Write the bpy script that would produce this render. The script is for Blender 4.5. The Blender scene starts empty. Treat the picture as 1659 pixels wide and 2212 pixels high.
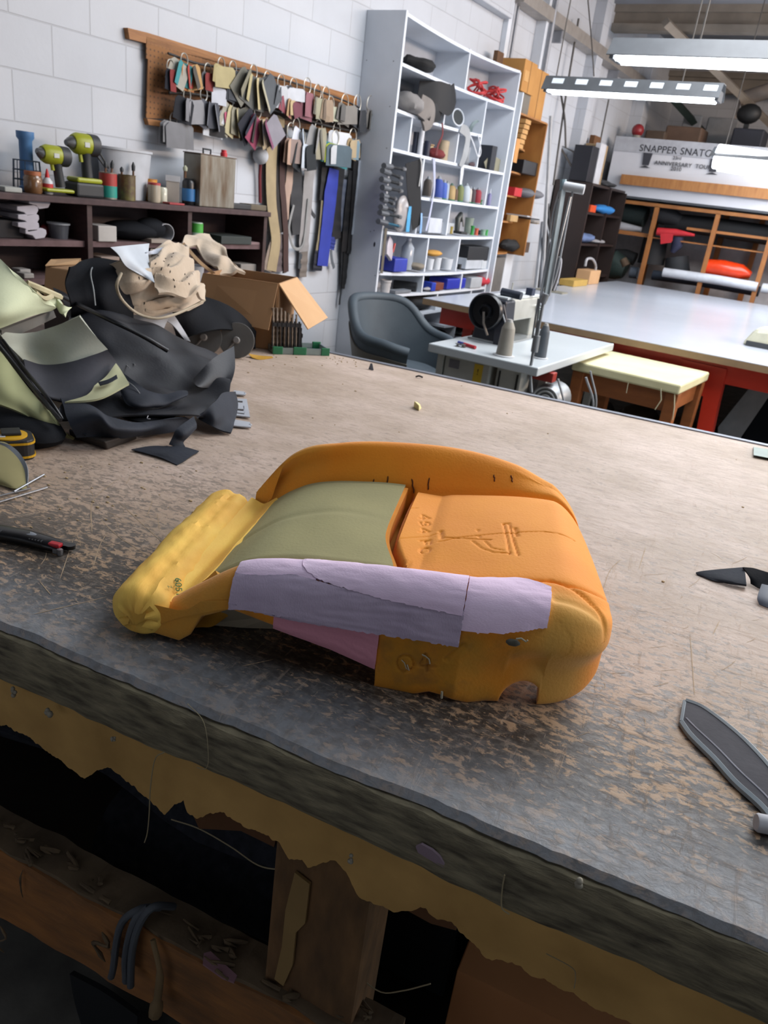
import bpy, math, random
import numpy as np
from mathutils import Vector, Matrix, noise
from math import sin, cos, pi, radians, atan, sqrt
random.seed(7)
SC = bpy.context.scene
COL = SC.collection
# ---------------------------------------------------------------- camera
FPX, CX, CY = 1650.0, 829.5, 1106.0
TH = atan(684/FPX)
AZ = radians(29.2)
ZB = 0.92                       # bench top height
CAM = Vector((0, 0, ZB+0.58))
_F = Vector((-sin(AZ), cos(AZ), 0)); _Z = Vector((0, 0, 1))
_R0 = _F.cross(_Z); _U0 = cos(TH)*_Z + sin(TH)*_F
FW = (cos(TH)*_F - sin(TH)*_Z).normalized()
_n = sqrt(.129**2+.9917**2)
RT = (.9917/_n)*_R0 + (.129/_n)*_U0
UP = (.9917/_n)*_U0 - (.129/_n)*_R0
cam = bpy.data.cameras.new('camera')
cam.sensor_fit = 'HORIZONTAL'; cam.sensor_width = 36.0
cam.lens = 36.0*FPX/1659.0; cam.clip_start = 0.02; cam.clip_end = 60
cam.dof.use_dof = True; cam.dof.focus_distance = 1.05; cam.dof.aperture_fstop = 15.0
co = bpy.data.objects.new('camera', cam); COL.objects.link(co)
m = Matrix((RT, UP, -FW)).transposed().to_4x4(); m.translation = CAM
co.matrix_world = m
SC.camera = co
SC.view_settings.view_transform = 'Standard'; SC.view_settings.look = 'None'
SC.view_settings.gamma = 1; SC.view_settings.use_curve_mapping = False
SC.view_settings.exposure = 0.22
# ---------------------------------------------------------------- world and lights
w = bpy.data.worlds.new('world'); SC.world = w; w.use_nodes = True
w.node_tree.nodes['Background'].inputs[0].default_value = (.75, .85, 1, 1)
w.node_tree.nodes['Background'].inputs[1].default_value = 0.5
def area(name, loc, size, power, color, rot=(0, 0, 0)):
    l = bpy.data.lights.new(name, 'AREA'); l.shape = 'RECTANGLE'
    l.size, l.size_y = size; l.energy = power; l.color = color
    o = bpy.data.objects.new(name, l); o.location = loc; o.rotation_euler = rot
    COL.objects.link(o); return o
area('skylight_middle', (-0.2, 4.6, 3.66), (2.6, 2.8), 200, (.93, .96, 1.0))
area('skylight_far', (0.8, 8.6, 3.66), (3.0, 2.6), 190, (.95, .97, 1.0))
area('skylight_near', (0.9, 1.1, 3.66), (1.6, 1.6), 22, (.85, .92, 1.0))
area('rear_fill', (-0.6, -2.6, 1.7), (2.4, 2.2), 95, (.9, .94, 1.0), (radians(-90), 0, 0))  # added fill behind the camera, lifts the dark bench front; no door built
area('doorway_daylight', (4.4, 3.2, 1.7), (2.6, 2.4), 55, (.8, .89, 1.0), (radians(90), 0, radians(90)))
area('clerestory_warm', (4.2, 7.0, 3.2), (4.5, .6), 300, (1.0, .80, .66), (radians(80), 0, radians(90)))
# ---------------------------------------------------------------- pixel rays onto real planes
def ray(x, y): return FW + (x-CX)/FPX*RT - (y-CY)/FPX*UP
def PZ(x, y, z):
    d = ray(x, y); return CAM + d*((z-CAM.z)/d.z)
def PX(x, y, X):
    d = ray(x, y); return CAM + d*((X-CAM.x)/d.x)
def PY(x, y, Y):
    d = ray(x, y); return CAM + d*((Y-CAM.y)/d.y)
def PB(x, y, h=0.0): return PZ(x, y, ZB+h)
# ---------------------------------------------------------------- materials
def lin(h):
    if isinstance(h, str):
        h = h.lstrip('#'); c = [int(h[i:i+2], 16)/255 for i in (0, 2, 4)]
        return tuple((v/12.92 if v <= .04045 else ((v+.055)/1.055)**2.4) for v in c)+(1,)
    return tuple(h)+(1,) if len(h) == 3 else tuple(h)
_M = {}
def mat(key, col, rough=.6, metal=0, col2=None, scale=12, bump=0, bscale=90, amt=.5, emit=0, trans=0, coat=0, stretch=None, sheen=0, spec=None):
    if key in _M: return _M[key]
    m = bpy.data.materials.new(key); m.use_nodes = True
    N, L = m.node_tree.nodes, m.node_tree.links
    b = N['Principled BSDF']; c = lin(col)
    b.inputs['Roughness'].default_value = rough; b.inputs['Metallic'].default_value = metal
    if spec is not None: b.inputs['Specular IOR Level'].default_value = spec
    if coat: b.inputs['Coat Weight'].default_value = coat
    if sheen: b.inputs['Sheen Weight'].default_value = sheen
    if trans: b.inputs['Transmission Weight'].default_value = trans
    tc = N.new('ShaderNodeTexCoord'); mp = N.new('ShaderNodeMapping'); L.new(tc.outputs['Object'], mp.inputs[0])
    if stretch: mp.inputs['Scale'].default_value = stretch
    n = N.new('ShaderNodeTexNoise'); n.inputs['Scale'].default_value = scale; n.inputs['Detail'].default_value = 6
    L.new(mp.outputs[0], n.inputs['Vector'])
    mx = N.new('ShaderNodeMix'); mx.data_type = 'RGBA'
    c2 = lin(col2) if col2 else tuple(v*.78 for v in c[:3])+(1,)
    mx.inputs[6].default_value = c; mx.inputs[7].default_value = c2
    r = N.new('ShaderNodeMapRange'); r.inputs[1].default_value = .5-.22; r.inputs[2].default_value = .5+.22
    r.inputs[3].default_value = 0; r.inputs[4].default_value = amt*2 if amt <= .5 else 1
    L.new(n.outputs[0], r.inputs[0]); L.new(r.outputs[0], mx.inputs[0]); L.new(mx.outputs[2], b.inputs['Base Color'])
    if bump:
        n2 = N.new('ShaderNodeTexNoise'); n2.inputs['Scale'].default_value = bscale; n2.inputs['Detail'].default_value = 4
        L.new(mp.outputs[0], n2.inputs['Vector'])
        bp = N.new('ShaderNodeBump'); bp.inputs['Strength'].default_value = bump; bp.inputs['Distance'].default_value = .0018
        L.new(n2.outputs[0], bp.inputs['Height']); L.new(bp.outputs[0], b.inputs['Normal'])
    if emit:
        b.inputs['Emission Color'].default_value = c; b.inputs['Emission Strength'].default_value = emit
    _M[key] = m; return m
def C(col, rough=.6, **k):
    key = 'paint_%s_%s_%s' % (str(col).strip('#'), rough, '_'.join('%s%s' % (a, b) for a, b in sorted(k.items())))
    return mat(key, col, rough, **k)
# ---------------------------------------------------------------- mesh builder
class MB:
    def __init__(s): s.v = []; s.f = []
    def add(s, v, f):
        o = len(s.v); s.v += [Vector(p) for p in v]; s.f += [tuple(i+o for i in q) for q in f]; return s
    def hexa(s, p):
        return s.add(p, [(0, 3, 2, 1), (4, 5, 6, 7), (0, 1, 5, 4), (1, 2, 6, 5), (2, 3, 7, 6), (3, 0, 4, 7)])
    def box(s, a, b, M=None):
        x0, y0, z0 = a; x1, y1, z1 = b
        p = [Vector(q) for q in ((x0, y0, z0), (x1, y0, z0), (x1, y1, z0), (x0, y1, z0), (x0, y0, z1), (x1, y0, z1), (x1, y1, z1), (x0, y1, z1))]
        if M is not None: p = [M @ q for q in p]
        return s.hexa(p)
    def prism(s, poly, vec):
        vec = Vector(vec); n = len(poly); p = [Vector(q) for q in poly]
        f = [tuple(range(n-1, -1, -1)), tuple(range(n, 2*n))]
        f += [(i, (i+1) % n, n+(i+1) % n, n+i) for i in range(n)]
        return s.add(p+[q+vec for q in p], f)
    def tube(s, pts, r, seg=8, flat=1.0, up=None):
        pts = [Vector(p) for p in pts]; n = len(pts)
        rr = r if isinstance(r, (list, tuple)) else [r]*n
        v = []; prev = None
        for i, p in enumerate(pts):
            t = (pts[min(i+1, n-1)]-pts[max(i-1, 0)])
            t = t.normalized() if t.length > 1e-9 else Vector((0, 0, 1))
            a = (up or prev or (Vector((0, 0, 1)) if abs(t.z) < .9 else Vector((1, 0, 0))))
            a = a - t*a.dot(t)
            if a.length < 1e-6: a = Vector((1, 0, 0)) - t*t.x
            a.normalize(); prev = a; b = t.cross(a)
            for k in range(seg):
                q = 2*pi*k/seg; v.append(p + a*rr[i]*cos(q)*flat + b*rr[i]*sin(q))
        f = [(i*seg+k, i*seg+(k+1) % seg, (i+1)*seg+(k+1) % seg, (i+1)*seg+k) for i in range(n-1) for k in range(seg)]
        f += [tuple(range(seg-1, -1, -1)), tuple((n-1)*seg+k for k in range(seg))]
        return s.add(v, f)
    def lathe(s, prof, c=(0, 0, 0), ax=(0, 0, 1), seg=20, sc=(1, 1)):
        ax = Vector(ax).normalized(); q = Vector((0, 0, 1)).rotation_difference(ax).to_matrix(); c = Vector(c)
        v = []; n = len(prof)
        for r, z in prof:
            for k in range(seg):
                a = 2*pi*k/seg; v.append(c + q @ Vector((r*cos(a)*sc[0], r*sin(a)*sc[1], z)))
        f = [(i*seg+k, i*seg+(k+1) % seg, (i+1)*seg+(k+1) % seg, (i+1)*seg+k) for i in range(n-1) for k in range(seg)]
        f += [tuple(range(seg-1, -1, -1)), tuple((n-1)*seg+k for k in range(seg))]
        return s.add(v, f)
    def ball(s, c, r, seg=16, M=None):
        r = (r, r, r) if not isinstance(r, (tuple, list)) else r
        v = []; h = seg//2; f = []
        for i in range(h+1):
            for k in range(seg):
                a = pi*i/h; b = 2*pi*k/seg
                p = Vector((r[0]*max(sin(a), 1e-3)*cos(b), r[1]*max(sin(a), 1e-3)*sin(b), r[2]*cos(a)))
                v.append((M @ p if M is not None else p)+Vector(c))
        f = [(i*seg+k, (i+1)*seg+k, (i+1)*seg+(k+1) % seg, i*seg+(k+1) % seg) for i in range(h) for k in range(seg)]
        return s.add(v, f)
    def sheet(s, G, t):
        """G: rows of points, a solid sheet t thick"""
        G = np.array([[tuple(p) for p in r] for r in G], float)
        du = np.gradient(G, axis=0); dv = np.gradient(G, axis=1)
        N = np.cross(du, dv); N /= (np.linalg.norm(N, axis=2, keepdims=True)+1e-12)
        A = (G+N*t/2).reshape(-1, 3); B = (G-N*t/2).reshape(-1, 3); nu, nv = G.shape[:2]; o = nu*nv
        f = []
        I = lambda i, j: i*nv+j
        for i in range(nu-1):
            for j in range(nv-1):
                f.append((I(i, j), I(i+1, j), I(i+1, j+1), I(i, j+1)))
                f.append((o+I(i, j), o+I(i, j+1), o+I(i+1, j+1), o+I(i+1, j)))
        for i in range(nu-1):
            f.append((I(i, 0), o+I(i, 0), o+I(i+1, 0), I(i+1, 0))); j = nv-1
            f.append((I(i, j), I(i+1, j), o+I(i+1, j), o+I(i, j)))
        for j in range(nv-1):
            f.append((I(0, j), I(0, j+1), o+I(0, j+1), o+I(0, j))); i = nu-1
            f.append((I(i, j), o+I(i, j), o+I(i, j+1), I(i, j+1)))
        return s.add(np.vstack([A, B]).tolist(), f)
def rz(a): return Matrix.Rotation(a, 4, 'Z')
def frame(loc, a=0): return Matrix.Translation(Vector(loc)) @ rz(a)
_W = {}
def tagit(o, label=None, cat=None, group=None, kind=None):
    if label: o['label'] = label
    if cat: o['category'] = cat
    if group: o['group'] = group
    if kind: o['kind'] = kind
    return o
def thing(name, label, cat, loc=(0, 0, 0), a=0, group=None, kind=None):
    o = bpy.data.objects.new(name, None); o.empty_display_size = .05; COL.objects.link(o)
    o.location = loc; o.rotation_euler = (0, 0, a); _W[o.name] = frame(loc, a)
    return tagit(o, label, cat, group, kind)
def obj(name, mb, m, parent=None, smooth=False, bev=0, local=False, label=None, cat=None, group=None, kind=None, sub=0, org=None):
    """mesh given in world coordinates (or in the thing's own frame with local=True)"""
    if parent is not None and not local:
        inv = _W[parent.name].inverted(); vs = [inv @ p for p in mb.v]; Wp = _W[parent.name]
    else:
        vs = mb.v; Wp = _W[parent.name] if parent is not None else Matrix.Identity(4)
    xs = [p.x for p in vs]; ys = [p.y for p in vs]; zs = [p.z for p in vs]
    c = Vector(org) if org else Vector(((min(xs)+max(xs))/2, (min(ys)+max(ys))/2, min(zs)))
    me = bpy.data.meshes.new(name); me.from_pydata([tuple(p-c) for p in vs], [], mb.f); me.validate(); me.update()
    me.materials.append(m)
    if smooth: me.polygons.foreach_set('use_smooth', [True]*len(me.polygons))
    o = bpy.data.objects.new(name, me); COL.objects.link(o); o.location = c
    if parent is not None: o.parent = parent
    _W[o.name] = Wp @ Matrix.Translation(c)
    if bev:
        b = o.modifiers.new('bevel', 'BEVEL'); b.width = bev; b.segments = 2; b.limit_method = 'ANGLE'; b.angle_limit = radians(40)
    if sub:
        b = o.modifiers.new('subd', 'SUBSURF'); b.levels = sub; b.render_levels = sub
    if smooth:
        bpy.context.view_layer.objects.active = None
        try: me.set_sharp_from_angle(angle=radians(45))
        except Exception: pass
    return tagit(o, label, cat, group, kind)
def struct(name, mb, m, **k): return obj(name, mb, m, kind='structure', **k)
def copy_tree(o, parent=None):
    c = o.copy(); COL.objects.link(c)
    if parent is not None: c.parent = parent
    _W[c.name] = _W[o.name].copy()
    for ch in [q for q in bpy.data.objects if q.parent == o]: copy_tree(ch, c)
    return c
def text_mb(txt, M, size=1.0, ext=.001, align='LEFT', spacing=1.0):
    cu = bpy.data.curves.new('t', 'FONT'); cu.body = txt; cu.size = size; cu.extrude = ext; cu.align_x = align; cu.space_character = spacing
    o = bpy.data.objects.new('t', cu); COL.objects.link(o); dg = bpy.context.evaluated_depsgraph_get()
    me = bpy.data.meshes.new_from_object(o.evaluated_get(dg)); mb = MB()
    mb.add([M @ v.co for v in me.vertices], [tuple(p.vertices) for p in me.polygons])
    bpy.data.objects.remove(o); bpy.data.curves.remove(cu); bpy.data.meshes.remove(me); return mb
def cr(P, n):
    """Catmull-Rom through rows of an array P (k,...) sampled n times"""
    P = np.array(P, float); k = len(P)
    if k == 2: t = np.linspace(0, 1, n); return np.array([P[0]*(1-a)+P[1]*a for a in t])
    Q = np.concatenate([[2*P[0]-P[1]], P, [2*P[-1]-P[-2]]]); out = []
    for u in np.linspace(0, k-1, n):
        i = min(int(u), k-2); t = u-i; a, b, c, d = Q[i], Q[i+1], Q[i+2], Q[i+3]
        out.append(.5*(2*b+(c-a)*t+(2*a-5*b+4*c-d)*t*t+(3*b-a-3*c+d)*t**3))
    return np.array(out)
def clothgrid(rows, nu=24, nv=24, wr=0, ws=12, seed=0):
    rows = [cr(r, nv) for r in rows]
    G = cr(np.array(rows), nu)
    if wr:
        for i in range(nu):
            for j in range(nv):
                p = Vector(G[i, j])*ws+Vector((seed, 0, 0))
                G[i, j] += np.array(noise.noise_vector(p))*wr
    return G
def cloth(rows, t=.003, **k): return MB().sheet(clothgrid([[tuple(p) for p in r] for r in rows], **k), t)
def pb3(*rows): return [[PB(*p) for p in r] for r in rows]
def quad(fn, *pts): return [fn(*p) for p in pts]
# ================================================================ setting
WX, WY0, WY1, CZ = -3.3, -3.0, 13.0, 3.7
def block_mat(key, col, col2, rough_amt=.35, warm=None):
    m = bpy.data.materials.new(key); m.use_nodes = True; N, L = m.node_tree.nodes, m.node_tree.links
    b = N['Principled BSDF']; b.inputs['Roughness'].default_value = .55
    g = N.new('ShaderNodeNewGeometry'); sp = N.new('ShaderNodeSeparateXYZ'); L.new(g.outputs['Position'], sp.inputs[0])
    ad = N.new('ShaderNodeMath'); ad.operation = 'ADD'; L.new(sp.outputs['X'], ad.inputs[0]); L.new(sp.outputs['Y'], ad.inputs[1])
    cb = N.new('ShaderNodeCombineXYZ'); L.new(ad.outputs[0], cb.inputs[0]); L.new(sp.outputs['Z'], cb.inputs[1])
    mp = N.new('ShaderNodeMapping'); mp.inputs['Location'].default_value = (.05, .01, 0); L.new(cb.outputs[0], mp.inputs[0])
    br = N.new('ShaderNodeTexBrick'); L.new(mp.outputs[0], br.inputs[0])
    for k, v in (('Scale', 1), ('Mortar Size', .004), ('Mortar Smooth', .4), ('Brick Width', .40), ('Row Height', .2), ('Bias', -.3)): br.inputs[k].default_value = v
    br.inputs['Color1'].default_value = lin(col); br.inputs['Color2'].default_value = lin(col2); br.inputs['Mortar'].default_value = lin('#a9acb2')
    n = N.new('ShaderNodeTexNoise'); n.inputs['Scale'].default_value = 3; n.inputs['Detail'].default_value = 8; L.new(g.outputs['Position'], n.inputs['Vector'])
    mx = N.new('ShaderNodeMix'); mx.data_type = 'RGBA'; mx.blend_type = 'MULTIPLY'; mx.inputs[7].default_value = (.8, .8, .8, 1)
    r = N.new('ShaderNodeMapRange'); r.inputs[1].default_value = .45; r.inputs[2].default_value = .8; r.inputs[4].default_value = rough_amt
    L.new(n.outputs[0], r.inputs[0]); L.new(r.outputs[0], mx.inputs[0]); L.new(br.outputs[0], mx.inputs[6]); L.new(mx.outputs[2], b.inputs['Base Color'])
    bp = N.new('ShaderNodeBump'); bp.inputs['Strength'].default_value = .5; bp.inputs['Distance'].default_value = .004
    iv = N.new('ShaderNodeMath'); iv.operation = 'SUBTRACT'; iv.inputs[0].default_value = 1; L.new(br.outputs['Fac'], iv.inputs[1])
    n2 = N.new('ShaderNodeTexNoise'); n2.inputs['Scale'].default_value = 40; L.new(g.outputs['Position'], n2.inputs['Vector'])
    a2 = N.new('ShaderNodeMath'); a2.operation = 'MULTIPLY_ADD'; a2.inputs[1].default_value = .3; L.new(n2.outputs[0], a2.inputs[0]); L.new(iv.outputs[0], a2.inputs[2])
    L.new(a2.outputs[0], bp.inputs['Height']); L.new(bp.outputs[0], b.inputs['Normal'])
    return m
WALL = block_mat('white_painted_blocks', '#b8bcc3', '#b2b7bf')
CONC = mat('concrete', '#77756e', .8, col2='#55544f', scale=9, bump=.4, bscale=60)
GREYC = mat('grey_ceiling', '#8f9196', .8, col2='#77797e', scale=2)
WHITE = mat('white_melamine', '#d5dae2', .4, col2='#c6ccd4', scale=4)
WOOD = mat('pine', '#a4703c', .6, col2='#80522a', scale=7, stretch=(4, 1, 18))
struct('floor', MB().box((WX, WY0, -.1), (5, WY1, 0)), CONC)
struct('wall_left', MB().box((WX-.2, WY0, 0), (WX, WY1, CZ)), WALL)
struct('wall_back', MB().box((WX, WY1, 0), (5, WY1+.2, CZ)), WALL)
struct('wall_right', MB().box((5, WY0, 0), (5.2, WY1, CZ)), WALL)
struct('wall_front', MB().box((WX, WY0-.2, 0), (5, WY0, CZ)), mat('dark_rear_wall', '#55565a', .8))
struct('ceiling', MB().box((WX, WY0, CZ), (5, WY1, CZ+.1)), GREYC)
# pilaster standing proud of the wall and the boxed duct line along it
struct('trim_1', MB().box((WX, 7.55, 0), (WX+.10, 7.75, CZ)).box((WX, 6.86, 2.5), (WX+.05, 6.93, CZ)), WHITE, bev=.004)
struct('trim_2', MB().box((WX, 9.0, 0), (WX+.12, 9.2, CZ)).box((WX, 11.0, 1.9), (WX+.16, 11.25, CZ)), WALL, bev=.004)
struct('trim_3', MB().box((WX, 4.0, 2.96), (WX+.09, 6.84, CZ)), WALL, bev=.01)
PIPE = mat('grey_pipe', '#8d9097', .4, metal=.3)
def pipe(name, label, pts, r, m=PIPE, cat='pipe', group=None):
    return obj(name, MB().tube(pts, r, 10), m, None, True, label=label, cat=cat, group=group)
pipe('conduit_pipe', 'grey vertical conduit pipe on the wall right beside the white shelving', [(WX+.04, 6.95, 1.0), (WX+.04, 6.95, CZ)], .022)
pipe('conduit_pipe', 'thin grey vertical conduit just right of the thicker one by the white shelving', [(WX+.03, 7.05, 1.0), (WX+.03, 7.05, CZ)], .013)
pipe('conduit_pipe', 'grey vertical twin conduit above the stacked cartons', [(WX+.13, 7.62, 2.0), (WX+.13, 7.62, 3.35)], .02)
t = thing('cable_tray', 'long grey steel cable tray running high along the left wall', 'cable tray', (WX+.1, 5.5, 3.12))
obj('tray_channel', MB().box((WX+.004, 6.9, 3.10), (WX+.14, 11.0, 3.115)).box((WX+.125, 6.9, 3.115), (WX+.14, 11.0, 3.2)).box((WX+.004, 6.9, 3.115), (WX+.015, 11, 3.2)), mat('galv', '#a09a94', .45, metal=.3), t)
obj('pipe_run', MB().tube([(WX+.07, 6.9, 3.16), (WX+.07, 11.0, 3.16)], .03, 10), PIPE, t, True)
for y_ in (7.9, 9.8): obj('bracket', MB().box((WX+.004, y_, 3.0), (WX+.12, y_+.04, 3.10)), PIPE, t)
# roof steelwork: beams and rafters
BEAM = mat('roof_beam', '#8a8278', .7, col2='#6f685f', scale=4)
for i, (y, z, x0) in enumerate(((9.6, 3.45, WX), (12.4, 3.3, WX))):
    obj('roof_beam', MB().box((x0, y, z), (5, y+.14, z+.07)).box((x0, y+.05, z+.07), (5, y+.09, z+.25)).box((x0, y, z+.18), (5, y+.14, z+.25)), BEAM, label=('grey steel roof beam crossing above the hanging lights' if i == 0 else 'far grey steel roof beam over the loft stores'), cat='beam')
for i, (a, b, lb) in enumerate((((-2.6, 9.2, 3.45), (-1.5, 12.4, 2.75), 'slanting grey timber roof brace above the smaller hanging light'), ((-.6, 8.6, 3.5), (-1.7, 12.6, 2.9), 'slanting pale roof brace at the top right corner'), ((-2.9, 10.6, 3.1), (-2.2, 11.9, 2.5), 'dark green slanting bar behind the banner wall'))):
    obj('roof_brace', MB().tube([a, b], .05, 4), BEAM if i < 2 else C('#1d2a26', .6), label=lb, cat='brace')
# strap and cable runs hanging from roof
CAB = C('#4a4744', .6)
def cable(label, pts, r=.006, name='hanging_cable'):
    return obj(name, MB().tube(cr([tuple(p) for p in pts], 16), r, 6), CAB, None, True, label=label, cat='cable')
cable('dark cable hanging beside the cable tray down behind the near fluorescent light', [PY(1270, 0, 7.6), PY(1278, 90, 7.6), PY(1283, 165, 7.6)])
cable('dark cable draped from the roof down to the dark bookcase', [PY(1250, 40, 8.4), PY(1222, 210, 8.4), PY(1195, 400, 8.4)], .011)
cable('second dark cable falling from the cable tray to the wall bracket', [PY(1212, 205, 8.4), PY(1220, 260, 8.4), PY(1222, 320, 8.4)], .011)
cable('dark cable down the wall left of the banner', [PY(1315, 215, 9.6), PY(1296, 310, 9.6), PY(1285, 385, 9.6)], .009)
obj('pipe_bracket', MB().tube([PY(1190, 370, 8.8), PY(1207, 312, 8.8), PY(1240, 328, 8.8), PY(1238, 365, 8.8), PY(1207, 312, 8.8)], .012, 6), C('#55504c', .6), label='dark triangular pipe bracket on the wall above the dark bookcase', cat='bracket')
# ---------------------------------------------------------------- fluorescent lights
TUBE = mat('fluoro_tube', '#eef6ff', .5, emit=9)
SHADE = mat('batten_white', '#5b5e62', .5)
def batten(label, a, b, w, drop, wires, tilt=0, tr=.019, slots=0):
    a = Vector(a); b = Vector(b); d = (b-a).normalized(); L_ = (b-a).length; ang = math.atan2(d.y, d.x)
    t = thing('fluorescent_light', label, 'light', (a+b)/2, ang)
    F = frame((a+b)/2, ang); h = L_/2
    sh = MB()
    prof = [(-w, -.02), (-w*.45, .075), (w*.45, .075), (w, -.02), (w*.97, -.024), (w*.43, .069), (-w*.43, .069), (-w*.97, -.024)]
    sh.prism([(-h, y, z) for y, z in prof], (2*h, 0, 0))
    obj('reflector', sh, SHADE, t, local=True)
    obj('housing', MB().box((-h+.02, -.03, .02), (h-.02, .03, .069)), SHADE, t, local=True)
    for k in range(slots):
        x = -h+2*h*(k+.6)/slots; obj('light_slot', MB().prism([(x-.045, -w*.55, .0571), (x+.045, -w*.55, .0571), (x+.045, -w*.75, .0205), (x-.045, -w*.75, .0205)], (0, -.002, .001)), mat('slot_glow', '#dfe9f2', .5, emit=.2), t, local=True)
    tb = MB()
    for s in (-1, 1): tb.tube([(-h+.04, s*w*.45, -.012), (h-.04, s*w*.45, -.012-(tr-.019))], tr, 12)
    obj('tube', tb, TUBE, t, True, local=True)
    for s in (-1, 1):
        obj('end_cap', MB().box((s*(h-.02)-.012, -w*.7, -.035), (s*(h-.02)+.012, w*.7, .03)), SHADE, t, local=True)
    for x in wires:
        obj('hanging_wire', MB().tube([(x*h, 0, .07), (x*h+.01, 0, CZ-(a.z+b.z)/2)], .005, 6), CAB, t, local=True)
    return t
batten('shorter hanging fluorescent batten light, lower of the two in front of the left wall', PY(1180, 190, 6.2), PY(1560, 208, 6.2), .10, 0, (-.9, .55), tr=.025, slots=7)
a_ = PY(1325, 118, 5.0); b_ = PY(1659, 150, 5.0); b_.z = a_.z
batten('longer hanging fluorescent batten light at the right edge of the frame', a_, a_+(b_-a_).normalized()*1.25, .13, 0, (-.25, .8), tr=.030)
batten('far fluorescent light glowing in front of the banner', PY(1545, 335, 9.2), PY(1545, 335, 9.2)+Vector((1.5, 0, -.02)), .30, 0, (-.9, .9), tr=.115)  # tubes oversized: the glare halo is put into their shape
# ================================================================ workbench
B0 = PZ(0, 1343, ZB); B1 = PZ(1659, 2032, ZB); BA = math.atan2(B1.y-B0.y, B1.x-B0.x)
BF = frame((B0.x, B0.y, 0), BA); BI = BF.inverted()
bench = thing('workbench', 'large scarred fibreboard workbench with carpet padded front edge under the foam cushion', 'workbench', (B0.x, B0.y, 0), BA)
bk = BI @ PZ(1100, 846, ZB); DEP = bk.y
def pbf(x, y, off):
    """pixel onto the vertical plane off metres behind the bench front"""
    o = BI @ CAM; d = BI.to_3x3() @ ray(x, y); t = (off-o.y)/d.y; return o+d*t
def bench_mat():
    m = bpy.data.materials.new('worn_bench_top'); m.use_nodes = True; N, L = m.node_tree.nodes, m.node_tree.links
    b = N['Principled BSDF']; tc = N.new('ShaderNodeTexCoord')
    def mp(s, r=0):
        q = N.new('ShaderNodeMapping'); q.inputs['Scale'].default_value = s; q.inputs['Rotation'].default_value = (0, 0, r); L.new(tc.outputs['Object'], q.inputs[0]); return q.outputs[0]
    def ns(v, sc, det=8, rough=.6, dist=0):
        q = N.new('ShaderNodeTexNoise'); q.inputs['Scale'].default_value = sc; q.inputs['Detail'].default_value = det; q.inputs['Roughness'].default_value = rough; q.inputs['Distortion'].default_value = dist
        L.new(v, q.inputs['Vector']); return q.outputs[0]
    def rg(v, a, c, lo=0, hi=1):
        q = N.new('ShaderNodeMapRange'); q.inputs[1].default_value = a; q.inputs[2].default_value = c; q.inputs[3].default_value = lo; q.inputs[4].default_value = hi; L.new(v, q.inputs[0]); return q.outputs[0]
    def mix(f, a, c, mode='MIX'):
        q = N.new('ShaderNodeMix'); q.data_type = 'RGBA'; q.blend_type = mode
        if isinstance(f, float): q.inputs[0].default_value = f
        else: L.new(f, q.inputs[0])
        for v, i in ((a, 6), (c, 7)):
            if isinstance(v, str): q.inputs[i].default_value = lin(v)
            else: L.new(v, q.inputs[i])
        return q.outputs[2]
    def ma(op, a, c):
        q = N.new('ShaderNodeMath'); q.operation = op
        for v, i in ((a, 0), (c, 1)):
            if isinstance(v, (int, float)): q.inputs[i].default_value = v
            else: L.new(v, q.inputs[i])
        return q.outputs[0]
    sp = N.new('ShaderNodeSeparateXYZ'); L.new(tc.outputs['Object'], sp.inputs[0])
    x, y = sp.outputs['X'], sp.outputs['Y']
    big = ns(mp((1, 1.3, 1)), 2.6, 6, .6, .4)
    base = mix(rg(ns(mp((1, 1.6, 1)), 3.5, 7), .35, .65), '#c0ada0', '#a4917f')
    base = mix(rg(ns(mp((1, 2.5, 1), .2), 26, 8), .45, .7, 0, .55), base, '#927f70')
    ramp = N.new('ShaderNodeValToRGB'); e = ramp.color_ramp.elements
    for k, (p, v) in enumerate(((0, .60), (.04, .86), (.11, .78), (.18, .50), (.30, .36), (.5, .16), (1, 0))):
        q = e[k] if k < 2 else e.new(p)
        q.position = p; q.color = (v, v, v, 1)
    L.new(rg(y, -DEP/2, DEP/2, 0, 1), ramp.inputs[0]); gy = ramp.outputs[0]  # front darkening: worn-in grime plus the near edge's shade painted into the colour
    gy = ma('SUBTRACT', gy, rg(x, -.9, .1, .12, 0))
    fl = ns(mp((1, 1.7, 1), .35), 60, 9, .68, .5)
    fl2 = ns(mp((1, 2.4, 1), -.2), 24, 8, .7, .8)
    fl = ma('ADD', ma('MULTIPLY', ma('SUBTRACT', fl, .5), 2.3), .5); fl2 = ma('ADD', ma('MULTIPLY', ma('SUBTRACT', fl2, .5), 2.0), .5)
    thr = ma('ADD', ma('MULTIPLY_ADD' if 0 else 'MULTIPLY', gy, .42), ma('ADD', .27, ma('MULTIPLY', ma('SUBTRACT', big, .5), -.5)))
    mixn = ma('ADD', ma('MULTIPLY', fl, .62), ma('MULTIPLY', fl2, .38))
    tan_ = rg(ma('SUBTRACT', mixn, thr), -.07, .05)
    grime_shade = ma('SUBTRACT', 1, tan_)
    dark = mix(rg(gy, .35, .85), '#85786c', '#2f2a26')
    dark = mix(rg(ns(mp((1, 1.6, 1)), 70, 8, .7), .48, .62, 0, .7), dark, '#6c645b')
    grime_shade = ma('MULTIPLY', grime_shade, rg(gy, .0, .5, .55, 1))
    c1 = mix(grime_shade, mix(rg(gy, .3, .8), base, '#a98c6e'), dark)
    sc1 = rg(ns(mp((1.2, 7, 1), .5), 13, 10, .75, .7), .57, .66, 0, .6)
    sc2 = rg(ns(mp((8, 1.1, 1), .2), 10, 10, .75, .6), .58, .68, 0, .6)
    s_ = ma('MAXIMUM', sc1, sc2)
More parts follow.
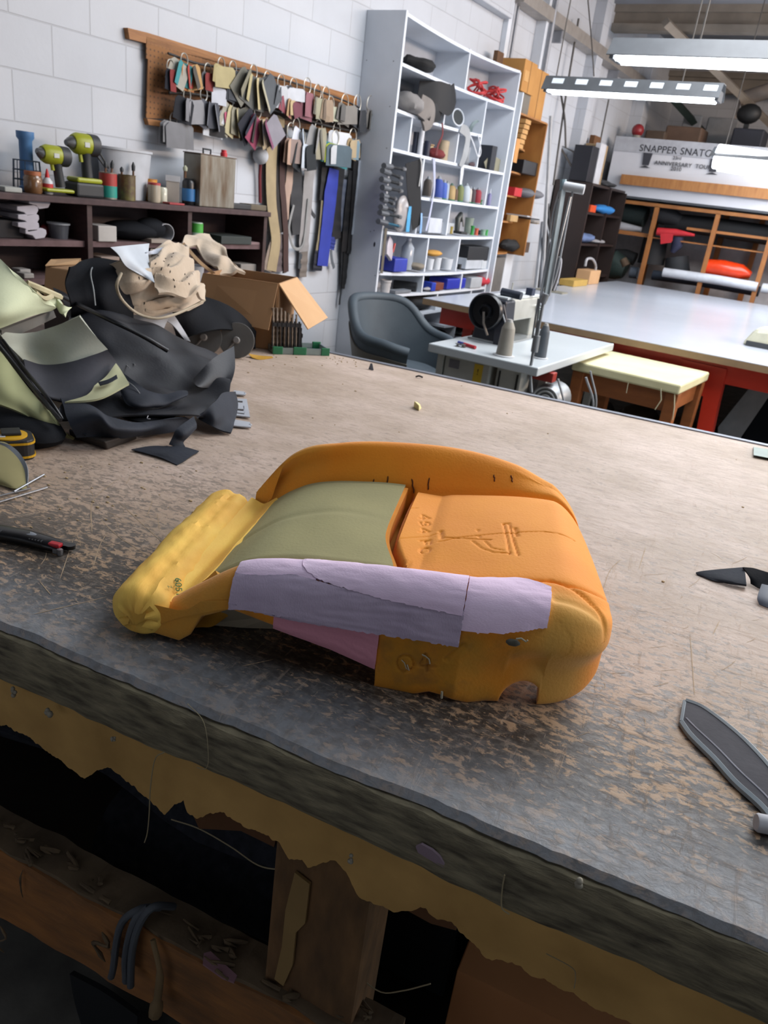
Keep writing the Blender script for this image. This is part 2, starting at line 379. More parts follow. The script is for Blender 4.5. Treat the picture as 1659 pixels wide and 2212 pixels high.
    left = ma('MULTIPLY', rg(x, -.9, .9, 1.0, .5), rg(y, .9-DEP/2, 1.5-DEP/2, 1, .15))
    c2 = mix(ma('MULTIPLY', s_, left), c1, '#c6ae96')
    edge = ma('MULTIPLY', rg(ma('ADD', y, ma('MULTIPLY', ns(mp((1, 1, 1)), 12), .09)), .05-DEP/2, .19-DEP/2, 1, 0), rg(ns(mp((1, 1, 1)), 60), .3, .6, .35, .9))
    c3 = mix(edge, c2, '#8b9096')
    L.new(c3, b.inputs['Base Color'])
    L.new(rg(grime_shade, 0, 1, .55, .42), b.inputs['Roughness'])
    bp = N.new('ShaderNodeBump'); bp.inputs['Strength'].default_value = .6; bp.inputs['Distance'].default_value = .0025
    L.new(ma('ADD', ma('MULTIPLY', fl, .45), ma('MULTIPLY', s_, .4)), bp.inputs['Height']); L.new(bp.outputs[0], b.inputs['Normal'])
    return m
# top with a ragged, softly rounded front lip
X0, X1 = -1.83, 1.45
def left_x(y): return X0
top = MB(); nx = 260; rows = []
for i in range(nx+1):
    x = X0+(X1-X0)*i/nx
    e = noise.noise(Vector((x*9, 0, 3)))*.006+noise.noise(Vector((x*45, 0, 7)))*.003
    rows.append([(x, DEP, ZB-.03), (x, DEP, ZB), (x, 1.0, ZB), (x, .4, ZB), (x, .1, ZB), (x, .03+e, ZB-.0005), (x, .006+e, ZB-.004), (x, e, ZB-.013), (x, e+.006, ZB-.02), (x, .06, ZB-.03)])
n_ = len(rows[0]); vv = [p for r in rows for p in r]; ff = []
for i in range(nx):
    for j in range(n_):
        k = (j+1) % n_; ff.append((i*n_+j, (i+1)*n_+j, (i+1)*n_+k, i*n_+k))
ff += [tuple(range(n_)), tuple(nx*n_+j for j in range(n_-1, -1, -1))]
top.add(vv, ff)
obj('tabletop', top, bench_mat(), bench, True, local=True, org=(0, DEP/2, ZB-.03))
obj('edge_strip', MB().box((X0, DEP-.001, ZB-.035), (X1, DEP+.022, ZB+.004)), C('#8a8f9a', .35, metal=.5), bench, local=True, label='pale grey metal strip along the back edge')
# rolled carpet band on the front edge
band = MB(); nx = 300; prof = [(.02, -.012), (-.004, -.016), (-.010, -.03), (-.008, -.045), (-.013, -.06), (-.009, -.078), (-.004, -.088), (.02, -.095), (.05, -.095), (.05, -.012)]
vv = []
for i in range(nx+1):
    x = X0+(X1-X0)*i/nx
    for j, (a, b) in enumerate(prof):
        k = noise.noise(Vector((x*5, b*40, 1)))*.004+noise.noise(Vector((x*30, b*90, 5)))*.002
        vv.append((x, a+(k if 0 < j < 8 else 0), ZB+b+(k if j < 8 else 0)))
n_ = len(prof); ff = [(i*n_+j, i*n_+(j+1) % n_, (i+1)*n_+(j+1) % n_, (i+1)*n_+j) for i in range(nx) for j in range(n_)]
ff += [tuple(range(n_-1, -1, -1)), tuple(nx*n_+j for j in range(n_))]
band.add(vv, ff)
CARP = mat('olive_felt', '#938a70', .95, col2='#4a4438', scale=26, bump=.9, bscale=150, amt=.5, stretch=(1, 2, 5))
obj('edge_padding', band, CARP, bench, True, local=True, label='olive brown worn felt padding along the front edge')
# torn foam sheet hanging below it
prs = [(-60, 1540), (0, 1572), (60, 1600), (100, 1632), (140, 1655), (178, 1686), (205, 1668), (235, 1662), (262, 1685), (300, 1720), (330, 1742), (350, 1765), (372, 1742), (392, 1735), (400, 1760), (420, 1775), (445, 1762), (480, 1760), (520, 1790), (560, 1800), (600, 1820), (622, 1858), (650, 1860), (662, 1880), (690, 1870), (718, 1862), (745, 1890), (770, 1945), (800, 1958), (850, 1975), (905, 1968), (945, 1985), (985, 2005), (1010, 2030), (1045, 2070), (1100, 2085), (1180, 2130), (1240, 2160), (1275, 2190), (1400, 2235), (1700, 2360)]
low = [pbf(x, y, .012) for x, y in prs]
xs_ = [p.x for p in low]; zs_ = [p.z for p in low]
G = [[], [], [], []]
for i in range(520):
    x = xs_[0]+(xs_[-1]-xs_[0])*i/519; z = float(np.interp(x, xs_, zs_))+noise.noise(Vector((x*60, 3, 0)))*.006+noise.noise(Vector((x*190, 3, 0)))*.003
    z = min(z, ZB-.10)
    for k in range(4):
        G[k].append((x, .012+.004*noise.noise(Vector((x*8, k*.5, 2)))+k*.003, ZB-.085+(z-ZB+.085)*k/3))
FOAMY = mat('aged_yellow_foam', '#cfa561', .9, col2='#a98449', scale=9, bump=.3, bscale=200, amt=.5)
obj('foam_fringe', MB().sheet(G, .008), FOAMY, bench, True, local=True, label='torn yellowed foam sheet hanging under the front edge')
brn = C('#5d3c20', .95, bump=.6)
for q in (((415, 1757), (500, 1722), (600, 1790), (592, 1830), (520, 1795), (430, 1790)), ((650, 1840), (700, 1865), (725, 1855), (770, 1940), (740, 1960), (640, 1890)), ((870, 1962), (920, 1932), (955, 1940), (985, 2010), (930, 1995))):
    obj('foam_tear', MB().prism([pbf(x, y, .026) for x, y in q], (0, .006, 0)), brn, bench, local=True, label='brown rotted patch of exposed backing')
# frame of rough timber
RW = mat('rough_rail_wood', '#a06a38', .9, col2='#6a4a2e', scale=9, bump=.9, bscale=55, stretch=(1, 2, 4))
RD = mat('dusty_rail_top', '#75634c', .97, col2='#544737', scale=14, bump=1, bscale=60)
def rough_box(a, b, nx_=90, amp=.004, sd=0):
    mb = MB(); prof_ = [(a[1], a[2]), (a[1], (a[2]+b[2])/2), (a[1], b[2]), ((a[1]+b[1])/2, b[2]), (b[1], b[2]), (b[1], (a[2]+b[2])/2), (b[1], a[2]), ((a[1]+b[1])/2, a[2])]
    vv = []
    for i in range(nx_+1):
        x = a[0]+(b[0]-a[0])*i/nx_
        for y, z in prof_:
            vv.append((x, y+amp*noise.noise(Vector((x*22, y*20, z*20+sd))), z+amp*noise.noise(Vector((x*22+9, y*20, z*20+sd)))))
    n = 8; ff = [(i*n+j, i*n+(j+1) % n, (i+1)*n+(j+1) % n, (i+1)*n+j) for i in range(nx_) for j in range(n)]
    ff += [tuple(range(n-1, -1, -1)), tuple(nx_*n+j for j in range(n))]
    return mb.add(vv, ff)
obj('upper_rail', rough_box((X0, .0, .405), (.62, .062, .488)), RW, bench, local=True, label='rough orange brown timber rail, upper of two')
obj('lower_rail', rough_box((X0, .012, .315), (.62, .062, .398), sd=5), RW, bench, local=True, label='rough orange brown timber rail, lower of two')
obj('rail_dust', rough_box((X0, .004, .486), (.62, .064, .494), sd=9, amp=.005, nx_=160), RD, bench, local=True, label='grey brown dust caked on the rail', kind='stuff')
LEG = mat('leg_wood', '#7d5c3a', .95, col2='#533e28', scale=12, bump=1, bscale=40, stretch=(3, 3, 1))
l0 = pbf(655, 1900, .03); 
obj('leg', MB().box((.425, .02, .0), (.56, .11, .83)), LEG, bench, local=True, bev=.006)
obj('leg', MB().box((X0+.05, .02, 0), (X0+.15, .11, .83)), LEG, bench, local=True, bev=.006)
obj('leg', MB().box((X1-.15, .02, 0), (X1-.05, .11, .83)), LEG, bench, local=True, bev=.006)
for x in (X0+.05, .2, X1-.15): obj('leg', MB().box((x, DEP-.12, 0), (x+.1, DEP-.03, ZB-.04)), LEG, bench, local=True, bev=.004)
lf = MB().prism([pbf(x, y, .018) for x, y in ((640, 1880), (672, 1905), (662, 1990), (642, 2010), (635, 2080), (615, 2125), (596, 2110), (612, 2040), (620, 1960))], (0, -.004, 0))
obj('peeling_foam', lf, C('#94784a', .95, bump=.5), bench, local=True, label='pale foam scrap peeling off the leg')
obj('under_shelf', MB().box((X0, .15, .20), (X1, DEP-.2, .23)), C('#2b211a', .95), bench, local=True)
# hoard under the bench
def bl(p): return BF @ Vector(p)
und = MB().sheet([[bl((-.7+.09*j, .17+.0*i, 0) if 0 else (-.7+.075*j, .20+.035*i+.02*sin(j*.9), .50+.03*i-.001*(j-8)**2*1.0+.02*sin(i*1.3+j*.5))) for j in range(17)] for i in range(8)], .02)
obj('dark_felt_bundle', und, mat('speckled_black_felt', '#14161c', .95, col2='#2a2d36', scale=60, amt=.5), None, True, label='bundle of speckled black felt stuffed under the left of the bench', cat='fabric')
obj('dark_felt_roll', MB().tube([bl((.0, .22, .37)), bl((.22, .24, .38)), bl((.45, .26, .37))], .085, 16), mat('speckled_black_felt', '#14161c'), None, True, label='speckled black felt roll behind the bench rails beside the leg', cat='fabric')
cb = MB(); o_ = Vector((.655, .19, .233))
obj('cardboard_carton', MB().box((.655, .19, .233), (1.2, .60, .46), BF), mat('cardboard_dark', '#b07a4c', .85, col2='#9c683e', scale=5), label='brown cardboard carton stored under the right of the bench', cat='box', bev=.002)
obj('storage_tub', MB().box((.47, .30, .233), (.63, .6, .42), BF), C('#12191c', .7), label='dark tub on the under-bench shelf right of the leg', cat='tub', bev=.01)
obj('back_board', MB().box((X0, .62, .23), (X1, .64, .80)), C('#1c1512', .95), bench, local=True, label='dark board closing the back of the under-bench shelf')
fz = MB(); rl = random.Random(5)
for k in range(110):
    x = rl.uniform(X0+.9, .6); y = rl.uniform(-.012, .05); z = .496 if y > .0 else rl.uniform(.33, .49); r = rl.uniform(.0015, .004)
    p0_ = Vector((x, y, z)); q_ = rl.uniform(-.02, .02); fz.tube(cr([tuple(p0_), tuple(p0_+Vector((q_, -.006 if y < 0 else rl.uniform(-.01, .01), -.012 if y < 0 else .003))), tuple(p0_+Vector((-q_*.6, -.006, rl.uniform(-.045, -.02) if y < 0 else .005))), tuple(p0_+Vector((q_*.5, -.004, rl.uniform(-.06, -.05) if y < 0 else .001)))], 10), [r*.3]+[r*rl.uniform(.5, 1.2) for _ in range(8)]+[r*.2], 6)
obj('rail_lint', fz, mat('rail_lint', '#6e5c44', .97, col2='#4f4232', scale=40, bump=1, bscale=120), bench, True, local=True, label='brown fluff and lint clinging to the rails', kind='stuff')
# cords over the rail
crd = C('#4d5259', .7)
hc = thing('cord_bundle', 'grey cord hung in three strands over the bench rail', 'cord', tuple(BF @ pbf(330, 1965, 0)))
for k, pts in enumerate((((345, 1960, .03), (300, 1965, -.005), (260, 2000, -.012), (245, 2090, -.012), (240, 2110, -.012)), ((375, 1958, .03), (330, 1960, -.006), (300, 2000, -.016), (285, 2060, -.016), (282, 2130, -.016)), ((320, 1962, .0), (290, 1990, -.014), (272, 2060, -.014), (272, 2120, -.014)))):
    obj('strand', MB().tube(cr([tuple(BF @ pbf(*p)) for p in pts], 20), .0055, 8), crd, hc, True)
def scrap(pts, off, label, col, name='foam_scrap', t=.003):
    return obj(name, MB().prism([BF @ pbf(x, y, off) for x, y in pts], BF.to_3x3() @ Vector((0, -t, 0))), C(col, .9, bump=.3), None, label=label, cat='scrap')
obj('pink_foam_scrap', MB().prism([PZ(x, y, .497) for x, y in ((440, 2062), (455, 2058), (512, 2110), (505, 2125), (480, 2115), (438, 2085))], (0, 0, .003)), C('#8f6a74', .9), label='pink foam scrap lying on the dusty bench rail', cat='scrap')
obj('pink_foam_shred', MB().prism([BF @ pbf(x, y, -.012) for x, y in ((900, 1825), (912, 1820), (935, 1832), (950, 1845), (962, 1862), (960, 1870), (945, 1862), (925, 1850), (905, 1838))], BF.to_3x3() @ Vector((0, -.003, 0))), C('#93808c', .9), label='pale pink shred stuck on the olive edge padding', cat='scrap')
thr = C('#9c8f70', .8)
def thread(pts, off, label, r=.0006):
    return obj('thread', MB().tube(cr([tuple(BF @ pbf(x, y, off)) for x, y in pts], 24), r, 5), thr, None, True, label=label, cat='thread')
thread(((355, 1625), (335, 1640), (325, 1700), (322, 1760), (318, 1800), (312, 1820)), -.016, 'long pale thread dangling over the yellow foam fringe', .0008)
thread(((405, 1520), (440, 1560), (450, 1630), (445, 1660), (425, 1658)), -.016, 'fine pale thread curling down the olive padding', .0005)
thread(((1090, 1890), (1085, 1920), (1084, 1960), (1100, 1975)), -.016, 'pale thread with a tuft below the right padding', .0008)
thread(((1180, 2060), (1235, 2090), (1243, 2110), (1240, 2135)), .0, 'dark hair-like thread on the right of the foam fringe', .0006)
thread(((735, 1960), (740, 2040), (770, 2100), (820, 2142), (870, 2140), (930, 2125)), .06, 'cobweb strand looping right of the bench leg', .001)
thread(((370, 1770), (430, 1790), (500, 1830), (560, 1870), (620, 1880)), .03, 'cobweb strand sagging under the foam fringe', .001)
for i, (x, y, r) in enumerate(((105, 1535, .008), (245, 1592, .004), (757, 1850, .005), (30, 1490, .006), (1252, 1905, .006))):
    mb = MB()
    for k in range(5):
        a = random.random()*6; mb.ball(BF @ pbf(x+3*cos(a), y+4*sin(a)+k*2, -.01), r*(.4+.3*random.random()), 8)
    obj('lint_tuft', mb, C('#9a9484', .95), None, True, label=['pale lint tuft hanging below the left padding', 'tiny lint tuft on the foam fringe left part', 'lint tuft on the foam fringe above the leg', 'lint tuft nearest the left frame edge', 'pale lint hanging from the right front edge'][i], cat='lint')
obj('frayed_strand', MB().tube(cr([tuple(BF @ pbf(*p)) for p in ((330, 2030, -.01), (345, 2100, -.02), (340, 2160, -.02), (335, 2190, -.02))], 14), [.004]*5+[.006]*5+[.010]*4, 8), C('#7b6647', .95, bump=.8), None, True, label='frayed clump of fibre hanging down the bench rails', cat='lint')
obj('black_rag', MB().sheet(clothgrid([[tuple(PZ(x, y, z)) for x, y, z in r] for r in (((155, 2100, .1), (230, 2140, .12), (300, 2190, .1)), ((165, 2160, .05), (230, 2200, .05), (300, 2240, .05)), ((180, 2215, .012), (240, 2240, .012), (300, 2260, .012)))], 10, 10), .01), C('#15181a', .9), None, True, label='black rag on the floor under the bench rail', cat='rag')
# ================================================================ seat cushion foam
FO = PZ(808, 1482, ZB); FA = radians(22)
CF = frame((FO.x, FO.y, ZB), FA); CI = CF.inverted()
cush = thing('seat_cushion_foam', 'orange moulded car seat foam cushion with green insert and pink patches on the workbench', 'seat cushion', (FO.x, FO.y, ZB), FA)
def lc(x, y, z):                         # pixel at a height above the bench, in the cushion's own frame
    p = CI @ PZ(x, y, ZB+z); return p
ip = lambda s, xs, ys: float(np.interp(s, xs, ys))
def sm(s, xs, ys):                       # smooth interpolation
    i = max(0, min(len(xs)-2, int(np.searchsorted(xs, s))-1)); t = (s-xs[i])/(xs[i+1]-xs[i]); t = max(0, min(1, t))
    d = [0]*len(xs)
    for k in range(1, len(xs)-1): d[k] = (ys[k+1]-ys[k-1])/(xs[k+1]-xs[k-1])
    d[0] = (ys[1]-ys[0])/(xs[1]-xs[0]); d[-1] = (ys[-1]-ys[-2])/(xs[-1]-xs[-2]); h = xs[i+1]-xs[i]
    return (2*t**3-3*t*t+1)*ys[i]+(t**3-2*t*t+t)*h*d[i]+(-2*t**3+3*t*t)*ys[i+1]+(t**3-t*t)*h*d[i+1]
def zbot(s):
    if s < 0: return ip(s, [-.30, -.265, -.25, -.235, -.195, -.135, -.06, -.001], [.012, .008, .02, .05, .070, .058, .044, .028])
    z = ip(s, [0, .01, .05, .07, .085, .12, .14, .155], [0.0, .0, .0, .009, .008, .001, .004, .004])
    if s > .155:
        z = .004 if s < .158 else (.036*sqrt(max(0, 1-((s-.186)/.028)**2)) if .158 <= s <= .207 else .002)
        if .158 <= s < .166: z = max(z, .012*(s-.155)/.01)
    return z
def ctrl(s):
    zt = sm(s, [-.30, -.25, -.19, -.1, 0, .1, .2, .28], [.040, .080, .120, .137, .149, .154, .152, .140])
    zc = sm(s, [-.30, -.25, -.19, -.1, 0, .1, .2, .28], [.03, .06, .104, .124, .128, .142, .152, .142])
    zp = sm(s, [-.30, -.24, -.19, -.1, 0, .05, .2, .28], [.02, .05, .08, .100, .118, .134, .153, .140])
    if s > -.012: zp = max(zp, .128); 
    zq = sm(s, [-.30, -.24, -.1, .05, .2, .28], [.03, .06, .108, .133, .152, .140])
    zr = sm(s, [-.30, -.24, -.165, -.07, .045, .14, .2, .28], [.065, .142, .168, .182, .188, .180, .162, .142])
    tn = 0 if s < .1 else (s-.1)*.16
    bb = tn+(.0 if s < .1 else (s-.1)*.12)
    far = sm(s, [-.30, -.2, 0, .15, .28], [.43, .465, .487, .478, .45])
    cp = .40
    return [(bb+.02, zbot(s)), (bb, zbot(s)+.001), (bb-.002, zbot(s)*.5+.05), (tn-.003, zt*.62), (tn+.002, zt-.020), (tn+.014, zt-.005), (tn+.034, zt), (tn+.054, zc+.004), (tn+.062, zc-.004), (tn+.070, zc+.002),
            (.11, zp+.004), (.17, zp+.006), (.23, zp+.007), (.29, zp+.006), (.35, zp+.003), (cp-.012, zp-.003), (cp, zq-.010), (cp+.010, zq+(zr-zq)*.12),
            (cp+.028, zq+(zr-zq)*.60), (far-.040, zr-.004), (far-.024, zr), (far-.008, zr-.012), (far+.002, zr*.6), (far-.004, .03), (far-.02, .004), (far-.04, .012), (.3, .05), (.1, .05)]
NC = 28
def section(s, us):
    P = ctrl(s); Q = np.array([2*np.array(P[0])-np.array(P[1])]+P+[2*np.array(P[-1])-np.array(P[-2])]); out = []
    for u in us:
        i = min(int(u), NC-2); t = u-i; a, b, c, d = Q[i], Q[i+1], Q[i+2], Q[i+3]
        q = .5*(2*b+(c-a)*t+(2*a-5*b+4*c-d)*t*t+(3*b-a-3*c+d)*t**3)
        out.append(q)
    return np.array(out)
# groove strokes on the pad, in (s, t)
def G2(pts, z=.14): return [tuple(lc(x, y, z)[:2]) for x, y in pts]
glyph = {'4': [((.75, 0), (.75, 1), (0, .3), (1, .3))], '9': [((.1, .05), (.8, .25), (.9, .7), (.6, 1), (.2, .9), (.1, .6), (.4, .42), (.85, .6))],
         'F': [((0, 0), (0, 1), (.9, 1)), ((0, .55), (.7, .55))], 'C': [((.95, .8), (.6, 1), (.15, .85), (0, .5), (.15, .15), (.6, 0), (.95, .2))]}
strokes = []
def word(txt, x0, y0, step, w_, h_, z):
    for k, ch in enumerate(txt):
        for st in glyph[ch]: strokes.append((G2([(x0+gy*h_, y0+k*step+gx*w_) for gx, gy in st], z), .0016, .0022))
word('494', 906, 1113, 14.5, 10, 22, .134); word('FC', 907, 1168, 15, 10.5, 22, .134)
for pts, z, w_, d_ in ((((862, 1163), (950, 1158)), .134, .0012, .0018), (((950, 1158), (1000, 1156), (1100, 1160), (1170, 1164), (1240, 1174)), .148, .0013, .002),
                       (((952, 1149), (954, 1165)), .138, .003, .003), (((962, 1158), (1010, 1168), (1058, 1177)), .143, .0016, .002), (((1020, 1172), (1040, 1190), (1065, 1202), (1099, 1207)), .145, .0016, .002),
                       (((1046, 1176), (1060, 1192), (1085, 1200)), .145, .0014, .0018), (((1086, 1141), (1094, 1175), (1099, 1207)), .147, .0016, .002), (((1086, 1141), (1097, 1141), (1107, 1180), (1117, 1211)), .147, .0018, .0024),
                       (((1110, 1152), (1114, 1168)), .148, .003, .003), (((1031, 1149), (1032, 1152)), .145, .002, .002), (((1034, 1163), (1035, 1166)), .145, .002, .002), (((874, 1104), (900, 1102)), .13, .0014, .002), (((872, 1218), (892, 1216)), .134, .0014, .002)):
    strokes.append((G2(pts, z), w_, d_))
def segd(px, py, a, b):
    ax, ay = a; bx, by = b; dx, dy = bx-ax, by-ay; L2 = dx*dx+dy*dy+1e-12
    t = np.clip(((px-ax)*dx+(py-ay)*dy)/L2, 0, 1); return np.hypot(px-ax-t*dx, py-ay-t*dy)
SN, S0, S1, CAP = 330, -.300, .208, .080
US = np.concatenate([np.linspace(0, 1.5, 16), np.linspace(1.5, 4.2, 90)[1:], np.linspace(4.2, 10, 40)[1:], np.linspace(10, 16, 180)[1:], np.linspace(16, 24, 60)[1:], np.linspace(24, 27, 8)[1:]])
svals = []; caps = []
for i in range(SN+1):
    v = i/SN
    if v < .8: svals.append(S0+(S1-S0)*v/.8); caps.append(0)
    else:
        ph = (v-.8)/.2*pi/2; svals.append(S1+CAP*sin(ph)); caps.append(ph)
A = np.zeros((SN+1, len(US), 3))
def gapx(t): return -.036+.034*math.exp(-((t-.06)/.08)**2)
for i, s in enumerate(svals):
    q = section(min(s, .276), US); ss = np.full(len(q), s); ph = caps[i]
    if ph:
        k = max(cos(ph), 0.0); zm = .088; kz = k**.55; kt = k**.22
        q[:, 1] = zm+(q[:, 1]-zm)*kz; q[:, 0] = .235+(q[:, 0]-.235)*kt
        q[:, 1] = np.maximum(q[:, 1], 0)
        ss = S1+(s-S1)*(1-.42*np.clip((q[:, 0]-.08)/.36, 0, 1))
    A[i, :, 0] = ss; A[i, :, 1] = q[:, 0]; A[i, :, 2] = q[:, 1]
top_ = (A[:, :, 1] > .07) & (A[:, :, 1] < .395) & (A[:, :, 2] > .09)
for st, w_, d_ in strokes:
    D = np.full(A.shape[:2], 9.0)
    for a, b in zip(st[:-1], st[1:]): D = np.minimum(D, segd(A[:, :, 0], A[:, :, 1], a, b))
    A[:, :, 2] -= np.where(top_, d_*np.exp(-(D/w_)**2), 0)
# recess for the insert and the deep gap in front of the pad
gx_ = -.032+.034*np.exp(-((A[:, :, 1]-.06)/.08)**2)
pocket = top_ | ((A[:, :, 1] > .066) & (A[:, :, 1] < .405) & (A[:, :, 2] > .03) & (A[:, :, 0] < .0))
inn = 1/(1+np.exp((A[:, :, 0]-gx_-.010)/.0012))
mt = np.clip((A[:, :, 1]-.062)/.006, 0, 1)*np.clip((.408-A[:, :, 1])/.006, 0, 1)
A[:, :, 2] -= np.where((A[:, :, 2] > .03) & (A[:, :, 1] > .06) & (A[:, :, 1] < .41), inn*mt*np.clip(A[:, :, 2]-.02, 0, .045), 0)
# creases at the front corners
for st, w_, d_ in ((G2(((1185, 1277), (1240, 1292), (1290, 1308), (1316, 1322)), .14), .004, .005), (G2(((1190, 1340), (1240, 1345), (1300, 1352), (1328, 1365)), .12), .005, .003)):
    D = np.full(A.shape[:2], 9.0)
    for a, b in zip(st[:-1], st[1:]): D = np.minimum(D, segd(A[:, :, 0], A[:, :, 1], a, b))
    A[:, :, 2] -= np.where(A[:, :, 2] > .1, d_*np.exp(-(D/w_)**2), 0)
# moulded 04 on the side face
def side(x, y):
    o = CAM; p0 = CF @ Vector((0, -.002, 0)); n = CF.to_3x3() @ Vector((0, 1, 0)); d = ray(x, y); t = (p0-o).dot(n)/d.dot(n); q = CI @ (o+d*t); return (q.x, q.z)
def sideg(pts, w_, d_):
    P = [side(*p) for p in pts]; D = np.full(A.shape[:2], 9.0)
    for a, b in zip(P[:-1], P[1:]): D = np.minimum(D, segd(A[:, :, 0], A[:, :, 2], a, b))
    A[:, :, 1] += np.where((A[:, :, 1] < .03) & (A[:, :, 2] > .003), d_*np.exp(-(D/w_)**2), 0)
sideg([(876+18*cos(a), 1433+18*sin(a)) for a in np.linspace(0, 2*pi, 24)], .0016, .003)
sideg([(921, 1412), (906, 1438), (937, 1440)], .0016, .003); sideg([(925, 1424), (923, 1450)], .0016, .003); sideg([(965, 1424), (1000, 1392)], .003, .003)
nrm = np.zeros_like(A)
for i in range(SN+1):
    for j in range(0, len(US), 1):
        pass
rough = np.array([[noise.noise(Vector(A[i, j])*14) for j in range(len(US))] for i in range(SN+1)])
A[:, :, 1] += np.where(A[:, :, 1] < .02, rough*.0015, 0); A[:, :, 2] += np.where(top_, rough*.001, 0)
mb = MB(); nu, nv = A.shape[:2]
ff = [(i*nv+j, (i+1)*nv+j, (i+1)*nv+(j+1) % nv, i*nv+(j+1) % nv) for i in range(nu-1) for j in range(nv)]
ff += [tuple(range(nv)), tuple((nu-1)*nv+j for j in range(nv-1, -1, -1))]
mb.add(A.reshape(-1, 3).tolist(), ff)
def foam_mat():
    m = bpy.data.materials.new('orange_foam'); m.use_nodes = True; N, L = m.node_tree.nodes, m.node_tree.links; b = N['Principled BSDF']
    b.inputs['Roughness'].default_value = .75; b.inputs['Sheen Weight'].default_value = .15
    tc = N.new('ShaderNodeTexCoord'); sp = N.new('ShaderNodeSeparateXYZ'); L.new(tc.outputs['Object'], sp.inputs[0])
    def ns(sc, det=5):
        q = N.new('ShaderNodeTexNoise'); q.inputs['Scale'].default_value = sc; q.inputs['Detail'].default_value = det; L.new(tc.outputs['Object'], q.inputs['Vector']); return q.outputs[0]
    def rg(v, a, c, lo=0, hi=1):
        q = N.new('ShaderNodeMapRange'); q.inputs[1].default_value = a; q.inputs[2].default_value = c; q.inputs[3].default_value = lo; q.inputs[4].default_value = hi; L.new(v, q.inputs[0]); return q.outputs[0]
    def ma(op, a, c):
        q = N.new('ShaderNodeMath'); q.operation = op
        for v, i in ((a, 0), (c, 1)):
            if isinstance(v, (int, float)): q.inputs[i].default_value = v
            else: L.new(v, q.inputs[i])
        return q.outputs[0]
    def mix(f, a, c):
        q = N.new('ShaderNodeMix'); q.data_type = 'RGBA'; L.new(f, q.inputs[0])
        for v, i in ((a, 6), (c, 7)):
            if isinstance(v, str): q.inputs[i].default_value = lin(v)
            else: L.new(v, q.inputs[i])
        return q.outputs[2]
    Y = sp.outputs['Y']; Zc = sp.outputs['Z']
    c = mix(rg(ns(7), .3, .7), '#f39a16', '#ea8c10')
    # glue staining and dirt on the near side face (object origin sits at the mesh centre)
    sidem = ma('MULTIPLY', rg(Y, -.222, -.232), rg(Zc, .135, .09))
    st = mix(rg(ns(16), .4, .62), '#c98516', '#8f7a1e')
    c = mix(ma('MULTIPLY', sidem, rg(ns(5), .3, .7, .15, .75)), c, st)
    grime_shade = ma('MULTIPLY', sidem, rg(ns(24, 8), .52, .68, 0, .5))
    c = mix(grime_shade, c, '#7d5c2c')
    pale = ma('MULTIPLY', ma('MULTIPLY', rg(Y, -.175, -.20), rg(sp.outputs['X'], .17, .21)), rg(ns(6), .35, .6, .1, .7))
    c = mix(pale, c, '#cfa650')
    lf = ma('MULTIPLY', rg(sp.outputs['X'], -.16, -.22), rg(ns(9), .35, .6, .3, .9))
    c = mix(lf, c, '#cf9a3c')
    L.new(c, b.inputs['Base Color'])
    bp = N.new('ShaderNodeBump'); bp.inputs['Strength'].default_value = .25; bp.inputs['Distance'].default_value = .002; L.new(ns(260), bp.inputs['Height']); L.new(bp.outputs[0], b.inputs['Normal'])
    return m
obj('foam_body', mb, foam_mat(), cush, True, local=True, label='orange moulded foam body')
# ---- insert
INS = mat('green_insert', '#a9a274', .95, col2='#98936c', scale=6, bump=.25, bscale=220, amt=.5)
Gi = []
for i in range(70):
    row = []
    for j in range(70):
        t = .070+.330*j/69; e = gapx(t); a = i/69; s = -.262+(e+.262)*a
        z = sm(s, [-.28, -.262, -.235, -.2, -.15, -.1, -.02, 0], [.050, .060, .082, .103, .118, .126, .131, .131])
        z -= .004*math.exp(-((t-.22+.03*sin(s*14))/.010)**2)*ip(s, [-.25, -.2, -.05], [1, .7, .1]) + .003*math.exp(-((t-.395)/.008)**2)
        z += .0022*noise.noise(Vector((s*14, t*9, 2)))
        if j < 3: z -= (3-j)*.0022
        row.append((s, t, z))
    Gi.append(row)
mbi = MB(); Gb = [[(p[0], p[1], max(p[2]-.034, .02)) for p in r] for r in Gi]
n = 70; flat = [p for r in Gi for p in r]+[p for r in Gb for p in r]; I = lambda i, j, k=0: k*n*n+i*n+j; ff = []
for i in range(n-1):
    for j in range(n-1): ff += [(I(i, j), I(i+1, j), I(i+1, j+1), I(i, j+1)), (I(i, j, 1), I(i, j+1, 1), I(i+1, j+1, 1), I(i+1, j, 1))]
    ff += [(I(i, 0), I(i, 0, 1), I(i+1, 0, 1), I(i+1, 0)), (I(i, n-1), I(i+1, n-1), I(i+1, n-1, 1), I(i, n-1, 1)), (I(0, i), I(0, i+1), I(0, i+1, 1), I(0, i, 1)), (I(n-1, i), I(n-1, i, 1), I(n-1, i+1, 1), I(n-1, i+1))]
obj('centre_insert', mbi.add(flat, ff), INS, cush, True, local=True, label='olive green foam insert')
# orange lip along the insert's edge
lip = [(gapx(t)+.002, t, .1) for t in np.linspace(.074, .392, 30)]
obj('insert_edge', MB().sheet([[(s, t, .09) for s, t, z in lip], [(s+.001, t, .127) for s, t, z in lip]], .006), C('#e08c1c', .8), cush, True, local=True, label='orange cut edge of the insert')
